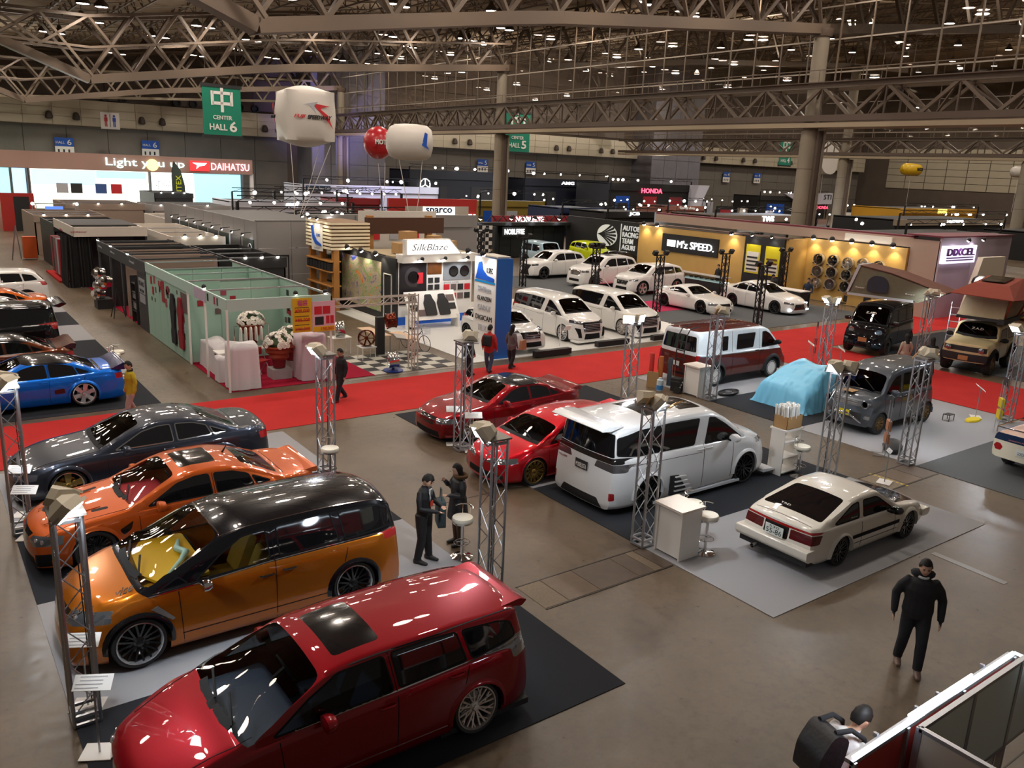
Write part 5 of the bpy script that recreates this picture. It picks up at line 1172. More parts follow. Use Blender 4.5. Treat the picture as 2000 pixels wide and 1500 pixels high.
o = obj('sheeted_car', me, bs_, None, (24.45, 15.62, 0), (0, 0, pi)); tag(o, 'low car completely hidden under a light blue plastic sheet', 'sheet')
# navy and cream pickup, cut by the right edge
cr_ = paint('cream', (.72, .66, .52), .05, .3); nv_ = paint('navy_blue', (.01, .03, .09), .3, .25)
root, hit, X = tall('pickup_truck', 'cream and navy pickup truck with wooden bed at the right edge', (23.3, 7.35), 'R', 3.9, 4.9, 1.75, 1.85, 2.9, .9, .34, ('cream', (.72, .66, .52), .05, .3),
    top=[(0, .9), (.05, 1.0), (1.1, 1.12), (1.2, 1.14, 1), (1.6, 1.62, 1), (1.8, 1.68), (2.6, 1.66), (2.7, 1.6, 1), (2.8, 1.06, 1), (4.9, 1.06)], belt=[(0, .85), (1.2, 1.03), (4.9, 1.02)], zb=.42, plan=(.9, .96), hoodcrown=.012,
    side_w=[([(1.55, 1.1), (1.75, 1.5), (2.45, 1.5), (2.5, 1.1)],)], ws=[(1.25, .7), (1.6, .62)], rw=None, lower=(nv_, [(-.1, .86), (5, .86), (5, 1.2), (-.1, 1.2)]), seams=[], handles=[], wheel=('mesh', 8, .6, .22), rimm=darkw, mirror=(1.5, .15), archm=None, flare=(.05, .02, trimb),
    topcuts=[('bed', [(2.85, .76), (2.85, -.76), (4.82, -.76), (4.82, .76)], mat('wood_bed', 'b07c48', .5, noise=.25, nscale=12))],
    front=[], rear=[('tail_lamp', [(.62, .60), (.58, .70), (.66, .78), (.76, .78), (.82, .70), (.76, .60)], redl)])
mb = MB(); tb_ = []
for y in (-.8, .8): mb.tube([(X(2.9), y, 1.05), (X(2.9), y, 1.2), (X(4.8), y, 1.2), (X(4.8), y, 1.05)], .018, 6)
mb.tube([(X(4.82), -.8, 1.2), (X(4.82), .8, 1.2)], .018, 6); mb.build('bed_rail', chrome, root, 50)
for k in range(5): MB().b2((X(4.9)-.03, -.5+k*.05, .62), (X(4.9)+.02, -.48+k*.05, .76)).build('vent_slot', blackm, root)
plate(root, hit, X, 4.9, -1, .66, platew, 'GORDON MILLER', .5, .16, y=-.02, tcol=nv_)
o = plate(root, hit, X, 4.9, -1, .93, nv_, 'GORDON MILLER', .6, .06, tcol=mat('pink_lettering', 'd8848c', .5), y=.2)
# --- fourth block
root, hit, X = tall('kei_van', 'black kei van with raised suspension carrying a grey roof tent', (33.4, 18.7), 'L', .62, 3.6, 1.62, 2.0, 2.6, .62, .36, ('black', (.006, .006, .008), .2, .15),
    top=[(0, 1.05), (.04, 1.15), (.28, 1.22), (.36, 1.25, 1), (.9, 1.85), (1.2, 1.98), (3.3, 2.0), (3.5, 1.95, 1), (3.6, 1.2)], belt=[(0, .98), (.4, 1.18), (3.6, 1.22)], zb=.34, plan=(.95, .96), tk=.10, edge_r=.07, scl=1.1, rzo=.2,
    side_w=[([(.6, 1.24), (.98, 1.68), (1.2, 1.74), (1.5, 1.74), (1.5, 1.24)],), ([(1.62, 1.25), (1.62, 1.76), (2.45, 1.76), (2.45, 1.25)],), ([(2.55, 1.25), (2.55, 1.76), (3.3, 1.74), (3.34, 1.25)],)],
    ws=[(.42, .66), (.9, .60)], wsg=clearg2, rw=None, wheel=('twin', 6, .55, .22), rimm=darkw, seams=[([(1.56, .4), (1.56, 1.75)],)], mirror=(.75, .2), mirm=blackg,
    front=[('headlight', [(.46, .86), (.40, .94), (.44, 1.02), (.54, 1.06), (.62, 1.02), (.66, .94), (.60, .86)], lens), ('grille', [(-.36, .84), (-.36, 1.02), (.36, 1.02), (.36, .84)], trimb)])
plate(root, hit, X, 3.6, 1, .62, plateo, None, .33, .165)
text('Z.A.D', .4, .09, hit('top', X(.66), 0)[0]+Vector((.03, 0, .02)), Matrix.Rotation(pi/2, 3, 'Z') @ Matrix.Rotation(radians(48), 3, 'X'), white, root, 'windscreen_banner')
bg = paint('beige', (.55, .44, .24), .05, .3)
root2, hit, X = suv('off_roader', 'beige boxy off-roader on big tyres with a canvas roof tent', (34.0, 14.6), 'L', .68, 3.65, 1.68, 1.8, 2.3, .68, .42, ('beige', (.55, .44, .24), .05, .3),
    top=[(0, 1.06), (.04, 1.14), (.9, 1.22), (1.12, 1.24, 1), (1.36, 1.76, 1), (1.5, 1.80), (3.4, 1.80), (3.55, 1.76, 1), (3.65, 1.2)], belt=[(0, .98), (1.1, 1.15), (3.65, 1.18)], zb=.48, plan=(.92, .95), tk=.12, scl=1.08, rzo=.17, nose=[(0, .05), (.6, 0), (1.2, .02)],
    side_w=[([(1.36, 1.2), (1.52, 1.58), (2.2, 1.6), (2.2, 1.2)],), ([(2.4, 1.2), (2.4, 1.6), (3.3, 1.6), (3.35, 1.2)],)], ws=[(1.16, .70), (1.36, .64)], rw=None, seams=[([(1.25, .6), (1.25, 1.15)],), ([(2.28, .6), (2.28, 1.6)],)], handles=[(2.15, 1.08)], mirror=(1.35, .17), mirm=trimb,
    wheel=('star', 6, .56, .26), rimm=bronzew, flare=(.09, .07, trimb), arch=1.12, front=[('grille', [(-.72, .86), (-.72, 1.04), (.72, 1.04), (.72, .86)], blackm), ('bumper', [(-.85, .5), (-.85, .78), (.85, .78), (.85, .5)], blackm)], rear=[])
for y in (-.55, .55): MB().lathe([(.10, 0), (.10, .03), (.08, .04), (0, .05)], 18, (1.80, y, .95), face_R((1, 0, 0))).build('headlight', lens, root2, 40)
plate(root2, hit, X, 3.65, 1, .62, plateo, None, .33, .165)
text('Z.A.D', .4, .08, hit('top', X(1.27), 0)[0]+Vector((.03, 0, .0)), Matrix.Rotation(pi/2, 3, 'Z') @ Matrix.Rotation(radians(66), 3, 'X'), white, root2, 'windscreen_banner')
# --- white minivans on the glossy white stand, nose towards the red carpet
for k, (P_, lab, st) in enumerate((((22.55, 26.99), 'white minivan with chrome grille nearest the blue and white pillar', ('swirl', 10, .82, .25)), ((25.99, 26.94), 'second white minivan farther right on the white stand, on lacy silver wheels', ('mesh', 10, .82, .25)))):
    root, hit, X = tall('minivan', lab, P_, 'D', .95, 4.93, 1.88, 1.86, 3.0, .95, .37, ('ivory_white', (.74, .73, .70), .1, .22), wheel=st, rimm=lipm if k == 0 else silverw,
        front=[('headlight', [(.50, .82), (.46, .94), (.86, 1.0), (.90, .88)], lens_d), ('grille', [(-.46, .52), (-.50, .92), (.50, .92), (.46, .52)], blackg), ('air_intake', [(-.44, .2), (-.40, .44), (.40, .44), (.44, .2)], trimb), ('brake_duct', [(.55, .26), (.62, .66), (.82, .70), (.72, .28)], trimb)])
    louvre(root, grillm, -.48, .48, (.56, .63, .70, .77, .84), 2.44)
    MB().poly(rnd([(2.1, .10), (2.60, .10), (2.60, .14), (2.1, .18)], .02), 1.88, 'y', -.94).build('front_lip', MATS['paint_ivory_white'], root)
# small white crossover left of the pillar
root, hit, X = suv('crossover_car', 'small white hatchback half hidden behind the blue and white pillar', (18.86, 26.3), 'D', .88, 4.2, 1.80, 1.54, 2.6, .88, .35, ('ivory_white', (.74, .73, .70), .1, .22), wheel=('twin', 6, .8, .24), rimm=darkw, flare=(.03, .02, trimb), seams=[([(1.5, .35), (1.5, 1.0)],), ([(2.5, .35), (2.5, 1.0)],)])
louvre(root, grillm, -.4, .4, (.62, .69, .76), 2.06)
# --- yellow stand: crossovers, low coupe and saloon
kwh = ('white', (.78, .77, .75), .05, .25)
suv('crossover_car', 'white crossover with black grille and five-spoke wheels beside the magenta strip', (36.07*1.0, 35.74), 'L', .95, 4.85, 2.0, 1.85, 2.95, .95, .42, kwh, wheel=('star', 5, .76, .25), rimm=silverw)
suv('off_roader', 'white long off-roader with sunroof between two other white cars', (34.6*1.02, 39.3), 'L', .95, 5.0, 2.0, 2.02, 2.95, .95, .44, kwh, wheel=('star', 5, .76, .25), rimm=darkw, flare=(.03, .02, None), sunroof=(2.3, 3.0, .45), front=[('headlight', [(.56, .98), (.54, 1.10), (.9, 1.12), (.92, .98)], lens_d), ('grille', [(-.45, .78), (-.5, 1.1), (.5, 1.1), (.45, .78)], chrome), ('air_intake', [(-.5, .4), (-.46, .56), (.46, .56), (.5, .4)], trimb)])
suv('crossover_car', 'white crossover with a huge black spindle grille, farthest left of the white trio', (34.9, 44.0), 'L', .95, 4.9, 2.0, 1.85, 2.95, .95, .42, kwh, wheel=('star', 5, .76, .25), rimm=darkw, flare=(.03, .02, None), front=[('headlight', [(.56, .86), (.54, 1.0), (.9, 1.04), (.92, .92)], lens_d), ('grille', [(-.5, .25), (-.35, .6), (-.52, .95), (.52, .95), (.35, .6), (.5, .25)], blackg)])
sedan('coupe_car', 'white low sports coupe with long bonnet on the yellow stand', (34.3, 29.6), 'D', .95, 4.6, 1.98, 1.34, 2.7, .95, .37, kwh, plan=(.7, .8), flare=(.05, .04, None), wheel=('twin', 8, .78, .26), rimm=darkw,
      top=[(0, .5), (.08, .60), (.5, .78), (1.6, .92), (1.72, .94, 1), (2.4, 1.27), (2.75, 1.34), (3.1, 1.30), (3.8, 1.06), (4.2, .98), (4.5, 1.0), (4.6, .9)], ws=[(1.76, .74), (2.38, .56)], side_w=[([(2.0, .95), (2.45, 1.15), (2.75, 1.20), (3.0, 1.17), (3.05, .96)],), ([(3.12, .97), (3.08, 1.15), (3.5, 1.0)],)], rw=('top', [(3.1, .5), (3.8, .56)]), seams=[])
root, hit, X = sedan('saloon_car', 'white saloon with lit blue-white lamps in front of the wheel display', (38.4, 27.9), 'D', .95, 5.0, 2.0, 1.56, 2.95, .95, .37, kwh, wheel=('twin', 8, .78, .26), rimm=darkw, front=[('headlight', [(.5, .58), (.46, .68), (.9, .74), (.92, .62)], lens), ('grille', [(-.5, .30), (-.38, .6), (.38, .6), (.5, .30)], blackg)])
for y in (-.72, .72): MB().box((2.42, y, .3), (.03, .3, .06)).build('running_light', lamp_on, root)
MB().box((2.36, .62, .66), (.04, .26, .07)).build('head_lamp', lamp_on, root)
suv('off_roader', 'pale blue boxy off-roader beside the black hall wall', (38.3, 48.2), 'D', .7, 4.1, 1.9, 2.0, 2.5, .7, .42, ('pale_blue', (.42, .58, .68), .05, .3), top=[(0, 1.1), (.04, 1.18), (1.0, 1.28), (1.2, 1.3, 1), (1.5, 1.9, 1), (1.65, 1.96), (3.8, 1.96), (4.0, 1.9, 1), (4.1, 1.2)], belt=[(0, 1.0), (1.2, 1.2), (4.1, 1.22)], zb=.4, plan=(.92, .95), tk=.12,
    side_w=[([(1.6, 1.26), (1.75, 1.72), (2.5, 1.74), (2.5, 1.26)],), ([(2.65, 1.26), (2.65, 1.74), (3.7, 1.74), (3.75, 1.26)],)], ws=[(1.24, .76), (1.5, .7)], rw=None, seams=[], rear=[], wheel=('twin', 6, .6, .25), rimm=darkw)
suv('off_roader', 'lime yellow small off-roader behind the white trio', (44.2, 49.6), 'D', .7, 4.1, 1.9, 1.8, 2.5, .7, .42, ('lime_yellow', (.62, .72, .01), .05, .3), wheel=('twin', 6, .6, .25), rimm=darkw)
sedan('saloon_car', 'black estate roofline behind the white off-roader', (41.0, 44.5), 'L', .95, 5.0, 2.0, 1.6, 2.95, .95, .37, ('black', (.006, .006, .008), .2, .15))
suv('crossover_car', 'small white car with black roof deep in the middle booths', (30, 62), 'D', .8, 4.2, 1.8, 1.5, 2.6, .8, .35, kwh, seams=[])
# ================================================================== LIGHTING TOWERS
lampbody = mat('floodlight_body', 'cfc4ae', .5); lampoff = mat('floodlight_face', (.5, .52, .55), .15, coat=.5); cardb = mat('cardboard', 'b08a5c', .8)
lampon = mat('floodlight_lit', (1, 1, 1), .4, emit=55, ecol=(.86, .93, 1))
TH = 2.86; TW = .30
_ch = MB().tube([(0, 0, 0), (0, 0, TH)], .024, 8).mesh('chord', 40); _ch.materials.append(alu)
_br = MB().tube([(0, 0, 0), (TW, 0, .36)], .009, 5).mesh('brace', 40); _br.materials.append(alu)
_fr = MB().bar((-.17, -.15, 0), (.17, -.15, 0), .04).bar((-.17, .15, 0), (.17, .15, 0), .04).bar((-.15, -.17, 0), (-.15, .17, 0), .04).bar((.15, -.17, 0), (.15, .17, 0), .04).mesh('frame'); _fr.materials.append(alu)
_tp = MB().b2((-.2, -.2, 0), (.2, .2, .03)).mesh('top_plate'); _tp.materials.append(mat('top_plate', '8a8680', .5, .5))
_fb = MB().b2((-.13, -.03, -.1), (.13, .06, .1)).add([(-.13, .06, -.1), (.13, .06, -.1), (.13, .06, .1), (-.13, .06, .1), (-.05, .14, -.05), (.05, .14, -.05), (.05, .14, .05), (-.05, .14, .05)], [(0, 1, 5, 4), (1, 2, 6, 5), (2, 3, 7, 6), (3, 0, 4, 7), (4, 5, 6, 7)]).b2((-.15, -.035, .1), (.15, .0, .12)).mesh('floodlight'); _fb.materials.append(lampbody)
_ff = MB().b2((-.115, -.04, -.085), (.115, -.031, .085)).mesh('lamp_face'); _ff.materials.append(lampoff)
_ff2 = MB().b2((-.115, -.04, -.085), (.115, -.031, .085)).mesh('lamp_face'); _ff2.materials.append(lampon)
def tower(x, y, label, lamps, rz=0., cards=(), h=TH):
    t = empty('truss_tower', (x, y, .014), rz, label, 'lighting tower', 'aluminium truss lighting towers')
    k = h/TH
    for a in (-.15, .15):
        for b in (-.15, .15): obj('chord', _ch, None, t, (a, b, 0)).scale = (1, 1, k)
    n = 7
    for f in range(4):
        R = Matrix.Rotation(f*pi/2, 4, 'Z')
        for i in range(n):
            o = obj('brace', _br, None, t); z = .16+i*.37*k
            M_ = R @ Matrix.Translation((-.15, -.15, z)) if i % 2 == 0 else R @ Matrix.Translation((.15, -.15, z)) @ Matrix.Rotation(pi, 4, 'Z')
            o.matrix_basis = M_
    for z in (.02, .14, h-.06): obj('frame', _fr, None, t, (0, 0, z))
    obj('top_plate', _tp, None, t, (0, 0, h))
    for i, (dx, dy, tilt, lit, pw) in enumerate(lamps):
        d = Vector((dx, dy, 0)).normalized(); a = atan2(d.y, d.x)
        side = Vector((-d.y, d.x, 0))*(.16 if i % 2 else -.16)
        M_ = Matrix.Translation(d*.12+side+Vector((0, 0, h+.10))) @ Matrix.Rotation(a+pi/2, 4, 'Z') @ Matrix.Rotation(radians(tilt), 4, 'X')
        o = obj('floodlight', _fb, None, t); o.matrix_basis = M_ @ Matrix.Scale(1.3, 4)
        obj('lamp_face', _ff2 if lit else _ff, None, o)
        MB().bar((-.15, 0, -.02), (-.15, 0, -.14), .015).bar((.15, 0, -.02), (.15, 0, -.14), .015).bar((-.15, 0, -.14), (.15, 0, -.14), .015).build('bracket', alu, o)
        if lit and pw:
            l = bpy.data.lights.new('floodlight_light', 'SPOT'); l.energy = pw; l.color = (.86, .93, 1); l.spot_size = radians(105); l.spot_blend = .5; l.shadow_soft_size = .09
            lo = bpy.data.objects.new('floodlight_light', l); C.objects.link(lo); lo.parent = t
            dd = Vector((d.x*cos(radians(tilt)), d.y*cos(radians(tilt)), -sin(radians(tilt))))
            lo.location = M_.translation+dd*.12; lo.rotation_euler = dd.to_track_quat('-Z', 'Y').to_euler()
    for (dx, dy, dz, rx) in cards:
        o = MB().box((0, 0, 0), (.26, .02, .2)).box((.05, .015, 0), (.04, .01, .2)).build('cardboard_shield', cardb, t); o.location = (dx, dy, h+dz); o.rotation_euler = (rx, 0, .4)
    MB().tube([(.1, .1, h+.04), (.12, .16, h-.1), (.1, .155, h-.6), (.12, .155, .5), (.1, .15, .1)], .008, 5).build('cable', blackm, t)
    return t
FW_ = 120
tower(1.2, 10.56, 'lighting tower at the nose of the orange and black minivan', [(1, -.7, 42, True, FW_), (1, .7, 42, True, FW_)])
tower(1.2, 17.15, 'lighting tower at the nose of the dark grey saloon', [(1, -.7, 42, True, FW_), (1, .7, 42, True, FW_)])
tower(7.42, 10.42, 'lighting tower with a lit lamp beside the woman in the padded coat', [(-1, -.5, 38, True, FW_), (-.6, .8, 38, True, FW_)])
tower(7.42, 17.2, 'lighting tower at the tail of the orange saloon near the red carpet', [(-1, -.5, 40, True, FW_*.8), (-1, .6, 40, True, FW_*.8)])
tower(11.12, 17.1, 'lighting tower in front of the dark red saloon', [(.7, 1, 40, True, FW_), (1, -.6, 40, True, FW_)])
tower(11.2, 10.55, 'lighting tower with cardboard shields behind the white minivan, left of the white counter', [(.8, -1, 38, True, FW_), (.8, 1, 38, True, FW_)], cards=((-.22, -.1, .16, .5), (.35, -.12, -.02, .9), (.55, -.05, -.04, .9)))
tower(17.4, 10.6, 'lighting tower beside the shelf of paper rolls', [(-.9, -.8, 38, True, FW_), (-.6, .9, 40, True, FW_), (1, .2, 36, True, FW_*.5)])
tower(17.3, 17.4, 'lighting tower with two glaring lamps at the left of the white and brown van', [(-.8, -.8, 12, True, FW_), (.3, -1, 12, True, FW_)])
tower(21.0, 17.35, 'lighting tower in front of the small white counter by the white and brown van', [(1, .6, 40, True, FW_), (1, -.6, 40, True, FW_)], cards=((-.2, -.1, .12, .4), (.3, -.1, .08, .7)))
tower(27.1, 17.25, 'lighting tower with one glaring lamp beyond the nose of the white and brown van', [(-1, .5, 42, True, FW_), (.2, -1, 14, True, FW_*.5)])
tower(20.85, 10.45, 'lighting tower in front of the grey kei van with a black bag at its foot', [(1, .7, 40, True, FW_), (1, -.7, 40, True, FW_)], cards=((-.35, .05, .1, .6), (.35, -.12, .02, .8)))
tower(27.75, 11.0, 'lighting tower beyond the pickup truck near the right edge', [(-1, .4, 40, True, FW_), (-.7, -1, 15, True, FW_*.5)])
tower(33.6, 17.0, 'lighting tower with cardboard shields between the black van and the beige off-roader', [(1, .6, 40, True, FW_), (1, -.6, 40, True, FW_)], cards=((-.3, .05, .12, .6), (.3, -.1, .1, .8)))
dark_al = mat('truss_black', (.02, .02, .022), .4, .5)
def btower(x, y, h, label):
    t = empty('black_truss_tower', (x, y, .03), 0, label, 'lighting tower', 'black truss towers of the yellow stand')
    for a in (-.14, .14):
        for b in (-.14, .14): barobj('chord', (a, b, 0), (a, b, h), .05, dark_al, t)
    n = int(h/.35)
    for i in range(n):
        z = i*h/n; s = 1 if i % 2 else -1
        for a in (-.14, .14): barobj('brace', (-.14*s, a, z), (.14*s, a, z+h/n), .025, dark_al, t); barobj('brace', (a, -.14*s, z), (a, .14*s, z+h/n), .025, dark_al, t)
    MB().b2((-.5, -.05, h), (.5, .05, h+.06)).build('crossbar', dark_al, t)
    for s in (-.42, .42):
        o = MB().box((0, 0, 0), (.28, .16, .22)).build('lamp_head', blackm, t); o.location = (s, 0, h+.16); o.rotation_euler = (.5, 0, 0)
for x, y, lab in ((31.0, 46.0, 'black truss tower left of the white trio of cars'), (31.6, 35.2, 'black truss tower in front of the white crossover'), (32.4, 31.0, 'black truss tower between the crossover and the sports coupe'), (37.2, 30.6, 'black truss tower behind the white sports coupe'), (34.0, 25.6, 'black truss tower in front of the white saloon'), (31.2, 41.5, 'black truss tower by the white off-roader'), (42.6, 30.6, 'black truss tower by the reception desk')):
    btower(x, y, 3.0, lab)
# ================================================================== SMALL THINGS AROUND THE CARS
creamv = mat('stool_vinyl', 'e9e4d4', .4)
def stool(x, y, label, rz=0., z=.014):
    r = empty('bar_stool', (x, y, z), rz, label, 'stool', 'white round bar stools with chrome feet')
    MB().lathe([(.19, .72), (.205, .74), (.205, .78), (.19, .81), (.10, .82), (0, .822)], 24).build('seat', creamv, r, 40)
    MB().lathe([(.19, .70), (.20, .72), (.2, .735)], 24).build('seat_band', chrome, r, 40)
    MB().lathe([(.21, 0), (.21, .012), (.10, .04), (.035, .07), (.028, .3), (.028, .72)], 20).build('pedestal', chrome, r, 40)
    MB().tube([(.15*cos(a*pi/8), .15*sin(a*pi/8), .30) for a in range(17)], .010, 6).bar((-.15, 0, .3), (.15, 0, .3), .014).build('footring', chrome, r, 60)
    MB().tube([(.19*cos(a), .19*sin(a), .98+.02*sin(a)) for a in [pi*.1+pi*.8*i/8 for i in range(9)]], .012, 6).tube([(-.08, .17, .76), (-.08, .175, .98)], .009, 6).tube([(.08, .17, .76), (.08, .175, .98)], .009, 6).build('backrest', chrome, r, 60)
stool(11.98, 9.62, 'white bar stool in front of the white counter'); stool(12.2, 10.2, 'white bar stool half hidden behind the white counter', .4)
stool(7.82, 11.92, 'white bar stool by the lit lighting tower, behind the crimson estate', -1); stool(17.35, 11.3, 'white bar stool under the shelf of paper rolls', 1)
stool(7.3, 16.7, 'white bar stool at the tail of the burnt orange saloon', .5); stool(5.05, 28.5, 'white bar stool at the tail of the blue saloon', .2); stool(5.25, 28.9, 'second white bar stool behind the blue saloon', .8)
def counter(x, y, rz, label, w=.62, d=.55, h=.98):
    r = empty('counter', (x, y, .014), rz, label, 'counter')
    MB().b2((-w/2-.05, -d/2-.05, h), (w/2+.05, d/2+.05, h+.045)).build('top', mat('counter_top', 'e8ddd0', .35), r)
    for s in (-1, 1): 
        MB().b2((s*w/2-.015, -d/2, 0), (s*w/2+.015, d/2, h)).build('side_panel', whitel, r)
    MB().b2((-w/2+.02, -d/2+.03, .03), (w/2-.02, -d/2+.05, h)).build('front_panel', whitel, r)
    MB().b2((-w/2+.02, d/2-.05, .03), (w/2-.02, d/2-.03, h)).build('back_panel', whitel, r)
counter(11.5, 9.93, pi/2, 'white counter with pale top beside the caged lighting tower'); counter(21.1, 18.05, pi/2, 'small white counter at the tail of the white and brown van')
# shelf with paper rolls
r = empty('shelf_unit', (17.28, 11.75, .014), .0, 'white shelf unit under a carton of paper rolls', 'shelf')
for z in (.05, .42, .82): MB().b2((-.32, -.2, z), (.32, .2, z+.03)).build('shelf', whitel, r)
MB().b2((-.36, -.24, 1.15), (.36, .24, 1.19)).build('top', whitel, r)
for a in (-.32, .32): MB().b2((a-.015, -.2, 0), (a+.015, .2, 1.15)).build('side_panel', whitel, r)
r = empty('carton', (17.28, 11.75, 1.204), 0, 'cardboard carton holding upright white paper rolls', 'carton')
for a, b in (((-.3, -.2), (.3, -.19)), ((-.3, .19), (.3, .2)), ((-.3, -.2), (-.29, .2)), ((.29, -.2), (.3, .2))): MB().b2((*a, 0), (*b, .32)).build('side', cardb, r)
MB().b2((-.3, -.2, 0), (.3, .2, .01)).build('bottom', cardb, r)
rm = MB().lathe([(.018, 0), (.028, .0), (.028, .56), (.018, .56)], 9, close=True).mesh('paper_roll', 40); rm.materials.append(mat('paper_white', 'e9e8e4', .6))
for i in range(9):
    for j in range(5):
        o = obj('paper_roll', rm, None, None, (17.28-.25+i*.062, 11.75-.15+j*.075, 1.216), (random.uniform(-.10, .10), random.uniform(-.10, .10), 0)); tag(o, 'rolled white poster standing in the carton', 'paper roll', 'paper rolls in the carton')
# sign stands in front of cars
paper = mat('sign_paper', 'f0efec', .5); greyt = mat('print_grey', (.45, .46, .5), .6)
def info_stand(x, y, rz, label, h=.95, w=.56, d=.28, col=None, tilt=-50):
    r = empty('info_stand', (x, y, .014), rz, label, 'sign', 'white information stands in front of the cars')
    MB().b2((-.2, -.16, 0), (.2, .16, .012)).build('foot', white, r); MB().tube([(0, 0, .01), (0, 0, h)], .013, 8).build('post', alu, r)
    o = MB().box((0, 0, 0), (w, d, .01)).build('board', col or paper, r, loc=(0, 0, h+.02), rot=(radians(35), 0, 0))
    mb = MB()
    for k in range(4): mb.box((-.02*k, .07-.045*k, .007), (w*(.7-.1*(k % 2)), .010, .002))
    mb.build('print', greyt, o)
for px, py, lab in ((182, 1335, 'white information board at the nose of the crimson estate'), (160, 1252, 'white information board behind the lighting tower, at the orange and black minivan'), (48, 958, 'white information board at the nose of the burnt orange saloon'), (38, 918, 'white information board at the nose of the dark grey saloon'), (925, 812, 'white information board at the nose of the bright red car'), (888, 800, 'white information board at the nose of the dark red saloon')):
    p = G(px, py, .97); info_stand(p.x, p.y, -.5, lab, .95, .44, .2)
info_stand(18.95, 9.95, .3, 'white T-shaped sign behind the bonnet of the old coupe', .8, .3, .12)
for px, py, lab in ((1905, 815, 'white tilted sign on a thin post behind the grey kei van'), (1578, 718, 'white tilted sign beside the blue sheeted car'), (1637, 730, 'second tilted sign beside the blue sheeted car')):
    p = G(px, py); info_stand(p.x, p.y, .6, lab, .95, .4, .3)
# luggage trolley, sprayer, poles, floor tray, easel, baskets
r = empty('tool_trolley', (20.75, 18.6, 0), .4, 'black wheeled tool box with telescopic handle', 'tool box')
MB().poly(rnd([(-.2, .06), (.2, .06), (.22, .42), (-.22, .42)], .03), .3, 'y', -.15).build('box', blackm, r); MB().b2((-.18, -.16, .42), (.18, .16, .5)).build('lid', blackm, r)
for s in (-.12, .12): MB().tube([(s, .14, .3), (s, .16, .95)], .01, 6).build('handle_rod', chrome, r)
for s in (-.2, .2): MB().lathe([(.11, 0), (.12, .01), (.12, .05), (.11, .06), (0, .06)], 18, (s-.02, -.1, .12), face_R((1, 0, 0))).build('wheel', rubber, r, 40)
for k in range(3): MB().box((-.1+.1*k, -.16, .2+.07*k), (.07, .02, .05)).build('bottle', white, r)
r = empty('water_can', (20.35, 19.0, 0), 0, 'white jug with blue liquid beside the black tool box', 'jug')
MB().lathe([(.10, 0), (.11, .02), (.11, .38), (.06, .42), (.06, .46), (0, .46)], 16).build('jug', mat('jug_white', 'cfe0ec', .3), r, 40); MB().lathe([(.112, .04), (.112, .2)], 16).build('liquid', mat('liquid_blue', (.05, .25, .6), .3), r)
for k, (c, hh) in enumerate((('c0281c', 1.15), ('b8642a', 1.05), ('3a4048', 1.0))):
    tag(MB().lathe([(.07, 0), (.085, .01), (.085, hh-.02), (.07, hh), (0, hh)], 14).build('roll', mat('roll_%d' % k, c, .6), None, 40, loc=(20.6+.28*k, 19.7-.18*k, 0)), ['tall red roll standing left of the white and brown van', 'tall orange roll between the red and the black roll', 'tall black roll nearest the white and brown van'][k], 'roll')
tag(MB().b2((-.02, -.2, 0), (.02, .2, .55)).build('cardboard_sheet', cardb, None, loc=(20.45, 19.45, 0), rot=(0, 0, .5)), 'brown cardboard sheet leaning by the rolls', 'cardboard')
r = empty('floor_tray', (22.2, 17.55, .014), .15, 'black oval tray lying on the pale carpet beside the van', 'tray')
MB().lathe([(.30, 0), (.5, 0), (.54, .08), (.5, .09), (.46, .03), (.3, .02)], 20, R=Matrix.Diagonal((1, .5, 1)), close=True).build('tray', blackm, r, 40); MB().lathe([(.03, .02), (.12, .02), (.12, .09), (0, .09)], 10).build('cup', alu, r, 40)
bgm = mat('bag_black', (.012, .012, .013), .6)
tag(MB().lathe([(.1, 0), (.34, .02), (.38, .14), (.26, .26), (.06, .3), (0, .3)], 12, R=Matrix.Diagonal((1.25, .7, 1))).build('duffel_bag', bgm, None, 50, loc=(21.55, 11.25, .014), rot=(0, 0, .5)), 'black duffel bag slumped beside the lighting tower by the grey van', 'bag')
def brochure_rack(p, col, lab, n=3):
    r = empty('brochure_rack', p, .7, lab, 'rack')
    for s in (-.16, .16): MB().tube([(s, 0, 0), (s, 0, 1.5)], .012, 6).build('upright', alu, r)
    MB().tube([(-.16, 0, .0), (-.16, .3, 0)], .012, 6).tube([(.16, 0, .0), (.16, .3, 0)], .012, 6).build('foot', alu, r)
    for i in range(n): 
        MB().b2((-.16, -.06, .35+.36*i), (.16, .03, .62+.36*i)).build('basket', col, r); 
    MB().box((0, -.02, 1.52), (.34, .02, .26)).build('sign', blackm, r)
brochure_rack((*G(1945, 838)[:2], 0), mat('leaflet_yellow', 'd2b818', .6), 'tall rack of yellow leaflets behind the pickup truck', 2)
brochure_rack((*G(1587, 705)[:2], 0), mat('leaflet_red', 'a83430', .6), 'tall wire rack on the red carpet behind the sheeted car', 2)
brochure_rack((20.95, 11.15, .014), mat('leaflet_brown', 'a06a48', .6), 'wire rack of brown leaflets behind the lighting tower by the grey van', 2)
p = G(1900, 822); tag(MB().lathe([(.05, 0), (.3, .01), (.26, .06), (.1, .09), (0, .09)], 9, R=Matrix.Diagonal((1.4, .6, 1))).build('yellow_cloth', mat('cloth_yellow', 'd8c020', .8), None, 30, loc=(p.x, p.y, .01)), 'crumpled yellow cloth on the pale carpet', 'cloth')
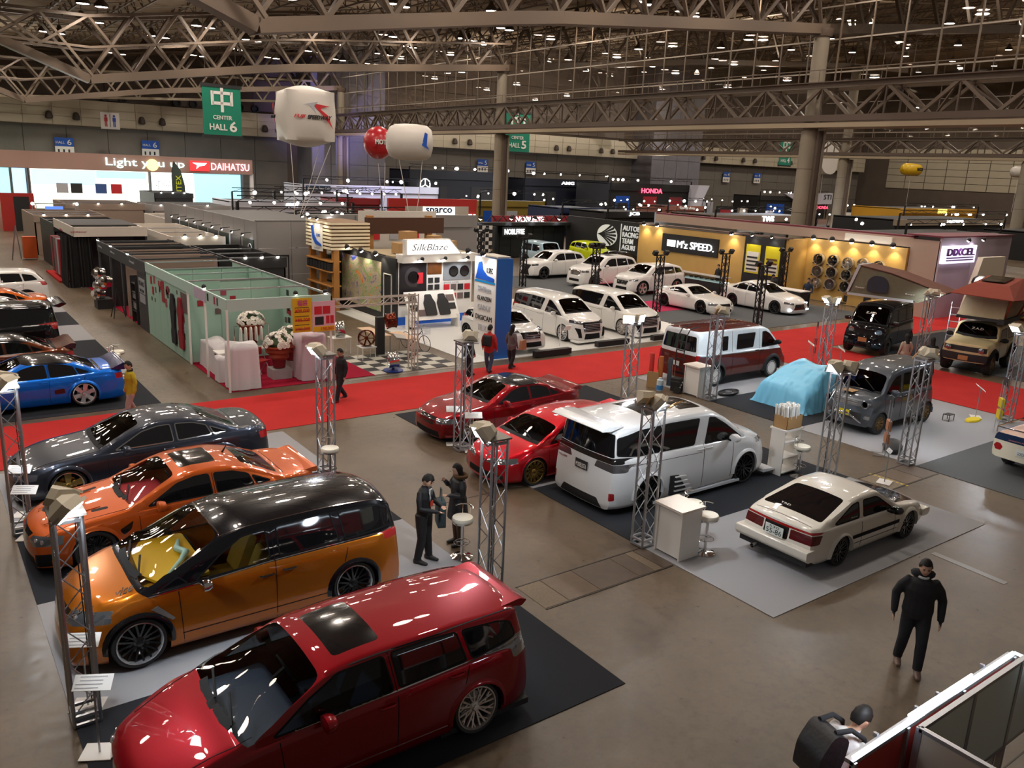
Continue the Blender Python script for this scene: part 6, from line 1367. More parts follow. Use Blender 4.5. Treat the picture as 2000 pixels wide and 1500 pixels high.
# folding step on the N side of the kei van
p = (26.1, 12.0, .014); r = empty('step_frame', p, 0, 'small black wire step frame by the rear wheel of the grey kei van', 'step')
MB().tube([(-.15, -.1, 0), (-.15, -.1, .2), (.15, -.1, .2), (.15, -.1, 0)], .012, 6).tube([(-.15, .1, 0), (-.15, .1, .2), (.15, .1, .2), (.15, .1, 0)], .012, 6).b2((-.15, -.1, .19), (.15, .1, .21)).build('frame', blackm, r)
# black wheel stops of the white stand
for i, (x, y, l) in enumerate(((20.4, 24.95, 'low black block at the nose of the small white hatchback'), (24.0, 25.35, 'low black block at the nose of the first white minivan'), (27.3, 25.35, 'low black block at the nose of the second white minivan'))):
    tag(MB().b2((x-.9, y-.12, .031), (x+.9, y+.12, .26)).build('stage_block', blackm), l, 'block')
for x, y, l in ((21.8, 26.2, 'first'), (25.6, 26.0, 'second')): 
    r = empty('price_stand', (x, y, .03), 0, 'slim white price stand in front of the %s white minivan' % l, 'sign'); MB().tube([(0, 0, 0), (0, 0, .95)], .02, 8).build('post', white, r); MB().box((0, 0, .97), (.3, .02, .22)).build('card', paper, r, rot=(.5, 0, 0))
# rope barrier
mtr = mat('rope_red', (.4, .02, .03), .7); pts = [tuple(G(a, b)[:2]) for a, b in ((1344, 597), (1370, 608), (1366, 590))]
for i, q in enumerate(pts):
    r = empty('barrier_post', (*q, .03), 0, 'chrome barrier post holding the red rope, %s' % ['farthest left', 'in the middle', 'nearest the coupe'][i], 'barrier'); MB().lathe([(.15, 0), (.15, .02), (.02, .03), (.02, .85), (.03, .9), (0, .92)], 14).build('post', chrome, r, 40)
for a, b in zip(pts, pts[1:]): tag(MB().bar((a[0], a[1], .85), (b[0], b[1], .85), .02, .07).build('barrier_rope', mtr), 'red belt of the barrier, %s half' % ('left' if a == pts[0] else 'right'), 'barrier')
# roof tents
can = mat('canvas_grey_green', '6e6c58', .9, noise=.15, nscale=5, bump=.4, bscale=8); canb = mat('canvas_brown', '6a4436', .9, noise=.15, nscale=5); cano = mat('canvas_rust', '8a3a28', .85, noise=.12, nscale=5, bump=.4, bscale=6); canbg = mat('canvas_beige', 'a08e70', .9, noise=.12, nscale=5, bump=.3, bscale=6)
bx, by = 34.9, 19.5
r = empty('roof_tent', (35.0, 19.7, 2.34), -pi/2+.2, 'grey-green wedge roof tent open on the black kei van', 'tent')
MB().b2((-1.4, -.85, 0), (1.4, .7, .1)).build('base', mat('shell_grey', 'b8bcc0', .4), r)
MB().poly(rnd([(-1.45, .12), (-1.35, .12), (-.95, 1.35), (-1.08, 1.38)], .03), 1.55, 'y', -.85).build('hard_shell', mat('shell_grey'), r, 40)
MB().add([(-1.3, -.8, .1), (1.4, -.8, .1), (-.98, -.8, 1.3), (.4, -.9, 1.1), (-1.3, .68, .1), (1.4, .68, .1), (-.98, .68, 1.3), (.4, .72, 1.1), (2.6, -.9, .5), (2.6, .72, .5), (1.6, -.85, .0), (1.6, .7, .0)],
         [(0, 1, 3, 2), (4, 6, 7, 5), (1, 10, 8, 3), (5, 7, 9, 11), (8, 10, 11, 9), (0, 2, 6, 4), (0, 4, 5, 11, 10, 1)]).build('canvas', can, r)
MB().add([(-.98, -.86, 1.32), (.4, -.94, 1.13), (2.66, -.94, .53), (2.66, .76, .53), (.4, .76, 1.13), (-.98, .72, 1.32), (-.98, -.86, 1.36), (.4, -.94, 1.17), (2.66, -.94, .57), (2.66, .76, .57), (.4, .76, 1.17), (-.98, .72, 1.36)], [(0, 1, 4, 5), (1, 2, 3, 4), (6, 11, 10, 7), (7, 10, 9, 8), (0, 6, 7, 1), (1, 7, 8, 2), (2, 8, 9, 3), (5, 4, 10, 11), (4, 3, 9, 10), (0, 5, 11, 6)]).build('fly_sheet', canb, r)
MB().poly(rnd([(-.55, .25), (.35, .25), (.35, .7), (.15, .95), (-.3, .98), (-.55, .75)], .15), .02, 'y', -.93).build('tent_window', mat('mesh_dark', (.02, .025, .04), .7), r)
text('iKamper', .4, .08, (-.85, -.90, .38), face_R((0, -1, 0)), white, r); text('iKamper', .4, .08, (1.3, -.98, .35), face_R((0, -1, 0)), white, r)
r = empty('tent_ladder', (37.2, 17.6, .0), -1.2, 'aluminium ladder leaning between the two roof tents', 'ladder')
for s in (-.2, .2): MB().tube([(s, -.4, .02), (s, 0, 2.3)], .022, 6).build('rail', alu, r)
for k in range(7): MB().bar((-.2, -.36+.055*k, .25+.3*k), (.2, -.36+.055*k, .25+.3*k), .05, .03).build('rung', alu, r)
bx, by = 35.4, 15.5
r = empty('roof_tent', (bx, by, 2.10), .17, 'beige and rust roof tent spread over the beige off-roader', 'tent')
MB().b2((-1.2, -.95, .0), (1.7, .8, .12)).build('base', blackm, r)
MB().b2((-1.45, -1.0, -.04), (1.0, -.75, .14)).build('awning_case', blackm, r)
MB().add([(-1.15, -.9, .12), (1.7, -.9, .12), (1.7, .8, .12), (-1.15, .8, .12), (-.5, -.8, 1.05), (1.6, -.8, 1.25), (1.6, .7, 1.25), (-.5, .7, 1.05)], [(0, 1, 5, 4), (1, 2, 6, 5), (2, 3, 7, 6), (3, 0, 4, 7), (4, 5, 6, 7), (0, 3, 2, 1)]).build('canvas', canbg, r)
MB().add([(-1.5, -1.2, .95), (1.9, -1.5, .80), (1.9, 1.1, .9), (-1.5, 1.1, 1.0), (-.4, -.7, 1.38), (1.6, -.7, 1.55), (1.6, .6, 1.55), (-.4, .6, 1.38), (-1.5, -1.2, .92), (1.9, -1.5, .77), (1.9, 1.1, .87), (-1.5, 1.1, .97)], [(0, 1, 5, 4), (1, 2, 6, 5), (2, 3, 7, 6), (3, 0, 4, 7), (4, 5, 6, 7), (8, 11, 10, 9), (0, 8, 9, 1), (1, 9, 10, 2), (2, 10, 11, 3), (3, 11, 8, 0)]).build('fly_sheet', cano, r)
MB().add([(-.1, -.45, 1.45), (1.3, -.45, 1.565), (1.3, .4, 1.565), (-.1, .4, 1.45), (-.1, -.45, 1.47), (1.3, -.45, 1.585), (1.3, .4, 1.585), (-.1, .4, 1.47)], [(0, 3, 2, 1), (4, 5, 6, 7), (0, 1, 5, 4), (1, 2, 6, 5), (2, 3, 7, 6), (3, 0, 4, 7)]).build('sky_window', tint_d, r)
for a, b in (((-1.4, -1.1, .95), (-.9, -.9, .15)), ((1.7, -1.4, .8), (1.1, -.95, .12)), ((.2, -1.3, .86), (.6, -.95, .12))): MB().bar(a, b, .05).build('strap', cano, r)
tag(MB().tube([(36.9, 14.1, 1.9), (36.6, 13.7, .02)], .03, 6).tube([(36.9, 14.1, 1.9), (37.3, 13.6, .02)], .03, 6).build('ladder', blackm), 'black folding legs propping the rust roof tent', 'ladder')
# bicycle and tables by the wheel display
r = empty('bicycle', (16.0, 28.2, 0), radians(-75), 'black city bicycle with front basket parked by the tables', 'bicycle')
for x in (-.52, .52):
    MB().tube([(x+.32*cos(a*pi/12), 0, .33+.32*sin(a*pi/12)) for a in range(25)], .014, 6, False).build('wheel', rubber, r, 60)
    mb = MB()
    for a in range(12): mb.bar((x, 0, .33), (x+.31*cos(a*pi/6), 0, .33+.31*sin(a*pi/6)), .004)
    mb.build('spokes', chrome, r)
MB().tube([(-.52, 0, .33), (-.12, 0, .28), (-.22, 0, .78)], .014, 6).tube([(-.12, 0, .28), (.34, 0, .80)], .018, 6).tube([(-.2, 0, .6), (.36, 0, .7)], .016, 6).tube([(-.52, 0, .33), (-.2, 0, .62)], .01, 6).tube([(.52, 0, .33), (.33, 0, .95)], .015, 6).build('frame', blackg, r, 60)
MB().tube([(.15, -.26, .98), (.32, -.2, 1.0), (.34, 0, .96), (.32, .2, 1.0), (.15, .26, .98)], .012, 6).build('handlebar', chrome, r, 60)
MB().poly(rnd([(-.34, -.08), (-.34, .08), (-.1, .03), (-.1, -.03)], .03), .06, 'z', .80).build('saddle', blackm, r)
mb = MB()
for z in (.72, .8, .88, .96): mb.tube([(.42, -.16, z), (.68, -.17, z), (.68, .17, z), (.42, .16, z), (.42, -.16, z)], .005, 4)
for k in range(6): mb.bar((.68, -.16+.064*k, .72), (.68, -.16+.064*k, .96), .005)
mb.b2((.42, -.16, .715), (.68, .16, .722)).build('basket', alu, r)
MB().bar((-.56, .06, .0), (-.52, .03, .33), .02).bar((-.56, -.06, .0), (-.52, -.03, .33), .02).build('stand', chrome, r)
wood = mat('table_wood', 'c8a888', .5)
def table(x, y, w, d, h, label, rz=0., top=None, legm=None):
    r = empty('table', (x, y, .012), rz, label, 'table'); MB().b2((-w/2, -d/2, h-.03), (w/2, d/2, h)).build('tabletop', top or wood, r)
    for a in (-1, 1):
        for b in (-1, 1): MB().tube([(a*(w/2-.04), b*(d/2-.04), 0), (a*(w/2-.04), b*(d/2-.04), h-.03)], .014, 6).build('leg', legm or alu, r)
table(14.55, 28.9, .55, 1.9, .72, 'narrow wooden folding table left of the bicycle'); table(15.3, 27.9, .5, 1.5, .7, 'second folding table beside the bicycle')
# display of loose wheels under the goalpost truss
polish = mat('polished_rim', (.7, .68, .66), .14, 1.); copper = mat('copper_rim', (.16, .035, .02), .18, .9)
def loose_wheel(loc, n, m, label, r_=.30, w=.36, rx=0):
    r = empty('loose_wheel', loc, 0, label, 'wheel')
    R = face_R(n)
    MB().lathe([(r_, w/2), (r_*.92, w/2-.02), (r_*.88, w*.2), (r_*.84, -w*.1), (r_*.88, -w*.4), (r_, -w/2), (r_*1.02, -w/2+.01), (r_*.93, -w*.3), (r_*.88, 0), (r_*.93, w*.3), (r_*1.02, w/2-.01)], 28, R=R, close=True).build('rim', m, r, 40)
    for k in range(7):
        a = 2*pi*k/7; MB().bar(R @ Vector((.03*cos(a), .03*sin(a), w*.05)), R @ Vector((r_*.88*cos(a), r_*.88*sin(a), w*.18)), .05, .03).build('spoke', m, r)
    MB().lathe([(.07, 0), (.07, .05), (0, .06)], 14, R=R).build('hub', m, r, 40)
def PG(px, py, z): p = G(px, py, z); return (p.x, p.y, z)
n_ = (1, -.35, .1)
loose_wheel(PG(663, 642, .98), n_, polish, 'wide polished wheel on the small white table'); loose_wheel(PG(763, 626, 1.45), (1, -.3, .15), copper, 'dark copper wheel mounted high on the black post')
loose_wheel(PG(716, 660, .80), (-.6, -.8, .2), copper, 'copper wheel facing left on a low table'); loose_wheel(PG(768, 702, .42), n_, polish, 'wide polished wheel near the floor on a blue-based stand')
table(PG(663, 642, .98)[0], PG(663, 642, .98)[1], .8, .5, .66, 'small white table under the polished wheel', 0, whitel, whitel)
table(PG(716, 660, .8)[0], PG(716, 660, .8)[1], .6, .5, .48, 'low table carrying the copper wheel', 0, whitel, whitel)
p = PG(752, 650, .9); r = empty('wheel_post', (p[0], p[1]+.3, .014), 0, 'black square post that carries the copper wheel', 'display stand'); MB().b2((-.22, -.1, 0), (.1, .1, 1.45)).build('post', blackm, r); MB().box((.35, -.3, .95), (.5, .35, .06)).build('case', mat('case_grey', '9a948c', .4), r, rot=(.3, .2, 0))
p = PG(768, 702, .42); tag(MB().lathe([(.36, 0), (.36, .03), (.05, .05), (.05, .12), (0, .12)], 20).build('stand_base', mat('base_blue', (.01, .03, .2), .4), None, 40, loc=(p[0], p[1], .014)), 'round dark blue stand base under the polished wheel', 'stand')
# goalpost truss
r = empty('truss_arch', (11.3, 25.35, 0), 0, 'white box-truss goalpost over the checkered mat', 'truss'); wtr = mat('truss_pale', 'cfc8bc', .4, .4)
for a in (-.12, .12):
    for b in (-.12, .12):
        barobj('chord', (3.0+a, b, 0), (3.0+a, b, 2.75), .035, wtr, r); 
    for z in (2.45, 2.7): barobj('chord', (0, a, z), (3.1, a, z), .035, wtr, r)
for i in range(9):
    for b in (-.12, .12): barobj('brace', (2.88 if i % 2 else 3.12, b, i*.3), (3.12 if i % 2 else 2.88, b, i*.3+.3), .018, wtr, r); barobj('brace', (i*.34, b, 2.45 if i % 2 else 2.7), (i*.34+.34, b, 2.7 if i % 2 else 2.45), .018, wtr, r)
# ---- bottom right: shell-scheme booth with bright fluorescent tubes

r = empty('shell_booth', (6.96, 2.95, 0), 0, 'white shell-scheme booth in the bottom right corner', 'booth')
pw = mat('panel_white_green', 'cfd8d0', .5); pgy = mat('panel_beige_grey', 'a8988a', .6)
for k in range(4):
    MB().b2((k+.03, -.02, 1.35), (k+.97, .02, 2.33)).build('panel', pw, r)
    MB().b2((k-.025, -.03, 0), (k+.025, .03, 2.36)).build('post', alu, r)
MB().b2((0, -.025, 2.33), (4, .025, 2.37)).b2((0, -.025, 1.31), (4, .025, 1.35)).build('rail', alu, r)
for k in range(3):
    MB().b2((-.02, -k-.97, .1), (.02, -k-.03, 2.33)).build('side_panel', pgy, r); MB().b2((-.03, -k-1.025, 0), (.03, -k-.975, 2.36)).build('post', alu, r)
MB().b2((-.025, -3, 2.33), (.025, 0, 2.37)).build('rail', alu, r)
MB().b2((.1, -3, .0), (4, -.1, .03)).build('booth_base', blackm, r)
r = empty('light_box', (6.1, 3.1, 0), 0, 'red display box edged with glaring fluorescent tubes', 'display case')
redp = mat('fascia_red', (.45, .04, .03), .5)
MB().b2((0, -.02, 1.0), (3.05, .0, 2.24)).build('back_panel', redp, r); MB().b2((0, -.45, .95), (.85, 0, 1.0)).build('shelf', mat('shelf_mesh', 'b8bcc4', .4, .6), r)
for x in (0, .86, 1.9, 3.0): MB().b2((x, -.05, 0), (x+.04, 0, 2.28)).build('post', alu, r)
mb = MB()
for i in range(22): mb.b2((i*.04, -.44, 1.0), (i*.04+.008, -.02, 1.008))
for i in range(12): mb.b2((0, -.44+i*.036, 1.0), (.85, -.432+i*.036, 1.008))
mb.build('mesh_tray', alu, r)
MB().b2((0, -.03, 2.25), (3.05, .05, 2.29)).build('lamp_rail', alu, r)
tube_e = mat('fluorescent_tube', (1, 1, 1), .4, emit=9, ecol=(.72, .85, 1))
for a, b, y in ((.02, 1.22, -.01), (1.0, 2.2, .03), (1.85, 3.02, -.01)): MB().tube([(a, y, 2.32), (b, y, 2.32)], .014, 10).build('fluorescent_tube', tube_e, r, 50)
MB().tube([(3.03, -.02, 2.32), (3.03, -.35, 2.32)], .016, 8).build('fluorescent_tube', tube_e, r, 50)
for x in (.5, 1.2, 1.6, 2.5): MB().b2((x, .05, 2.27), (x+.03, .09, 2.31)).build('clip', alu, r)
area_light('tube_light', (7.6, 3.35, 2.25), .5, 18, (.8, .9, 1), (.3, 1, -.6))
# ================================================================== BOOTHS
def wbx(name, p, q, m, parent=None): return MB().b2(p, q).build(name, m, parent)
spot_e = mat('spot_glow', (1, 1, 1), .4, emit=22, ecol=(1, .93, .8)); spot_c = mat('spot_glow_cool', (1, 1, 1), .4, emit=38, ecol=(.85, .92, 1))
_sp = MB().lathe([(0, .1), (.03, .1), (.07, .06), (.075, 0), (.06, .01), (0, .02)], 10).mesh('spot'); _sp.materials.append(blackm)
_sg = MB().lathe([(0, -.05), (.04, -.04), (.06, 0), (.05, .012), (0, .014)], 8).mesh('spot_glow'); _sg.materials.append(spot_e)
def spot(parent, loc, d=(0, 0, -1), pw=0, col=(1, .85, .6), s=1., size=.1, ang=100):
    o = obj('spot', _sp, None, parent, loc); o.rotation_euler = (-Vector(d)).to_track_quat('Z', 'Y').to_euler(); o.scale = (s, s, s); obj('spot_glow', _sg, None, o)
    if pw:
        l = bpy.data.lights.new('spot_light', 'SPOT'); l.energy = pw; l.color = col; l.spot_size = radians(ang); l.spot_blend = .6; l.shadow_soft_size = size
        lo = bpy.data.objects.new('spot_light', l); C.objects.link(lo); lo.parent = parent; lo.location = Vector(loc)+Vector(d).normalized()*.12; lo.rotation_euler = Vector(d).to_track_quat('-Z', 'Y').to_euler()
teal = mat('panel_mint', 'a5c9b8', .6, noise=.04, nscale=.5); teal_d = mat('panel_mint_fascia', 'bcd8ce', .6); charc = mat('panel_charcoal', '34373c', .6); taupe = mat('panel_taupe', '8f7d70', .7); greyp = mat('panel_grey', '94908e', .6, noise=.05, nscale=.4)
# ---- pale green shell-scheme booth
BX0, BX1, BY = 7.7, 11.08, 25.15
r = empty('mint_booth', (0, 0, 0), 0, 'pale green shell-scheme booth on the red carpet corner', 'booth')
for k in range(6): wbx('panel', (BX0, 29.4+k*1.0+.01, .02), (BX0+.05, 30.39+k, 2.6), teal, r)
wbx('fascia', (BX0-.02, BY, 2.55), (BX0+.04, 35.4, 2.92), teal_d, r); wbx('fascia', (BX0, BY-.02, 2.55), (BX1, BY+.04, 2.92), teal_d, r)
for x, y in ((BX0, BY), (BX1, BY), (BX0, 27.4), (BX0, 29.4)): MB().b2((x-.03, y-.03, 0), (x+.03, y+.03, 2.6)).build('post', whitel, r)
for k in range(8): wbx('panel', (BX1-.05, 27.0+k*1.0, .02), (BX1, 27.98+k, 2.9), teal, r)
for k in range(3): wbx('panel', (BX0+.08+k*1.1, 29.6, .02), (BX0+1.16+k*1.1, 29.65, 2.9 if k else 2.55), teal, r)
for k in range(3): wbx('panel', (BX0+.08+k*1.1, 33.0, .02), (BX0+1.16+k*1.1, 33.05, 2.9), teal, r)
for y in (27.3, 29.6, 31.4, 33.0, 35.3): MB().b2((BX0, y-.025, 2.88), (BX1, y+.025, 2.93)).build('rail', alu, r)
MB().b2((BX1-.06, BY, 2.88), (BX1+.02, 35.4, 2.94)).build('rail', alu, r)
text('RECARO', .5, .12, (BX0-.03, 25.9, 2.75), RMX, mat('print_pink', 'b05070', .6), r, ext=.004) if False else None
rnd_ = random.Random(3); posterm = [mat('print_black', (.02, .02, .02), .6), mat('print_red', (.35, .02, .03), .6), greyt, mat('print_photo', '6a5a58', .6), mat('print_rose', 'a04858', .6)]
for k in range(26):
    y = rnd_.uniform(30.0, 34.6); z = rnd_.uniform(1.5, 2.4); w = rnd_.choice((.12, .18, .26)); 
    wbx('poster', (BX0-.012, y, z-w*.6), (BX0, y+w, z+w*.6), posterm[k % 5], r)
wbx('poster', (BX0-.014, 32.6, 1.7), (BX0, 33.0, 2.5), posterm[1], r); wbx('poster', (BX0-.014, 29.5, 1.75), (BX0, 30.3, 2.45), posterm[3], r)
for k in range(10): 
    y = rnd_.uniform(29.6, 30.9); z = rnd_.uniform(.7, 1.6); wbx('poster', (BX0-.012, y, z), (BX0, y+.2, z+.22), posterm[(k+3) % 5], r)
for k in range(14):
    x = rnd_.uniform(BX0+.3, BX1-.3); z = rnd_.uniform(1.4, 2.4); wbx('poster', (x, 29.58, z), (x+.2, 29.595, z+.2), posterm[(k*2) % 5], r)
for k in range(12):
    y = rnd_.uniform(27.2, 29.4); z = rnd_.uniform(1.3, 2.4); wbx('poster', (BX1-.065, y, z), (BX1-.05, y+.2, z+.2), posterm[(k*3) % 5], r)
text('CAT BEAR', .5, .1, (BX0-.03, 27.0, 2.74), RMX, posterm[4], r, ext=.004) if False else None
for k, y in enumerate((25.9, 26.2, 26.9)): wbx('sticker', (BX0-.026, y, 2.62), (BX0-.02, y+.16, 2.86), posterm[(k+3) % 5], r)
wbx('header_sign', (BX0-.03, 27.2, 2.52), (BX0-.02, 28.5, 2.90), mat('lilac_sign', 'c8b8cc', .6), r)
# seat-shell silhouettes on the outer wall (a black and a red one)
for y, m, lab in ((31.35, mat('seat_black', (.012, .012, .014), .8), 'x'), (30.35, mat('seat_red', (.30, .008, .02), .8), 'y')):
    MB().poly(rnd([(-.26, 0), (.26, .0), (.30, .42), (.20, .62), (.26, 1.1), (.34, 1.3), (.24, 1.55), (.15, 1.85), (-.15, 1.85), (-.24, 1.55), (-.34, 1.3), (-.26, 1.1), (-.20, .62), (-.30, .42)], .07), .06, 'x', BX0-.08).build('seat_cover', m, r, loc=(0, y, .38))
# price boards at the right front corner
ye = mat('board_yellow', 'e0b41c', .5); pkb = mat('board_pink', 'e8b8c4', .5); rd = mat('print_bright_red', (.6, .02, .03), .5)
wbx('price_board', (9.75, BY-.08, 1.75), (10.4, BY-.06, 2.86), ye, r)
for k, t_ in enumerate(('¥98,000', '¥88,000', '¥98,000')): text(t_, .5, .13, (10.08, BY-.085, 2.45-.3*k), RMY, rd, r, ext=.004)
text('福袋', .34, .2, (10.08, BY-.085, 2.7), RMY, mat('print_magenta', (.6, .02, .3), .5), r, ext=.004)
for k in range(6): wbx('print_line', (9.82, BY-.083, 1.84+.14*k), (10.3, BY-.08, 1.86+.14*k), posterm[0], r)
wbx('price_board', (10.42, BY-.08, 1.72), (11.2, BY-.06, 2.72), pkb, r)
for k, (x, z, w, h) in enumerate(((10.48, 2.3, .26, .26), (10.77, 2.3, .26, .26), (10.88, 1.98, .12, .26), (11.03, 1.98, .12, .26))): wbx('print_block', (x, BY-.085, z), (x+w, BY-.08, z+h), rd, r)
wbx('print_block', (10.5, BY-.085, 1.95), (10.8, BY-.08, 2.22), posterm[0], r); wbx('print_band', (10.44, BY-.083, 1.73), (11.18, BY-.081, 1.9), ye, r)
text('198,000', .45, .12, (10.93, BY-.087, 1.81), RMY, rd, r, ext=.004)
for x, y in ((BX0, 27.4), (9.9, BY), (10.9, BY)): spot(r, (x, y, 3.0), (.3, .3, -1))
# draped counters, covered stands
drape = mat('white_drape', 'd8d2d4', .8); drapep = mat('pink_drape', 'c8b4bc', .8)
def draped(loc, sx, sy, h, label, m, seed=0, slant=0.):
    bm = bmesh.new(); N = 40; rings = 9; vs = []
    for j in range(rings+1):
        t = j/rings; row = []
        for i in range(N):
            a = 2*pi*i/N; cx, cy = cos(a), sin(a); k = 1/max(abs(cx), abs(cy))**.85
            fl = 1+.10*t+.05*t*sin(a*7+seed)+.03*t*sin(a*13+seed*2)
            z = h*(1-t)+.02
            if j == 0: z = h+.04*sin(a*3+seed)
            row.append(bm.verts.new((sx/2*cx*k*fl+slant*t, sy/2*cy*k*fl, max(.015, z-(.02 if j else 0)))))
        vs.append(row)
    for j in range(rings):
        for i in range(N): bm.faces.new((vs[j][i], vs[j][(i+1) % N], vs[j+1][(i+1) % N], vs[j+1][i]))
    c = bm.verts.new((0, 0, h+.05))
    for i in range(N): bm.faces.new((c, vs[0][(i+1) % N], vs[0][i]))
    bmesh.ops.recalc_face_normals(bm, faces=bm.faces)
    me = bpy.data.meshes.new('drape'); bm.to_mesh(me); bm.free()
    for p in me.polygons: p.use_smooth = True
    o = obj('covered_stand', me, m, None, loc); tag(o, label, 'covered stand'); return o
draped((8.25, 25.6, .02), .85, .8, 1.42, 'tall stand covered by a pinkish white sheet at the corner of the green booth', drape, 1)
draped((10.6, 25.8, .02), .85, .8, 1.5, 'stand covered by a translucent pinkish sheet below the price boards', drapep, 3)
draped((8.3, 28.3, .02), .7, 1.7, .95, 'long counter under a white sheet along the green booth edge', drape, 5)
draped((7.95, 26.6, .02), .4, .5, .8, 'small white cloth bundle between the covered stands', drape, 8)
r2 = empty('sales_counter', (8.35, 27.2, .02), 0, 'white counter with burgundy front inside the green booth', 'counter'); MB().b2((-.45, -.3, .8), (.55, .3, .85)).build('top', whitel, r2); MB().b2((-.4, -.27, .1), (.5, .27, .8)).build('front', mat('burgundy_panel', (.10, .01, .02), .5), r2)
table(9.9, 27.9, 1.2, .5, .74, 'white table behind the flower arrangements', 0, whitel)
r3 = empty('folding_chair', (9.4, 27.1, .02), .4, 'folding chair with red seat and back in the green booth', 'chair'); rc = mat('chair_red', (.35, .01, .01), .6)
MB().b2((-.2, -.2, .42), (.2, .2, .46)).build('seat', rc, r3); MB().b2((-.2, .2, .6), (.2, .23, .85)).build('backrest', rc, r3)
for a in (-.19, .19): MB().tube([(a, -.2, 0), (a, .22, .85)], .012, 6).build('leg', alu, r3); MB().tube([(a, .25, 0), (a, -.1, .45)], .012, 6).build('leg', alu, r3)
rk = empty('clothes_rack', (8.75, 28.0, .02), 0, 'chrome rack with white garments on hangers', 'rack'); rk.location.x += .65; MB().tube([(-.6, 0, 0), (-.6, 0, 1.5), (.6, 0, 1.5), (.6, 0, 0)], .014, 6).build('frame', chrome, rk)
for k in range(5): MB().poly(rnd([(-.14, 0), (.14, 0), (.1, .45), (.03, .5), (-.03, .5), (-.1, .45)], .03), .03, 'x', -.4+.18*k).build('garment', whitel, rk, loc=(0, 0, .95))
petal = mat('flower_white', 'eee6dc', .7); wrapm = mat('wrap_orange', '9a3a1c', .5, noise=.4, nscale=12); potm = mat('pot_red', '7a1420', .5)
_fl = MB().lathe([(0, 0), (.05, .01), (.07, .04), (.055, .055), (.03, .035), (0, .045)], 8).mesh('flower', 50); _fl.materials.append(petal)
def flowers(x, y, z, label, s=1., n=60, seed=1):
    q = random.Random(seed); r = empty('flower_arrangement', (x, y, z), 0, label, 'flowers')
    MB().lathe([(.16*s, 0), (.2*s, .02), (.24*s, .35*s), (.2*s, .36*s), (0, .34*s)], 14).build('pot', potm, r, 40)
    bm = MB(); bm.lathe([((.24+.06*(i % 2))*s+.17*s*i/4, .3*s+.09*s*i) for i in range(6)], 18); w = bm.mesh('wrap', 30)
    for v in w.vertices: a = atan2(v.co.y, v.co.x); k = 1+.14*sin(a*9)+.08*sin(a*4+v.co.z*14); v.co.x *= k; v.co.y *= k
    obj('wrapping', w, wrapm, r)
    for i in range(n):
        th = acos_ = math.acos(1-q.random()*1.05); ph = q.uniform(0, 2*pi)
        d = Vector((sin(th)*cos(ph), sin(th)*sin(ph), cos(th)*.8)); o = obj('flower', _fl, None, r, d*.44*s+Vector((0, 0, .80*s))); o.rotation_euler = d.to_track_quat('Z', 'Y').to_euler(); o.scale = (1.3*s,)*3
    MB().lathe([(.05, .4*s), (.30*s, .62*s), (.36*s, .85*s), (.2*s, 1.05*s), (0, 1.1*s)], 12).build('foliage', mat('leaf_dark', '3a4a2c', .8), r, 50)
flowers(9.6, 28.6, .76, 'white orchids in orange wrapping standing on the white table', .95, 60, 1); flowers(9.72, 26.3, .35, 'white orchids in orange wrapping nearest the red carpet', 1.0, 70, 2); flowers(10.5, 27.2, .35, 'pale bouquet behind the price boards', 1.0, 60, 3)
tag(MB().b2((9.4, 26.0, .02), (10.05, 26.6, .35)).build('plinth', mat('plinth_grey', 'a8a0a0', .6)), 'low grey plinth under the orchids', 'plinth'); tag(MB().b2((10.36, 26.9, .02), (10.85, 27.5, .35)).build('plinth', mat('plinth_grey')), 'low plinth under the pale bouquet', 'plinth')
# ---- charcoal open booths behind it
r = empty('charcoal_booth', (0, 0, 0), 0, 'row of charcoal shell-scheme booths behind the green one', 'booth')
for y0, y1 in ((35.45, 37.0), (39.9, 40.15), (42.4, 42.6), (45.0, 45.3)): wbx('panel', (BX0, y0, .02), (BX0+.06, y1, 2.9), charc, r)
wbx('fascia', (BX0-.03, 35.45, 2.4), (BX0+.03, 45.3, 2.9), charc, r)
for y in (37.0, 39.6, 42.5, 45.3): wbx('panel', (BX0+.1, y, .02), (BX1, y+.05, 2.85), taupe if y < 40 else blackm, r)
wbx('side_wall', (BX1-.05, 37, .02), (BX1, 45.4, 2.9), charc, r)
for i, y in enumerate((36.5, 37.6, 38.6, 40, 41.5, 43, 44.3)): wbx('roof_batten', (BX0, y, 2.86), (BX1, y+.06, 2.93), taupe if i % 2 else charc, r)
for y in (37.4, 41.3, 44.2): text(['GarageQ', 'Inforap', 'Fortress'][int((y-37)/3.3)], .9, .12, (BX0-.035, y+.3, 2.66), RMX, greyt, r, ext=.004)
for y in (38.3, 41.8, 44.8): spot(r, (BX0-.05, y, 2.95), (-.3, 0, -1))
wbx('notice_board', (BX0-.02, 35.7, 1.55), (BX0, 36.7, 2.15), mat('board_silver', 'a0a4a8', .5), r); wbx('notice_board', (BX0-.02, 35.75, 1.15), (BX0, 36.65, 1.5), mat('board_silver'), r)
text('BEANS', .8, .2, (BX0-.025, 36.2, 1.95), RMX, charc, r, ext=.004); text('SEAT COVER', .75, .12, (BX0-.025, 36.2, 1.66), RMX, charc, r, ext=.004)
rk = empty('brochure_rack', (7.95, 37.9, .02), 0, 'black wire rack holding silver brochures in the charcoal booth', 'rack')
for k in range(4): MB().b2((-.25, -.45, .5+.4*k), (.2, .45, .53+.4*k)).build('shelf', blackm, rk)
for a in (-.45, .45): MB().b2((-.27, a-.02, 0), (.2, a+.02, 2.0)).build('side', blackm, rk)
for k in range(8): MB().box((-.2, -.38+.11*k, .75), (.03, .09, .3)).build('brochure', alu, rk, rot=(0, 0, 0)); MB().box((-.2, -.38+.11*k, 1.2), (.03, .09, .3)).build('brochure', alu, rk)
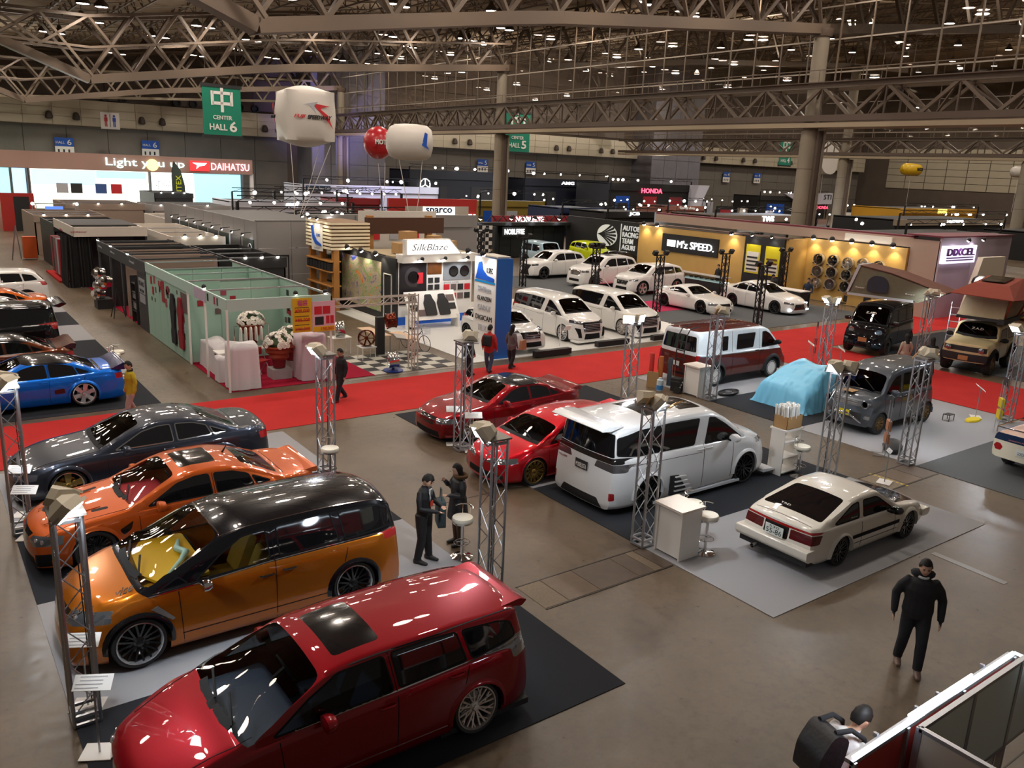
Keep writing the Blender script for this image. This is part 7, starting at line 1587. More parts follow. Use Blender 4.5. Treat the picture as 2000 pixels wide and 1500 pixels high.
for k, (x, y, z) in enumerate(((7.2, 42.6, 1.6), (7.15, 42.2, 1.1), (7.3, 41.7, 1.35), (7.1, 42.5, .65))):
    q = empty('chrome_turbine', (x, y, z), 0, ['polished part on top of the chrome stack', 'polished part in the middle left of the chrome stack', 'polished part right of the chrome stack', 'polished part at the foot of the chrome stack'][k], 'car part')
    MB().lathe([(.1, -.2), (.28, -.18), (.3, .1), (.18, .16), (.14, .3), (0, .3)], 16, R=face_R((-1, -.4, .2))).build('casing', polish, q, 40); MB().lathe([(.06, -.3), (.06, -.2)], 10, R=face_R((-1, -.4, .2))).build('spout', polish, q)
tag(MB().b2((6.95, 42.0, 0), (7.6, 42.9, .45)).build('plinth', blackm), 'black plinth under the chrome parts', 'plinth')
r = empty('easel', (7.35, 39.6, 0), 0, 'black easel at the edge of the charcoal booth', 'easel')
for a, b in (((-.25, -.3, 0), (0, 0, 1.3)), ((-.25, .3, 0), (0, 0, 1.3)), ((.3, 0, 0), (0, 0, 1.3))): MB().bar(a, b, .03).build('leg', blackm, r)
# ---- black curtained stall with cream canopy
r = empty('canopy_booth', (0, 0, 0), 0, 'black curtained stall under a cream fascia roof', 'booth'); crm = mat('fascia_cream', 'd8d0c4', .6)
cur = MB(); 
for k in range(26):
    y0 = 49.2+.0*k
cp = [(6.95+.045*k, 49.3+.06*sin(k*1.9)) for k in range(26)]+[(8.05, 49.3+.08*k) for k in range(1, 26)]
v = []; 
for x, y in cp: v += [(x, y, 2.75), (x+(.12*(x-7.5)), y-.12, .03)]
cur.add(v, [(2*i, 2*i+2, 2*i+3, 2*i+1) for i in range(len(cp)-1)]); cur.build('curtain', blackm, r, 60)
cp = [(6.95+.05*sin(k*1.9), 49.3+.1*k) for k in range(22)]; v = []
for x, y in cp: v += [(x, y, 2.75), (x-.12, y, .03)]
MB().add(v, [(2*i, 2*i+2, 2*i+3, 2*i+1) for i in range(len(cp)-1)]).build('curtain', blackm, r, 60)
wbx('fascia', (7.25, 49.1, 2.72), (10.9, 49.16, 3.22), crm, r); wbx('fascia', (7.25, 49.1, 2.72), (7.3, 56, 3.22), crm, r); wbx('ceiling', (7.3, 51.5, 3.1), (10.9, 56, 3.16), blackm, r); wbx('ceiling', (7.3, 49.2, 3.0), (10.9, 51.5, 3.05), crm, r)
wbx('back_wall', (8.1, 52, 0), (10.9, 52.1, 2.7), charc, r); wbx('side_wall', (10.8, 49.2, 0), (10.9, 56, 2.7), charc, r)
text('ignitecar', .9, .14, (6.89, 50.6, 2.97), RMX, posterm[1], r, ext=.004); text('ignitecar', .8, .12, (7.5, 49.09, 2.97), RMY, posterm[1], r, ext=.004)
for k in range(6): wbx('shelf_goods', (6.9, 52.2+.5*k, .3), (7.3, 52.6+.5*k, 2.3), posterm[(k+1) % 5], r)
wbx('red_step', (6.7, 51.5, 0), (7.9, 56.5, .12), redc, r)
# cream and black roofs farther back along the left row
for k, (x0, y0, x1, y1, z, m, lab) in enumerate(((7.4, 57, 11.5, 63, 2.8, blackm, 'black flat-roofed stall behind the canopy stall'), (7.4, 66, 12, 73, 2.7, taupe, 'taupe low booth farther back on the left row'), (11.5, 46.2, 14.2, 56, 2.9, crm, 'cream low booth between the charcoal row and the big grey wall'),
        (14.5, 60, 20, 66, 2.9, crm, 'cream low booth with lit ceiling behind the big grey wall'), (11, 77, 17, 84, 2.9, taupe, 'beige booth with small signs in the far left row'), (17.5, 76, 24, 82, 2.9, greyp, 'grey low roofs in front of the bright brand stand'),
        (11.8, 37.5, 14.3, 44, 2.7, blackm, 'black low booth roof between the charcoal row and the grey wall'), (19.5, 84, 23, 90, 3.6, charc, 'dark grey square booth near the feather flag'))):
    b_ = empty('far_booth', ((x0+x1)/2, (y0+y1)/2, 0), 0, lab, 'booth'); dx, dy = (x1-x0)/2, (y1-y0)/2
    for a, b, c, d in ((-dx, -dy, dx, -dy+.08), (-dx, -dy, -dx+.08, dy), (dx-.08, -dy, dx, dy), (-dx, dy-.08, dx, dy)): wbx('wall', (a, b, 0), (c, d, z), m, b_)
    wbx('fascia', (-dx-.05, -dy-.05, z-.45), (dx+.05, -dy, z+.02), m, b_)
    for i in range(3): wbx('roof_batten', (-dx, -dy+.5+i*dy*.6, z-.05), (dx, -dy+.6+i*dy*.6, z), alu, b_)
    for i in range(3): spot(b_, (-dx+.6+i*dx*.6, -dy-.1, z+.05), (0, -.5, -1), s=1.3)
# tall red booth, screen with truss at far left
r = empty('red_booth', (7.6, 86, 0), 0, 'tall red booth at the far end of the left aisle', 'booth'); wbx('wall', (-.3, 0, 0), (2.2, .15, 3.3), mat('booth_red', (.42, .02, .015), .5), r); wbx('wall', (-.4, 0, 0), (-.3, 6, 3.3), mat('booth_red'), r)
wbx('door', (.6, -.02, 0), (1.8, 0, 3), blackm, r)
r = empty('screen_stand', (9.9, 75, 0), 0, 'truss stand with a glowing blue video screen', 'screen'); wbx('back_wall', (-1.3, .6, 0), (1.6, .7, 2.6), blackm, r)
wbx('screen', (-.65, 0, 1.9), (.6, .12, 2.8), mat('screen_blue', (.02, .06, .3), .3, emit=1.2, ecol=(.12, .25, .75)), r); wbx('car_picture', (-.15, -.02, 2.1), (.2, 0, 2.4), mat('screen_pale', (.5, .6, .8), .3, emit=1.5, ecol=(.6, .7, .95)), r)
for x in (-1.5, 1.5):
    for a in (0, .25): barobj('truss_chord', (x+a, .2, 0), (x+a, .2, 3.0), .05, alu, r)
    for k in range(8): barobj('truss_brace', (x+(.25 if k % 2 else 0), .2, k*.37), (x+(0 if k % 2 else .25), .2, k*.37+.37), .03, alu, r)
barobj('truss_chord', (-1.5, .2, 3.0), (1.75, .2, 3.0), .06, alu, r); spot(r, (-1.5, 0, 3.0), (-.3, -1, -.2), s=2); spot(r, (1.6, 0, 3.0), (-.3, -1, -.2), s=2)
r = empty('orange_banner_stand', (6.7, 63.5, 0), 0, 'orange box stand in the far left aisle', 'stand'); MB().b2((-.4, -.3, .1), (.4, .3, 1.5)).build('box', mat('box_orange', 'c05018', .5), r); MB().bar((-1.1, -.3, 0), (-.7, 0, 2.2), .05).bar((-.5, .4, 0), (-.7, 0, 2.2), .05).build('ladder', alu, r)
# ---- big grey walls behind the green booth
r = empty('grey_wall_booth', (0, 0, 0), 0, 'tall windowless grey panel booth with a black framed door', 'booth'); GX, GY, GZ = 14.4, 41.6, 4.05
for k in range(4): 
    for j in range(3): wbx('panel', (GX+.02+k*1.8, GY, .02+1.35*j), (GX+1.78+k*1.8, GY+.08, 1.34+1.35*j), greyp, r)
for k in range(10): wbx('panel', (GX, GY+.02+k*1.8, .02), (GX+.08, GY+1.78+k*1.8, GZ), greyp, r)
wbx('roof_edge', (GX, GY, GZ), (GX+7.2, GY+.2, GZ+.06), mat('panel_dark_grey', '5c5a58', .6), r); wbx('inner_roof', (GX+.2, GY+1, GZ-.5), (GX+7, GY+17, GZ-.45), mat('panel_dark_grey'), r)
for a, b, c, d in ((.25, 1.75, .05, 2.2), (1.55, 1.75, .05, 2.2)): pass
dk_ = MB().b2((GX+.35, GY-.03, .05), (GX+.41, GY, 2.35)).b2((GX+1.6, GY-.03, .05), (GX+1.66, GY, 2.35)).b2((GX+.35, GY-.03, 2.3), (GX+1.66, GY, 2.36)).build('door_frame', blackm, r)
wbx('door_plate', (GX+.8, GY-.03, 1.5), (GX+1.15, GY, 1.62), alu, r)
for k in range(9): 
    spot(r, (GX-.45, GY+.8+k*1.7, 3.35), (.7, 0, -1), 12 if k % 2 == 0 else 0, (.8, .88, 1)); barobj('spot_arm', (GX, GY+.8+k*1.7, 3.45), (GX-.45, GY+.8+k*1.7, 3.42), .03, blackm, r)
for k in range(8): wbx('wall_picture', (GX-.03, GY+.4+k*2.0, .6), (GX, GY+2.1+k*2.0, 3.1), [mat('picture_green', '1e2c26', .5), mat('picture_dark', '14161a', .4)][k % 2], r); wbx('picture_detail', (GX-.05, GY+.9+k*2.0, 1.3), (GX-.03, GY+1.6+k*2.0, 2.3), posterm[(k+2) % 5], r)
q = MB().tube([(GX-.06, GY+.9+.28*cos(a*pi/10), 2.6+.28*sin(a*pi/10)) for a in range(21)], .02, 5).build('round_logo', white, r)
# ---- wooden brand stand with the blue K sign
r = empty('wood_sign_stand', (16.6, 38.9, 0), 0, 'wooden stand with white slatted sign carrying a blue swoosh', 'booth'); wd = mat('pine_wood', 'b07a3c', .6, noise=.12, nscale=3)
for k in range(8): wbx('slat', (-.05, -1.5, 3.0+.17*k), (0, 1.6, 3.10+.17*k), mat('slat_cream', 'efe2c4', .5), r); wbx('slat', (0, -1.5, 3.0+.17*k), (2.0, -1.45, 3.10+.17*k), mat('slat_cream'), r)
wbx('sign_core', (.02, -1.44, 3.0), (1.95, 1.55, 4.3), mat('core_brown', '7a5a34', .6), r)
wbx('sign_face', (-.1, -.55, 2.85), (-.06, .75, 4.15), white, r)
bl = mat('logo_blue', (.01, .09, .5), .4)
MB().poly([(.75, 4.0), (.5, 4.05), (.35, 3.6), (.05, 3.35), (-.45, 3.2), (-.5, 3.1), (.2, 3.15), (.55, 3.4)], .03, 'x', -.14).build('swoosh', bl, r)
text('K SPEC', .5, .14, (-.11, -.1, 3.6), RMX, bl, r, ext=.004); text('SILKBLAZE', .7, .08, (-.11, .1, 2.98), RMX, greyt, r, ext=.004)
for y in (-1.3, .2, 1.5): wbx('column', (.1, y-.12, 0), (.4, y+.12, 3.0), wd, r)
for z in (1.2, 1.9, 2.4): wbx('shelf', (-.1, -1.4, z), (.5, 1.5, z+.06), wd, r)
for k in range(8): wbx('black_box', (-.08, -1.3+.35*k, 1.96), (.3, -1.02+.35*k, 2.34), blackm, r); 
for y in (-.9, 0, .9): spot(r, (-.5, y, 4.45), (.5, 0, -1), 25, (1, .9, .7), 1.2); barobj('spot_arm', (0, y, 4.4), (-.5, y, 4.5), .03, blackm, r)
r = empty('wood_beam_frame', (18.6, 36.5, 0), 0, 'wooden beam frame with stacked cartons behind the black picture wall', 'booth')
for x in (.4, 3.8): wbx('column', (x-.15, 1.6, 0), (x+.15, 1.9, 4.6), wd, r)
wbx('beam', (.2, 1.5, 3.7), (4.6, 1.9, 4.5), mat('beam_brown', '4a2c1c', .6), r); wbx('back_board', (.8, 3.8, 2), (5.5, 3.9, 4.7), mat('board_lit', 'd8d2c8', .5), r)
for k in range(3): wbx('red_square', (1.4+1.2*k, 3.75, 3.2), (2.0+1.2*k, 3.8, 3.7), [rd, greyt, rd][k], r)
for k, (x, y, z, s) in enumerate(((0.6, -.2, 3.6, .9), (1.6, .2, 3.6, 1.1), (2.6, 0, 3.6, .8), (1.1, .3, 4.2, .7), (2.2, -.3, 4.1, .6), (3.3, .4, 3.6, .9))):
    tag(MB().b2((-s/2, -s*.4, 0), (s/2, s*.4, s*.55)).b2((-s/2, -.02, s*.55), (s/2, .02, s*.556)).build('carton', cardb, None, loc=(18.4+x, 34.9+y, z-.52), rot=(0, 0, .1*k)), ['large carton', 'widest carton', 'small carton', 'upper carton', 'upper small carton', 'last carton'][k]+' on the loft behind the black picture wall', 'carton')
wbx('loft', (-.6, -2.6, 2.9), (4.2, .6, 3.05), mat('loft_board', 'a89878', .6), r)
# ---- silk stand: black picture wall (faces left) and white product wall (faces the red carpet)
SX, SY = 17.75, 32.9
r = empty('black_picture_wall', (SX, SY, 0), 0, 'long black wall with a paint-splash mural and spotlights', 'wall'); 
wbx('wall', (-.12, 0, .03), (0, 8.2, 3.05), blackm, r)
mural = bpy.data.materials.new('mural'); mural.use_nodes = True; nt = mural.node_tree; b = nt.nodes['Principled BSDF']; b.inputs['Roughness'].default_value = .4
tc = nt.nodes.new('ShaderNodeTexCoord'); n = nt.nodes.new('ShaderNodeTexNoise'); n.inputs['Scale'].default_value = .8; n.inputs['Detail'].default_value = 9; n.inputs['Roughness'].default_value = .72; n.inputs['Distortion'].default_value = 2.2
nt.links.new(tc.outputs['Object'], n.inputs['Vector']); cr = nt.nodes.new('ShaderNodeValToRGB'); nt.links.new(n.outputs['Fac'], cr.inputs[0])
el = cr.color_ramp.elements; el[0].position = .30; el[0].color = (.02, .02, .03, 1); el[1].position = .70; el[1].color = (.62, .10, .04, 1)
for p_, c_ in ((.40, (.04, .08, .45, 1)), (.44, (.42, .34, .24, 1)), (.52, (.52, .43, .30, 1)), (.55, (.05, .32, .06, 1)), (.58, (.55, .45, .3, 1)), (.62, (.7, .25, .04, 1))): q = el.new(p_); q.color = c_
nt.links.new(cr.outputs[0], b.inputs['Base Color']); MATS['mural'] = mural
wbx('mural', (-.15, 1.4, .45), (-.12, 5.6, 2.75), mural, r)
for k, z in enumerate((.4, 1.2, 2.0)): wbx('picture_panel', (-.15, 6.2, z), (-.12, 7.7, z+.7), [white, mat('picture_cream', 'c8b8a0', .5), white][k], r); 
for k in range(5): wbx('picture_detail', (-.17, 6.4+.25*k, 1.5+.1*k), (-.15, 6.6+.25*k, 1.9+.1*k), posterm[k], r); wbx('picture_detail', (-.17, 6.35+.25*k, 2.1), (-.15, 6.52+.25*k, 2.5), posterm[0], r)
MB().b2((-.16, .35, .2), (-.12, .39, 2.3)).b2((-.16, 1.1, .2), (-.12, 1.14, 2.3)).b2((-.16, .35, 2.26), (-.12, 1.14, 2.3)).build('door_outline', white, r)
for k in range(5): spot(r, (-.5, 1.2+1.5*k, 3.15), (.6, 0, -1), 40, (1, .88, .68), 1.6); barobj('spot_arm', (0, 1.2+1.5*k, 3.05), (-.5, 1.2+1.5*k, 3.2), .04, blackm, r)
wbx('plinth_light', (-.14, 0, 0), (-.1, 8.2, .12), whitel, r)
r = empty('white_product_wall', (SX, SY, 0), 0, 'white product wall with a glowing brand sign on top', 'wall')
wbx('wall', (0, 0, .03), (3.95, .15, 2.9), white, r); wbx('header', (-.05, -.5, 2.9), (3.95, .15, 3.26), whitel, r)
MB().poly([(.05, 3.26), (3.0, 3.26), (2.35, 3.95), (.05, 3.95)], .25, 'y', -.55).build('sign_box', whitel, r)
sg = mat('sign_glow', (1, 1, 1), .4, emit=2.6, ecol=(1, .98, .95)); MB().poly([(.15, 3.3), (2.88, 3.3), (2.3, 3.91), (.15, 3.91)], .02, 'y', -.57).build('sign_face', sg, r)
text('SilkBlaze', 1.85, .30, (1.28, -.59, 3.6), RMY, mat('sign_script', '6a6460', .5), r, ext=.006, shear=.3)
wbx('poster', (.05, -.03, .95), (1.45, 0, 2.85), mat('poster_black', (.015, .012, .014), .3), r)
MB().lathe([(.45, 0), (.45, .01), (.4, .012), (0, .012)], 24, (.75, -.03, 2.2), face_R((0, -1, 0))).build('poster_wheel', mat('poster_ring', '3a3436', .4), r); MB().lathe([(.28, 0), (.28, .03), (0, .03)], 24, (.75, -.03, 2.2), face_R((0, -1, 0))).build('poster_wheel_core', blackg, r)
wbx('poster_red', (.95, -.06, 1.9), (1.25, -.05, 2.4), rd, r); text('BLACK CROSS', 1.15, .15, (.75, -.035, 1.3), RMY, mat('poster_text', 'b8a088', .5), r, ext=.004)
wbx('poster', (1.5, -.03, 2.3), (2.25, 0, 2.85), mat('poster_amber', '6a3c14', .4, noise=.6, nscale=5), r)
for k in range(8): wbx('poster_tile', (1.55+.35*(k % 2), -.03, .95+.32*(k//2)), (1.8+.35*(k % 2), 0, 1.18+.32*(k//2)), posterm[0], r)
wbx('poster', (2.35, -.03, 2.0), (3.85, 0, 2.85), mat('poster_greys', '8a8c90', .4), r)
for x in (2.9, 3.5): MB().lathe([(.26, 0), (.26, .02), (.2, .03), (0, .03)], 20, (x, -.03, 2.4), face_R((0, -1, 0))).build('poster_wheel', blackg, r)
for k in range(8): wbx('poster_tile', (2.4+.38*(k % 4), -.03, 1.1+.42*(k//4)), (2.7+.38*(k % 4), 0, 1.38+.42*(k//4)), [posterm[0], rd, posterm[3]][k % 3], r)
text('ENGINE COVER', .8, .1, (2.8, -.03, 1.9), RMY, greyt, r, ext=.004)
wbx('base_band', (0, -.02, .03), (3.95, 0, .4), mat('band_blue', (.01, .12, .6), .4), r)
for k in range(3): spot(r, (.7+1.2*k, -.9, 3.1), (0, .7, -1), 50, (.95, .97, 1), 1.2); barobj('spot_arm', (.7+1.2*k, -.4, 3.0), (.7+1.2*k, -.9, 3.15), .04, alu, r)
r = empty('slanted_display', (SX+1.25, SY-1.0, .03), 0, 'tilted white table displaying black seat covers and mats', 'display table')
o = MB().box((0, 0, 0), (2.6, .06, 1.35)).build('board', whitel, r, loc=(0, .1, 1.0), rot=(radians(-28), 0, 0))
for k, x in enumerate((-.15, .55)): MB().poly(rnd([(-.28, -.5), (.28, -.5), (.3, .1), (.2, .3), (.16, .5), (-.16, .5), (-.2, .3), (-.3, .1)], .06), .05, 'y', -.09).build('seat_cover', blackm, o, loc=(x, 0, 0))
for k, (x, z) in enumerate(((-.95, .35), (-.95, -.1), (-.6, -.35), (1.0, .3), (1.0, -.1))): wbx('sample', (x-.2, -.05, z-.15), (x+.2, -.03, z+.15), posterm[[0, 0, 3, 3, 0][k]], o)
MB().b2((-1.25, -.3, 0), (-1.15, .3, .6)).b2((1.15, -.3, 0), (1.25, .3, .6)).build('trestle', whitel, r)
# blue and white pillar
r = empty('brand_pillar', (17.8, 25.3, .03), 0, 'tall pillar, white on the left face and blue on the right', 'pillar')
MB().b2((0, 0, 0), (.75, 1.45, 3.82)).build('core', mat('pillar_blue', (.01, .13, .50), .4), r); wbx('front_face', (-.03, .0, 0), (0, 1.45, 3.82), white, r)
for k, (t_, z, h, w, m) in enumerate((('SilkBlaze', 2.62, .2, .9, greyt), ('GLANZEN', 2.25, .17, .95, blackm), ('GARAX', 1.9, .22, .85, greyt), ('DIGICAM', 1.5, .2, 1.1, blackm), ('TELUCE', 1.1, .24, .75, greyt))): text(t_, w, h, (-.045, .72, z), RMX, m, r, ext=.006)
MB().poly([(1.15, 3.6), (.95, 3.65), (.85, 3.35), (.55, 3.15), (.1, 3.08), (.1, 2.95), (1.35, 2.98), (1.25, 3.2)], .02, 'x', -.06).build('swoosh', bl, r); wbx('swoosh_line', (-.05, .05, 2.86), (-.03, 1.4, 2.93), mat('logo_cyan', (.0, .25, .6), .3), r); text('K SPEC', .4, .2, (-.045, .4, 3.35), RMX, blackm, r, ext=.006)
spot(r, (-.5, .2, 4.0), (.6, .1, -1), 45, (.85, .93, 1), 1.5); spot(r, (-.5, 1.2, 4.0), (.6, 0, -1), 45, (.85, .93, 1), 1.5); MB().bar((-.5, .2, 3.95), (.1, .2, 3.86), .03).bar((-.5, 1.2, 3.95), (.1, 1.2, 3.86), .03).box((.4, .7, 3.87), (.6, 1.2, .06)).build('lamp_frame', wtr, r)
# ---- yellow wheel-maker stand
yw = mat('ply_yellow', 'c8a25c', .6, noise=.1, nscale=1.5); MX = 43.9
r = empty('yellow_booth', (MX, 0, 0), 0, 'long warm yellow plywood wall of the wheel-maker stand', 'booth')
wbx('wall', (0, 34.6, .03), (.2, 44.4, 3.6), yw, r); wbx('black_wall', (-.15, 31.6, .03), (.25, 34.6, 3.68), blackm, r); wbx('wall', (0, 31.4, .03), (1.9, 31.6, 3.7), yw, r)
wbx('wall', (1.9, 24.9, .03), (2.1, 31.6, 3.75), yw, r)
wbx('roof_edge', (-.1, 31.4, 3.68), (.4, 44.5, 3.76), mat('edge_brown', '5a4438', .6), r)
wbx('sign_board', (-.12, 36.8, 1.98), (0, 41.9, 3.2), blackm, r); text("M'z SPEED.", 3.3, .5, (-.16, 38.75, 2.58), RMX, mat('sign_white_lit', (1, 1, 1), .5, emit=2.5), r, ext=.03); wbx('sign_square', (-.17, 40.6, 2.36), (-.13, 41.35, 2.8), mat('sign_white_lit'), r)
for y in (43.6, 42.3, 35.6): spot(r, (-.35, y, 3.7), (.3, 0, -1), 75, (1, .80, .5), 2.2)
for k in range(2):
    y = 33.85-1.5*k; wbx('info_board', (-.2, y-.55, 1.35), (-.15, y+.55, 3.15), mat('board_lemon', 'd8cc20', .5), r); wbx('info_inner', (-.22, y-.46, 1.45), (-.2, y+.46, (2.7 if k == 0 else 2.1)), mat('board_paper', 'e8e8e0', .5), r)
    for j in range(4): wbx('info_pictures', (-.24, y-.4, 1.55+.25*j), (-.22, y+.4, 1.66+.25*j), posterm[0] if (k == 0 or j < 2) else mat('print_brown', '6a4418', .5), r)
    spot(r, (-.5, y, 3.75), (.4, 0, -1), 25, (1, .95, .85), 1.5)
for k in range(5): spot(r, (1.55, 30.8-1.3*k, 3.8), (.2, 0, -1), 80, (1, .82, .52), 2.2)
wheelm = [mat('alloy_bright', (.62, .60, .57), .3, .7), mat('wheel_gunmetal', (.22, .22, .23), .3, .8), mat('wheel_blk', (.03, .03, .032), .25, .5, coat=.6)]
WM = [wheel_meshes(.34, .26, .34, n_, st, blackm, wheelm[0], wheelm[m_]) for st, n_, m_ in (('twin', 8, 2), ('swirl', 6, 0), ('star', 5, 2), ('mesh', 10, 1), ('twin', 5, 0))]
for j in range(3):
    for i in range(5):
        w_ = PX((1600, 1628, 1657, 1686, 1717)[i]-3.2*j, (506, 509, 514, 516, 521)[i]+23*j, MX+1.72); q = empty('display_wheel', tuple(w_), 0, '%s wheel of the yellow wall display, %s column' % (['top row', 'middle row', 'bottom row'][j], ['leftmost', 'left-hand', 'middle', 'right-hand', 'rightmost'][i]), 'wheel', 'alloy wheels on the yellow wall')
        t_, b_, s_, h_, n_ = WM[(i*2+j*3) % 5]; R = face_R((-1, 0, 0)).to_4x4()
        for nm, me in (('rim', b_), ('hub', h_)): o = obj(nm, me, None, q); o.matrix_basis = R
        for a in range(n_): o = obj('spoke', s_, None, q); o.matrix_basis = R @ Matrix.Rotation(2*pi*a/n_, 4, 'Z')
        MB().b2((.12, -.05, -.05), (.18, .05, .05)).build('wall_mount', blackm, q); MB().b2((.14, .42, -.32), (.17, .55, -.26)).build('price_tag', blackm, q)
r = empty('glass_counter', (41.9, 37.4, .03), 0, 'long black counter with lit glass showcases', 'counter'); MB().b2((-.3, -3.2, 0), (.4, 3.2, .62)).build('base', blackm, r); MB().b2((-.32, -3.22, .98), (.42, 3.22, 1.02)).build('top', mat('counter_glass_top', (.5, .55, .58), .1), r); MB().b2((-.28, -3.1, .64), (.38, 3.1, .70)).build('lit_shelf', mat('lit_shelf', (1, 1, 1), .5, emit=1.0, ecol=(.8, .95, .9)), r)
MB().b2((-.3, -3.2, .62), (-.28, 3.2, .98)).build('glass_front', clearg, r)
for k in range(14): MB().box((0, -2.9+.45*k, .78), (.15, .2, .1)).build('showcase_part', chrome if k % 2 else blackm, r)
r = empty('reception_desk', (41.4, 30.0, .03), radians(-90+90), 'black reception desk at the end of the glass counter', 'desk'); MB().b2((-.35, -1.8, 0), (.4, 1.8, 1.0)).build('desk', blackm, r); MB().b2((-.4, -1.9, 1.0), (.45, 1.9, 1.05)).build('top', white, r); text('RECEPTION', 1.3, .14, (-.36, 0, .75), RMX, white, r, ext=.01); MB().box((0, .8, 1.2), (.02, .4, .3)).build('notice', paper, r)
def chair_simple(x, y, rz, lab):
    r = empty('side_chair', (x, y, .03), rz, lab, 'chair', 'black chairs under the wheel display'); MB().poly(rnd([(-.22, 0), (.22, 0), (.24, .05), (-.22, .04)], .02), .42, 'y', -.21).build('seat', blackm, r, loc=(0, 0, .44)); MB().box((-.22, 0, .7), (.03, .4, .36)).build('backrest', blackm, r)
    for a in (-.18, .18):
        for b in (-.18, .18): MB().tube([(a, b, .45), (a*1.2, b*1.2, 0)], .012, 5).build('leg', chrome, r)
chair_simple(43.3, 27.0, 2.6, 'black chair with chrome legs nearest the white saloon'); chair_simple(44.3, 26.0, .5, 'black chair facing away below the wheel display'); chair_simple(43.2, 25.2, 1.0, 'black chair farthest right below the wheel display')
# DIXCEL stand
lil = mat('wall_lilac', 'b8aab8', .6); bei = mat('wall_beige_pink', 'b09a8c', .6)
r = empty('lilac_booth', (45.95, 23.1, 0), 0, 'beige and lilac booth with a white glowing brand sign', 'booth')
wbx('side_wall', (0, .1, 0), (.2, 1.75, 4.3), bei, r); wbx('front_wall', (0, 0, 0), (8.2, .15, 4.5), lil, r); wbx('roof_edge', (-.1, -.1, 4.5), (8.3, 2, 4.58), mat('edge_maroon', (.16, .02, .04), .6), r)
for x0, y0, x1, y1 in ((.3, 1.8, 8.3, 12), (.3, 12, 8.3, 22)): wbx('upper_band', (x0, y0, 3.8), (x0+.3, y1, 4.35), bei, r); wbx('roof_edge', (x0, y0, 4.35), (x0+.5, y1, 4.45), mat('edge_maroon'), r)
wbx('light_fascia', (.15, 3.0, 3.85), (.3, 6.0, 4.25), whitel, r)
dL, dR = PY(1845, 481, 22.9), PY(1901, 512, 22.9); cx_ = (dL.x+dR.x)/2-45.95; w_ = dR.x-dL.x; cz_ = (dL.z+dR.z)/2; h_ = dL.z-dR.z
wbx('sign_box', (cx_-w_/2, -.25, cz_-h_/2), (cx_+w_/2, -.05, cz_+h_/2), mat('sign_halo', (.7, .66, .75), .5, emit=1.1, ecol=(.85, .82, 1)), r); text('DIXCEL', w_*.85, h_*.42, (cx_, -.28, cz_+h_*.15), RMY, mat('dixcel_purple', (.10, .015, .14), .5), r, ext=.05, bold=.01)
for z in (-.18, -.32): wbx('sign_stripe', (cx_-w_*.42, -.3, cz_+h_*z-.03), (cx_+w_*.42, -.26, cz_+h_*z+.03), mat('stripe_purple', (.10, .03, .16), .5), r)
pL, pR = PY(1880, 570, 22.0), PY(1955, 500, 22.0); MB().poly([(pL.x-45.95, .8), (pR.x-45.95, .8), (pR.x-46.0, pR.z), (pL.x-44.9, pR.z)], .3, 'y', -1.4).build('white_panel', mat('panel_ivory', 'e4d8c4', .5), r)
for k in (.15, 1.3): wbx('blue_window', (pL.x-45.95+k, -1.45, .9), (pL.x-45.95+k+.8, -1.4, 1.4), mat('print_navy', (.02, .05, .12), .4), r)
p_ = PY(1915, 552, 21.3); spot(r, (p_.x-45.95, -1.8, p_.z), (-.6, -.8, 0), 0, s=5); spot(r, (3.3, -.6, 4.4), (0, .6, -1), 50, (.9, .85, 1), 1.5); spot(r, (1.2, -.8, 4.4), (0, .6, -1), 50, (.9, .85, 1), 1.5)
sedan('coupe_car', 'golden yellow sports car at the right edge beside the lilac booth', (50.9, 19.4), 'D', .95, 4.6, 1.9, 1.3, 2.7, .95, .35, ('golden_yellow', (.6, .33, .02), .3, .25))
person('man in dark blue seated above the golden car at the right edge', (56.6, 22.6, .9), radians(200), {}, cloth('navy_suit', (.02, .03, .06)), jeans, vox=.03)
tag(MB().b2((55.6, 21.6, 0), (57.6, 23.6, .9)).build('stage', mat('panel_dark_grey')), 'dark raised stage at the right edge', 'stage')
# ---- black stands: checkered banner, NOBLESSE, racing team wall
r = empty('dark_booth', (37, 56, 0), 0, 'dark grey booth with pixelated white letters', 'booth'); dkg = mat('wall_dark_slate', '15191c', .5)
wbx('wall', (.2, 0, 0), (9.4, .2, 2.8), dkg, r); wbx('side_wall', (.0, -3, 0), (.2, .2, 2.8), dkg, r); wbx('header', (0, -.6, 2.7), (9.5, .2, 2.95), blackm, r)
lit = mat('letters_white_lit', (1, 1, 1), .5, emit=2.2); wbx('sign_board', (2.3, -.7, 1.85), (4.7, -.6, 2.6), blackm, r); text('NOBLESSE', 2.0, .45, (3.5, -.75, 2.22), RMY, lit, r, ext=.02, bold=.02)
for k in range(8): wbx('wall_panel', (.25+1.14*k, -.04, .1), (1.33+1.14*k, 0, 2.7), dkg, r)
wbx('red_header', (2.9, 1.5, 2.75), (10.9, 1.8, 3.35), mat('header_red', (.30, .02, .03), .5), r); text('NOBLESSE', 3.0, .5, (6.7, 1.45, 3.05), RMY, lit, r, ext=.02, bold=.02)
for k in range(9): barobj('header_truss', (2+1.1*k, 1.2, 2.8), (2.55+1.1*k, 1.2, 3.4), .06, dark_al, r); barobj('header_truss', (2.55+1.1*k, 1.2, 3.4), (3.1+1.1*k, 1.2, 2.8), .06, dark_al, r)
for x in (0, 3, 5.4, 8): spot(r, (x, -.9, 3.3), (0, .4, -1), 60, (.8, .88, 1), 2.5)
r = empty('checker_banner', (33.5, 50.5, 0), 0, 'hanging black and white checkered banner', 'banner')
for i in range(5):
    for j in range(10): wbx('check', (.3*i, 0, .3+.28*j), (.29+.3*i, .05, .57+.28*j), white if (i+j) % 2 else blackm, r)
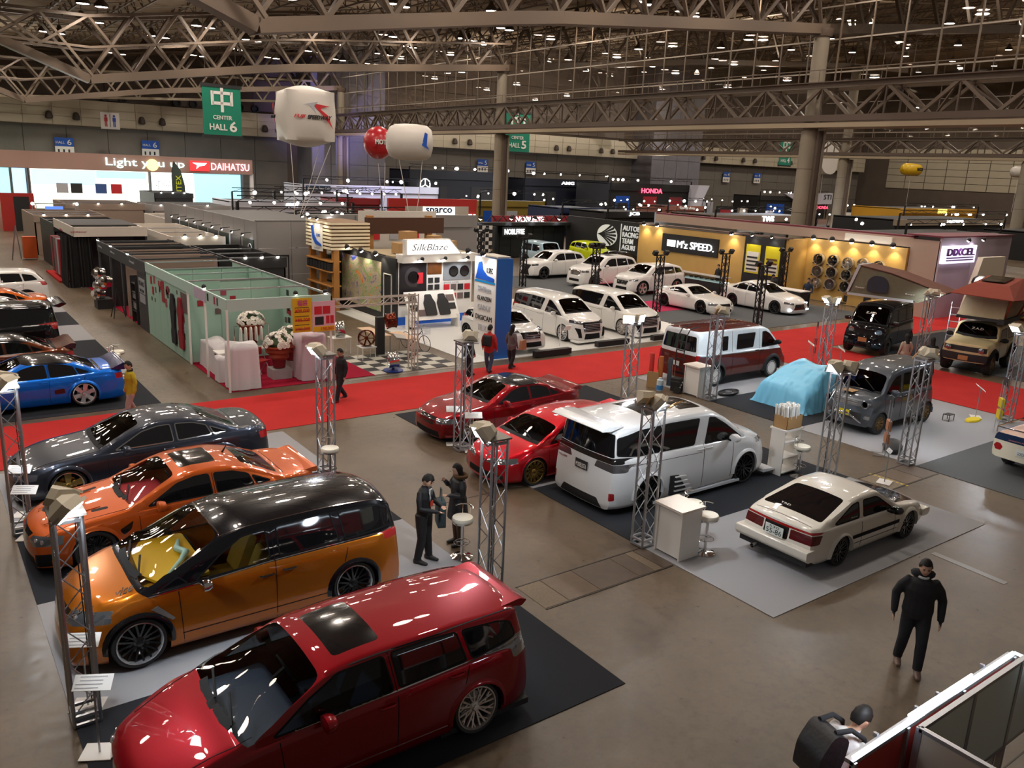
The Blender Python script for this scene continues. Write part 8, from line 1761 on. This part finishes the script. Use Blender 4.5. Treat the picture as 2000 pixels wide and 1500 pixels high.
wbx('pole', (-.1, .05, 0), (-.03, .12, 3.2), blackm, r)
r = empty('racing_wall', (46.6, 0, 0), 0, 'huge black wall with a striped disc emblem and white team lettering', 'wall'); wbx('wall', (0, 44.8, 0), (.3, 56.0, 3.5), blackm, r); wbx('lit_top', (.4, 38, 3.2), (.6, 46, 4.4), mat('wall_pale_lit', 'a8b0c0', .5), r)
ec = (50.7, 2.27); ew = mat('emblem_white', 'd8dcd8', .5, emit=.25, ecol=(1, 1, 1))
MB().lathe([(1.2, 0), (1.2, .04), (0, .04)], 40, (-.06, *ec), face_R((-1, 0, 0)) @ Matrix.Diagonal((1, .72, 1))).build('emblem_disc', ew, r)
for k in range(7):
    a_ = radians(-66+22*k); mb = MB(); pp = [(-.12, ec[0]+1.1-2.2*f*(.55+.45*cos(a_)), ec[1]+.05+.85*f**1.5*sin(a_)) for f in [i/8 for i in range(9)]]
    for a, b, w_ in zip(pp, pp[1:], range(8)): mb.bar(a, b, .03, .02+.022*w_)
    mb.build('emblem_stripe', blackm, r)
wbx('divider', (-.06, 49.1, .6), (0, 49.16, 3.3), ew, r)
for k, (t_, w_) in enumerate((('AUTOBACS', 3.0), ('RACING', 1.75), ('TEAM', 1.25), ('AGURI', 1.5))): text(t_, w_, .40, (-.06, 48.9-w_/2, 3.0-.5*k), RMX, ew, r, ext=.03, bold=.015)
r = empty('red_brand_booth', (41.5, 70, 0), 0, 'red and blue booth with a white lit brand panel', 'booth'); red_ = mat('booth_red'); wbx('wall', (-4.8, 0, 0), (5.0, .3, 4.1), red_, r); wbx('sign_panel', (-3.5, -1.0, 2.45), (3.4, -.8, 3.45), mat('panel_pale', 'b8b0a4', .5), r); wbx('sign_lit', (-1.7, -1.06, 2.5), (1.8, -1.0, 3.4), mat('sign_glow_soft', (1, 1, .95), .5, emit=1.5), r)
text('sparco', 2.9, .7, (0, -1.12, 2.98), RMY, mat('letters_navy', (.02, .05, .12), .5), r, ext=.03, bold=.02); text('MOTUL', 2.0, .55, (4.0, -.1, 2.4), RMY, lit, r, ext=.03, bold=.03); wbx('blue_wall', (-4, -.6, .3), (3.4, -.4, 2.3), mat('wall_royal_blue', (.02, .05, .32), .5), r)
for k in range(4): wbx('red_curtain', (-3.6+1.9*k, -.8, .3), (-3.0+1.9*k, -.6, 2.2), rd, r); spot(r, (-3.0+1.8*k, -1.3, 2.4), (-.4, -.8, -.2), s=2.4)
r = empty('wax_booth', (27.5, 48, 0), 0, 'grey booth with dark wax-brand lettering and lit ceiling', 'booth'); wbx('wall', (-7.5, 0, 0), (4.5, .2, 4.0), greyp, r); text('COWAX', 1.9, .34, (-3.3, -.12, 3.6), RMY, blackm, r, ext=.02)
for k in range(4): wbx('panel', (-7.5+2.9*k, -.08, 3.2), (-4.7+2.9*k, -.02, 4.0), greyp, r)
for x in (-6.4, -3): spot(r, (x, -.5, 4.1), (0, .5, -1), 90, (.85, .9, 1), 2)
# DAIHATSU stand against the back wall
pinkw = mat('fascia_pink_beige', 'a8887c', .6)
r = empty('bright_screen_booth', (0, 118, 0), 0, 'long bright car-maker stand with glowing screens along the back wall', 'booth')
wbx('fascia', (-16, 0, 4.9), (40.6, 1.2, 6.9), pinkw, r)
scr = [mat('screen_glow_%d' % k, (1, 1, 1), .5, emit=e_, ecol=c_) for k, (c_, e_) in enumerate((((1, .97, .80), 1.5), ((.22, .60, 1), 1.1), ((.80, 1, .62), 1.5), ((.1, .72, .9), .9), ((1, 1, 1), 1.7)))]
for x0, x1, m in ((-8, 9.2, 2), (9.3, 11.1, 3), (11.4, 12.8, 1), (13.2, 26.8, 0), (27.1, 30.0, 4), (30.5, 32.5, 4)): wbx('screen', (x0, .1, -.0), (x1, .3, 4.85), scr[m], r)
wbx('screen', (32.6, .1, 0), (38.9, .3, 4.85), scr[3], r); wbx('screen_sky', (13.4, .05, 3.0), (20.5, .1, 4.8), scr[1], r); wbx('screen_sky', (20.6, .05, 3.9), (26.5, .1, 4.8), scr[3], r); wbx('screen_grass', (13.4, .05, 0), (26.5, .1, 1.0), scr[2], r)
for x in (12.9, 13.05, 26.9, 30.2, 39.0): wbx('frame', (x, -.1, 0), (x+.22, .3, 4.9), mat('frame_grey', '707880', .4), r)
text('Light you up', 9.6, 1.25, (26.6, -.12, 5.85), RMY, mat('neon_white', (.2, .5, .5), .5, emit=2.2, ecol=(.75, 1, 1)), r, ext=.05); MB().lathe([(.75, 0), (.75, .1), (0, .1)], 20, (27.35, -.14, 5.75), face_R((0, -1, 0))).build('sun_dot', mat('neon_yellow', (1, .8, .2), .5, emit=1.6, ecol=(1, .85, .35)), r)
wbx('red_logo', (32.1, -.2, 5.2), (34.6, -.1, 6.5), mat('neon_red', (.7, .02, .03), .5, emit=1.0, ecol=(1, .05, .05)), r); MB().poly([(32.4, 6.25), (34.3, 6.25), (34.0, 5.95), (33.3, 5.8), (32.9, 5.45), (33.0, 5.95)], .06, 'y', -.28).build('logo_wing', lit, r)
text('DAIHATSU', 5.2, .95, (37.5, -.14, 5.85), RMY, mat('neon_pink', (1, .5, .55), .5, emit=1.8, ecol=(1, .62, .68)), r, ext=.05)
for k, (x, m) in enumerate(((16, greyt), (17.6, posterm[0]), (20.4, mat('car_blue_pic', '3a5a9a', .5)), (22.2, rd))): wbx('screen_car', (x, .0, 2.0), (x+1.3, .05, 3.2), m, r)
text('Light you up', 1.9, 1.3, (28.6, .0, 3.4), RMY, greyt, r, ext=.02) 
for x in (36.9, 40.3): wbx('support', (x, .3, 0), (x+.5, .7, 5.0), whitel, r)
area_light('screen_light', (14, 116.5, 3), 6, 900, (1, .97, .88), (0, -1, -.2))
r = empty('feather_flag', (24.2, 96, 0), .2, 'tall dark green feather flag in front of the bright screens', 'flag'); MB().tube([(0, 0, 0), (0, 0, 5), (.3, 0, 6.4)], .05, 6).build('pole', blackm, r); MB().poly([(0, 1.2), (1.5, 1.2), (1.4, 4.0), (1.0, 5.6), (.3, 6.5), (0, 5.5)], .04, 'y').build('flag', mat('flag_green', '1e2c1c', .7), r); text('QUINTEX', 3.6, .7, (.75, -.03, 3.2), RMY.copy() @ Matrix.Rotation(pi/2, 3, 'Z'), mat('flag_text', 'b8c020', .6), r, ext=.02)
# middle distance left: showroom trusses with a red and a black car
sedan('racing_car', 'red and black racing car in the lit stall behind the grey wall', (17.5, 72.5), 'D', .9, 4.4, 1.9, 1.3, 2.6, .9, .34, ('bright_red', (.48, .008, .02), .35, .22)); sedan('racing_car', 'black racing car under the cream truss in the middle distance', (20.5, 70.0), 'L', .9, 4.6, 1.9, 1.35, 2.6, .9, .34, ('black', (.006, .006, .008), .2, .15))
# ================================================================== FAR STANDS, BANNERS, BALLOONS
def truss_frame(x0, y0, x1, y1, z, label, lamps=6, m=None, warm=False, sz=.12, depth=.5):
    m = m or dark_al; z *= .66; r = empty('lighting_truss', (x0, y0, 0), 0, label, 'truss'); dx, dy = x1-x0, y1-y0; L = sqrt(dx*dx+dy*dy)
    for a in (0, depth): barobj('chord', (0, 0, z+a), (dx, dy, z+a), .09, m, r)
    n = max(3, int(L/1.0)); n = min(n, 24)
    for i in range(n): barobj('brace', (dx*i/n, dy*i/n, z+(depth if i % 2 else 0)), (dx*(i+1)/n, dy*(i+1)/n, z+(0 if i % 2 else depth)), .05, m, r)
    for q in (0, 1): barobj('leg', (dx*q, dy*q, 0), (dx*q, dy*q, z), .25, m, r)
    for i in range(lamps): spot(r, (dx*(i+.5)/lamps, dy*(i+.5)/lamps-.1, z-.08), (-.55, -.75, -.25), s=sz/.055)
    return r
g_ = random.Random(11)
F = [(22, 64.5, 34, 64.5, 4.6, 4, 'pale truss above the racing cars'), (24, 74, 35, 74, 5.2, 5, 'truss row in front of the white café stand'), (34, 92, 50, 92, 5.6, 10, 'truss with a row of blue-white lamps by the café stand')]
for x0, y0, x1, y1, z, n, lab in F: truss_frame(x0, y0, x1, y1, z, lab, n, dark_al, sz=.12)
ST = []
def stand(x0, y0, x1, y1, z, m, label, sign=None, sm=None, sw=4., sh=1., sz_=None, items=3, name='far_booth', fas=None):
    z *= .62; sw *= .65; sh *= .6; sz_ = sz_*.62 if sz_ else None
    r = empty(name, ((x0+x1)/2, y0, 0), 0, label, 'booth'); w = (x1-x0)/2; d = y1-y0
    wbx('front_wall', (-w, 0, 0), (w, .2, z*.8), m, r); wbx('fascia', (-w-.1, -.3, z*.8), (w+.1, .2, z), fas or m, r); wbx('side_wall', (-w, .2, 0), (-w+.2, d, z), m, r); wbx('roof', (-w, .2, z-.2), (w, d, z-.1), blackm, r)
    for k in range(items):
        x = -w+w*2*(k+.5)/items; wbx('poster', (x-w*.25/items*2, -.05, z*.2), (x+w*.25/items*2, 0, z*.65), [posterm[0], white, posterm[1], greyt, bl][g_.randrange(5)], r)
    if sign: text(sign, sw, sh, (0, -.36, sz_ or z*.9), RMY, sm or lit, r, ext=.05, bold=.015)
    ST.append((x0-1, y0-2, x1+1, y1+1)); zt = z+g_.uniform(.3, 1.0)
    for a in (0, .35): barobj('lamp_truss_chord', (-w, -.4, zt+a), (w, -.4, zt+a), .07, dark_al, r)
    n = int(w*1.2)+2
    for i in range(n): barobj('lamp_truss_brace', (-w+2*w*i/n, -.4, zt+(.35 if i % 2 else 0)), (-w+2*w*(i+1)/n, -.4, zt+(0 if i % 2 else .35)), .04, dark_al, r)
    for a in (-w, w): barobj('lamp_truss_leg', (a, -.4, 0), (a, -.4, zt), .15, dark_al, r)
    for k in range(int(w*.5)+2): spot(r, (g_.uniform(-w, w), -.5, zt-.08), (g_.uniform(-.9, .5), -.8, -.3), s=(1.0+.016*y0)*g_.uniform(.6, 1.5))
    return r
whl = mat('stand_white', 'c8c8d4', .5); neon_r = mat('neon_letters_red', (1, .05, .1), .5, emit=3, ecol=(1, .08, .15)); navy = mat('stand_navy', '10141f', .5)
cafe = stand(40.5, 100, 60, 106, 7.0, whl, 'white café stand with car pictures and lilac light', None, items=4); wbx('header', (-9.4, -.5, 3.6), (-6.2, -.35, 4.2), mat('header_navy', '1c3850', .5), cafe); text('Mercedes-Benz Café', 2.9, .36, (-7.8, -.55, 3.9), RMY, white, cafe, ext=.02)
area_light('stand_light', (50, 97, 7.5), 5, 500, (.6, .6, 1), (0, .6, -1))
mb_ = stand(62, 112, 80, 118, 10.6, navy, 'tall navy stand with a round white three-point star', None, items=2)
q = MB().tube([(-6.3+.85*cos(a*pi/12), -.4, 4.4+.85*sin(a*pi/12)) for a in range(25)], .08, 6)
for a in (90, 210, 330): q.bar((-6.3, -.4, 4.4), (-6.3+.8*cos(radians(a)), -.4, 4.4+.8*sin(radians(a))), .12)
q.build('star_emblem', lit, mb_)
stand(82, 110, 100, 118, 9.6, navy, 'dark navy stand with white performance-brand letters', 'AMG', lit, 4.2, .8, 8.6, 2)
stand(88, 84, 96, 90, 5, mat('wood_shop', '7a4430', .6), 'brown wood-clad shop stand', 'Goods shop', white, 5, .8)
stand(60.5, 74, 67, 80, 5.2, mat('stand_blue', '1a2a50', .5), 'dark blue stand right of the concrete column', None)
hon = stand(91.5, 100, 110, 108, 9.4, blackm, 'long black stand with red glowing letters', 'HONDA', neon_r, 7.4, 1.3, 7.6, 3); MB().poly([(9, 1.5), (11, 1.5), (13.5, 5.9), (9, 5.9)], .6, 'y', -.8).build('white_wing', whl, hon)
sub = stand(134, 104, 156, 110, 7, blackm, 'black stand with a white arrow-shaped wing', None, items=2); MB().poly([(-4, 4.8), (12, 5.2), (12, 3.0), (2, 2.8)], .6, 'y', -.8).build('white_wing', whl, sub); text('STI', 2.6, 1.0, (10.2, -.9, 4.4), RMY, blackm, sub); text('HONDA', 3.6, .6, (9, -.9, 2.3), RMY, neon_r, sub)
stand(70, 60, 88, 66, 5.4, taupe, 'long taupe stand with the round white tyre logo', 'TWS', lit, 3.2, 1.0, 4.8, 4); stand(61, 67, 69, 73, 5.2, blackm, 'black stand with small white battery letters', 'JCB', lit, 2.4, .7, 4.8)
stand(92, 52, 118, 60, 5.6, blackm, 'long low black stand behind the yellow wall', 'FUJITSUBO', lit, 6, .7, 5.2, 5, fas=mat('fascia_warm', '9a8a78', .6))
stand(118, 66, 140, 74, 6.6, mat('stand_yellow_booth', 'c8920c', .5), 'yellow and grey stand with a lit yellow sign', 'RECARO', mat('neon_amber', (1, .8, .1), .5, emit=2, ecol=(1, .8, .15)), 4, 1.2, 6, 4)
w_ = stand(96, 38, 112, 44, 5.0, blackm, 'black stand with green glowing sign', 'AFTER', mat('neon_green', (.1, 1, .3), .5, emit=2.2, ecol=(.1, 1, .35)), 4, 1.0, 4.6, 4)
stand(100, 26, 118, 33, 5.2, mat('stand_black_yellow', '1c1c14', .5), 'black stand with yellow academy letters', 'NATS', mat('letters_yellow', (.9, .75, .1), .5, emit=1), 4, .9, 4.8, 4)
stand(70, 22, 92, 28, 5.0, blackm, 'black stand with a round blue logo behind the lilac booth', 'BLITZ', lit, 3, .7, 4.4, 4); stand(72, 40, 90, 46, 4.8, mat('stand_grey2', '4a4648', .6), 'dark grey stand with open roof behind the yellow wall', None, items=4)
stand(52.8, 45, 62, 50, 4.8, greyp, 'grey stand with parts-brand sign above the yellow wall', 'P-RTS.CO.JP', blackm, 4, .5, 4.4, 2); stand(120, 40, 140, 48, 6, taupe, 'taupe stand at the far right', 'HKS', lit, 3, .9, 5.4, 4); stand(56, 84, 66, 88, 5.5, mat('stand_yellow3', '8a7420', .5), 'mustard stand behind the concrete column', None, items=3)
r = stand(26, 66, 36, 72, 4.4, whl, 'white bright stall behind the wax booth', None, items=4); stand(26, 82, 38, 88, 5, whl, 'pale stand with red and blue posters', 'GIGS', lit, 2, .7, 4.4, 4); stand(38.6, 86, 44, 90, 5.4, mat('stand_crimson', '8a1c24', .5), 'crimson and sky-blue stand next to the red booth', None, items=2)
# hanging hall signs
gr = mat('banner_green', (.0, .20, .12), .7); wht = mat('banner_white', (.75, .75, .72), .7)
def zhong(parent, x, z, s, y=-.06):
    mb = MB(); t = s*.15
    mb.b2((x-t/2, y, z-s*.62), (x+t/2, y+.03, z+s*.62)); mb.b2((x-s*.5, y, z+s*.30-t/2), (x+s*.5, y+.03, z+s*.30+t/2)); mb.b2((x-s*.5, y, z-s*.2-t/2), (x+s*.5, y+.03, z-s*.2+t/2))
    for a in (-1, 1): mb.b2((x+a*s*.5-t/2, y, z-s*.30), (x+a*s*.5+t/2, y+.03, z+s*.38))
    mb.build('lettering', wht, parent)
def hall_banner(px, py, Y, w, h, num, label, rz=0.):
    p = PY(px, py, Y); r = empty('hall_banner', (p.x, Y, p.z), rz, label, 'banner')
    wbx('cloth', (-w/2, -.03, -h/2), (w/2, .03, h/2), gr, r)
    for z in (-h/2, h/2): wbx('batten', (-w/2-.1, -.08, z-.22), (w/2+.1, .08, z+.05), blackm, r)
    zhong(r, 0, h*.22, w*.5); text('CENTER', w*.5, w*.10, (0, -.05, -h*.14), RMY, wht, r, ext=.02, bold=.01); text('HALL', w*.46, w*.15, (-w*.12, -.05, -h*.33), RMY, wht, r, ext=.02, bold=.02); text(num, w*.2, w*.26, (w*.27, -.05, -h*.31), RMY, wht, r, ext=.02, bold=.02)
    for a in (-w*.4, w*.4): barobj('cable', (a, 0, h/2), (a, 0, deckz(p.x)-p.z-.3), .03, steel_d, r)
hall_banner(434, 216, 74, 3.35, 4.1, '6', 'green hanging banner reading CENTER HALL 6', .12); hall_banner(1011, 258, 90, 3.9, 5.0, '5', 'green hanging banner reading HALL 5 behind the column'); hall_banner(1535, 296, 100, 3.6, 5.0, '4', 'green hanging banner reading HALL 4 at the broad column')
bs2 = mat('sign_blue', (.01, .08, .4), .6)
for px, py, n_, lab in ((126, 286, '6', 'blue and white hall sign nearest the left edge'), (294, 291, '6', 'blue and white hall sign above the glowing letters'), (943, 324, '5', 'blue hall 5 sign left of the concrete column'), (1037, 328, '5', 'blue hall 5 sign right of the concrete column'), (1419, 346, '4', 'blue hall sign in the far right hall'), (1479, 348, '4', 'second blue hall sign in the far right hall')):
    p = PY(px, py, 124.4); r = empty('hall_sign', (p.x, 124.4, p.z), 0, lab, 'sign'); wbx('upper_panel', (-1.1, 0, 0), (1.1, .1, 1.1), bs2, r); wbx('lower_panel', (-1.1, 0, -1.1), (1.1, .1, 0), white, r); text('HALL', 1.0, .3, (-.45, -.03, .5), RMY, white, r, ext=.02); text(n_, .5, .7, (.6, -.03, .55), RMY, white, r, ext=.02)
    for k in range(3): wbx('arrow', (-.8+.6*k, -.03, -.8), (-.6+.6*k, 0, -.35), blackm, r)
p = PY(215, 236, 123.39); r = empty('restroom_sign', (p.x, 123.39, p.z), 0, 'white restroom sign with red and blue figures', 'sign'); wbx('panel', (-1.15, 0, -1.05), (1.15, .1, 1.05), white, r)
for x, m in ((-.5, mat('figure_red', (.5, .02, .04), .5)), (.5, mat('figure_blue', (.02, .06, .4), .5))): MB().lathe([(.15, 0), (.15, .03), (0, .03)], 12, (x, -.03, .6), face_R((0, -1, 0))).b2((x-.2, -.05, -.1), (x+.2, -.01, .4)).b2((x-.14, -.05, -.75), (x-.03, -.01, -.1)).b2((x+.03, -.05, -.75), (x+.14, -.01, -.1)).build('figure', m, r)
wbx('divider', (-.03, -.04, -.8), (.03, 0, .8), blackm, r)
# exit lamps
for px, py in ((202, 305), (607, 355)): p = PY(px, py, 124.2); r = empty('exit_sign', tuple(p), 0, 'small green glowing exit sign %s' % ('above the left screens' if px < 300 else 'left of the café stand'), 'sign'); wbx('panel', (-.5, 0, -.25), (.5, .12, .25), mat('exit_green', (.1, .9, .4), .5, emit=2, ecol=(.1, 1, .45)), r); wbx('frame', (-.55, .02, -.3), (.55, .15, .3), blackm, r)
# balloons
balw = mat('balloon_white', 'd0cac2', .45); balr = mat('balloon_red', (.42, .008, .015), .3, coat=.3)
def strings(r, pts, end): 
    for p in pts: MB().tube([p, Vector(p).lerp(Vector(end), .5)+Vector((.1, 0, 0)), end], .025, 4).build('string', white, r)
p = PY(596, 228, 62); r = empty('cube_balloon', tuple(p), radians(-8), 'huge puffy white cube balloon with racing-circuit lettering', 'balloon')
bm = bmesh.new(); bmesh.ops.create_cube(bm, size=2); bmesh.ops.subdivide_edges(bm, edges=bm.edges, cuts=11, use_grid_fill=True)
for v in bm.verts:
    c = v.co; s = [1-abs(c.x)**4, 1-abs(c.y)**4, 1-abs(c.z)**4]
    for i, j, k_ in ((0, 1, 2), (1, 0, 2), (2, 0, 1)):
        if abs(abs(c[i])-1) < 1e-4: c[i] *= 1+.26*(1-c[j]**2)*(1-c[k_]**2)
    v.co = c*1.75
me = bpy.data.meshes.new('balloon'); bm.to_mesh(me); bm.free()
for f_ in me.polygons: f_.use_smooth = True
me.set_sharp_from_angle(angle=radians(50)); obj('envelope', me, balw, r)
text('FUJI', .85, .3, (-.95, -2.22, -.1), RMY, rd, r, ext=.03, shear=.3, bold=.02); text('SPEEDWAY', 1.8, .3, (.5, -2.24, -.1), RMY, blackm, r, ext=.03, shear=.3, bold=.02)
MB().poly([(.7, .12), (.1, .7), (.2, .85), (1.3, .7), (.7, .6), (.6, .45), (1.1, .1), (1.5, -.85), (.9, -.1)], .03, 'y', -2.2).build('swoosh', rd, r); MB().poly([(.3, .05), (-.2, .7), (-.7, .75), (.4, 1.0), (.1, .6)], .03, 'y', -2.2).build('swoosh', greyt, r)
text('SPEEDWAY', 1.3, .22, (-2.24, .6, -.1), RMX, blackm, r, ext=.03, shear=.3); MB().poly([(1.0, .8), (.6, .9), (.8, .3), (0, -.9), (.5, -.2)], .03, 'x', -2.2).build('swoosh', rd, r)
strings(r, [(-1.5, -1.5, -2.0), (1.5, -1.5, -2.0), (1.5, 1.5, -2.0)], (-1, 0, -8.5))
p = PY(739, 279, 62); r = empty('ball_balloon', tuple(p), 0, 'round red balloon with white oil-brand lettering', 'balloon'); mb = MB(); _ball(mb, (0, 0, 0), (1.2, 1.2, 1.28), 28); mb.build('envelope', balr, r, 80); text('MOTUL', 1.5, .38, (-.15, -1.25, .05), RMY, wht, r, ext=.03, bold=.03); strings(r, [(0, 0, -1.6), (.6, 0, -1.5)], (.3, 0, -7))
p = PY(801, 278, 55); r = empty('drum_balloon', tuple(p), radians(-25), 'fat white cylinder balloon with a small blue emblem', 'balloon'); MB().lathe([(0, -1.75), (.5, -1.72), (1.0, -1.5), (1.22, -1.1), (1.28, -.4), (1.28, .5), (1.2, 1.2), (.95, 1.5), (.5, 1.62), (0, 1.64)], 28, R=face_R((1, 0, 0))).build('envelope', balw, r, 80)
MB().poly([(.75, -.2), (.95, .7), (1.15, .6), (1.1, -.2), (1.3, -.5)], .03, 'y', -1.24).build('emblem', bl, r); text('TOYO', .35, .5, (1.0, -1.24, -.75), RMY, greyt, r, ext=.02) if False else None; strings(r, [(-.8, 0, -1.2), (.9, 0, -1.2)], (.2, 0, -7))
p = PY(1611, 308, 100); r = empty('banner_balloon', tuple(p), 0, 'white hanging balloon with dark blue lettering beside the broad column', 'balloon'); MB().poly(rnd([(-2.4, 2.6), (-2.6, -1.6), (-1.2, -2.9), (1.2, -3.2), (2.6, -2.4), (2.7, 2.2), (0, 3.2)], .8), 2.4, 'y', -1.2).build('envelope', balw, r, 60); text('RAYBRIG', 3.4, .8, (.4, -1.25, .6), RMY, bl, r, ext=.03, shear=.3, bold=.03); strings(r, [(0, 0, -3)], (0, 0, -9))
p = PY(1780, 331, 95); r = empty('capsule_balloon', tuple(p), 0, 'yellow capsule balloon with black letters', 'balloon'); MB().lathe([(0, -3.2), (.7, -3.0), (1.15, -2.4), (1.2, -1), (1.2, 1), (1.15, 2.4), (.7, 3.0), (0, 3.2)], 24, R=face_R((1, 0, 0))).build('envelope', mat('balloon_yellow', (.68, .42, .01), .4), r, 80); text('NATS', 2.2, .7, (1.2, -1.22, .1), RMY, blackm, r, ext=.03, bold=.03); strings(r, [(0, 0, -1.2)], (0, 0, -9))
p = PY(1990, 336, 80); r = empty('capsule_balloon', tuple(p), 0, 'white capsule balloon cut by the right edge', 'balloon'); MB().lathe([(0, -2.6), (.7, -2.4), (1.1, -1.6), (1.1, 1.6), (.7, 2.4), (0, 2.6)], 24, R=face_R((1, 0, 0))).build('envelope', balw, r, 80); text('ZOIX', 1.6, .6, (-.8, -1.12, .1), RMY, bl, r, ext=.03); strings(r, [(0, 0, -1.1)], (0, 0, -8))
# far rows of parked crowd-height clutter: low boxes with screens under the trusses
for k in range(70):
    x = g_.uniform(54, 150); y = g_.uniform(50, 112)
    if (x < 62 and y < 60) or any(a-3 < x < c+3 and b-2 < y < d+1 for a, b, c, d in ST) or abs(x-112) < 4 or abs(x-52) < 3: continue
    ST.append((x-2, y-1, x+2, y+1))
    r = empty('far_display', (x, y, 0), g_.uniform(-.3, .3), 'small far display island, %s, number of lamps %s' % ('dark', 'two'), 'display', 'small display islands in the far halls'); w = g_.uniform(1.5, 4)
    r['label'] = 'small display island with two lamps in the far halls'
    wbx('back_wall', (-w/2, 0, 0), (w/2, .2, g_.uniform(2.0, 3.0)), [charc, blackm, whl, taupe, navy][g_.randrange(5)], r); wbx('panel', (-w*.3, -.05, .8), (w*.3, 0, 2.0), [white, posterm[1], bl, greyt][g_.randrange(4)], r)
    for s in (-.3, .3): zq = g_.uniform(3.1, 3.6); spot(r, (w*s, -.3, zq), (-.4, -.8, -.3), s=g_.uniform(1.2, 2.8)); barobj('lamp_arm', (w*s, 0, 1.9), (w*s, -.3, zq), .05, blackm, r)
area_light('far_stand_light', (95, 70, 9), 12, 2500, (.85, .9, 1)); area_light('far_stand_light', (60, 92, 9), 10, 1500, (.85, .9, 1)); area_light('far_stand_light', (80, 100, 9), 10, 1800, (.8, .85, 1)); area_light('far_stand_light', (28, 90, 9), 8, 800, (.95, .95, 1))
# coloured beams of the far stands on the concrete piers
l = bpy.data.lights.new('stage_beam', 'SPOT'); l.energy = 14000; l.color = (.45, .38, 1); l.spot_size = radians(50); l.spot_blend = .8; lo = bpy.data.objects.new('stage_beam', l); C.objects.link(lo); lo.location = (50, 98, 7); lo.rotation_euler = Vector((3, 20, 7)).to_track_quat('-Z', 'Y').to_euler()
for x in (66, 78, 90, 102, 114):  # spots added without any fixture, to brighten the dark upper far wall
    l = bpy.data.lights.new('added_wall_wash', 'SPOT'); l.energy = 6000; l.color = (1, .92, .85); l.spot_size = radians(110); l.spot_blend = .9; l.shadow_soft_size = .5; lo = bpy.data.objects.new('added_wall_wash', l); C.objects.link(lo); lo.location = (x, 108, 8); lo.rotation_euler = Vector((0, .75, 1)).to_track_quat('-Z', 'Y').to_euler()
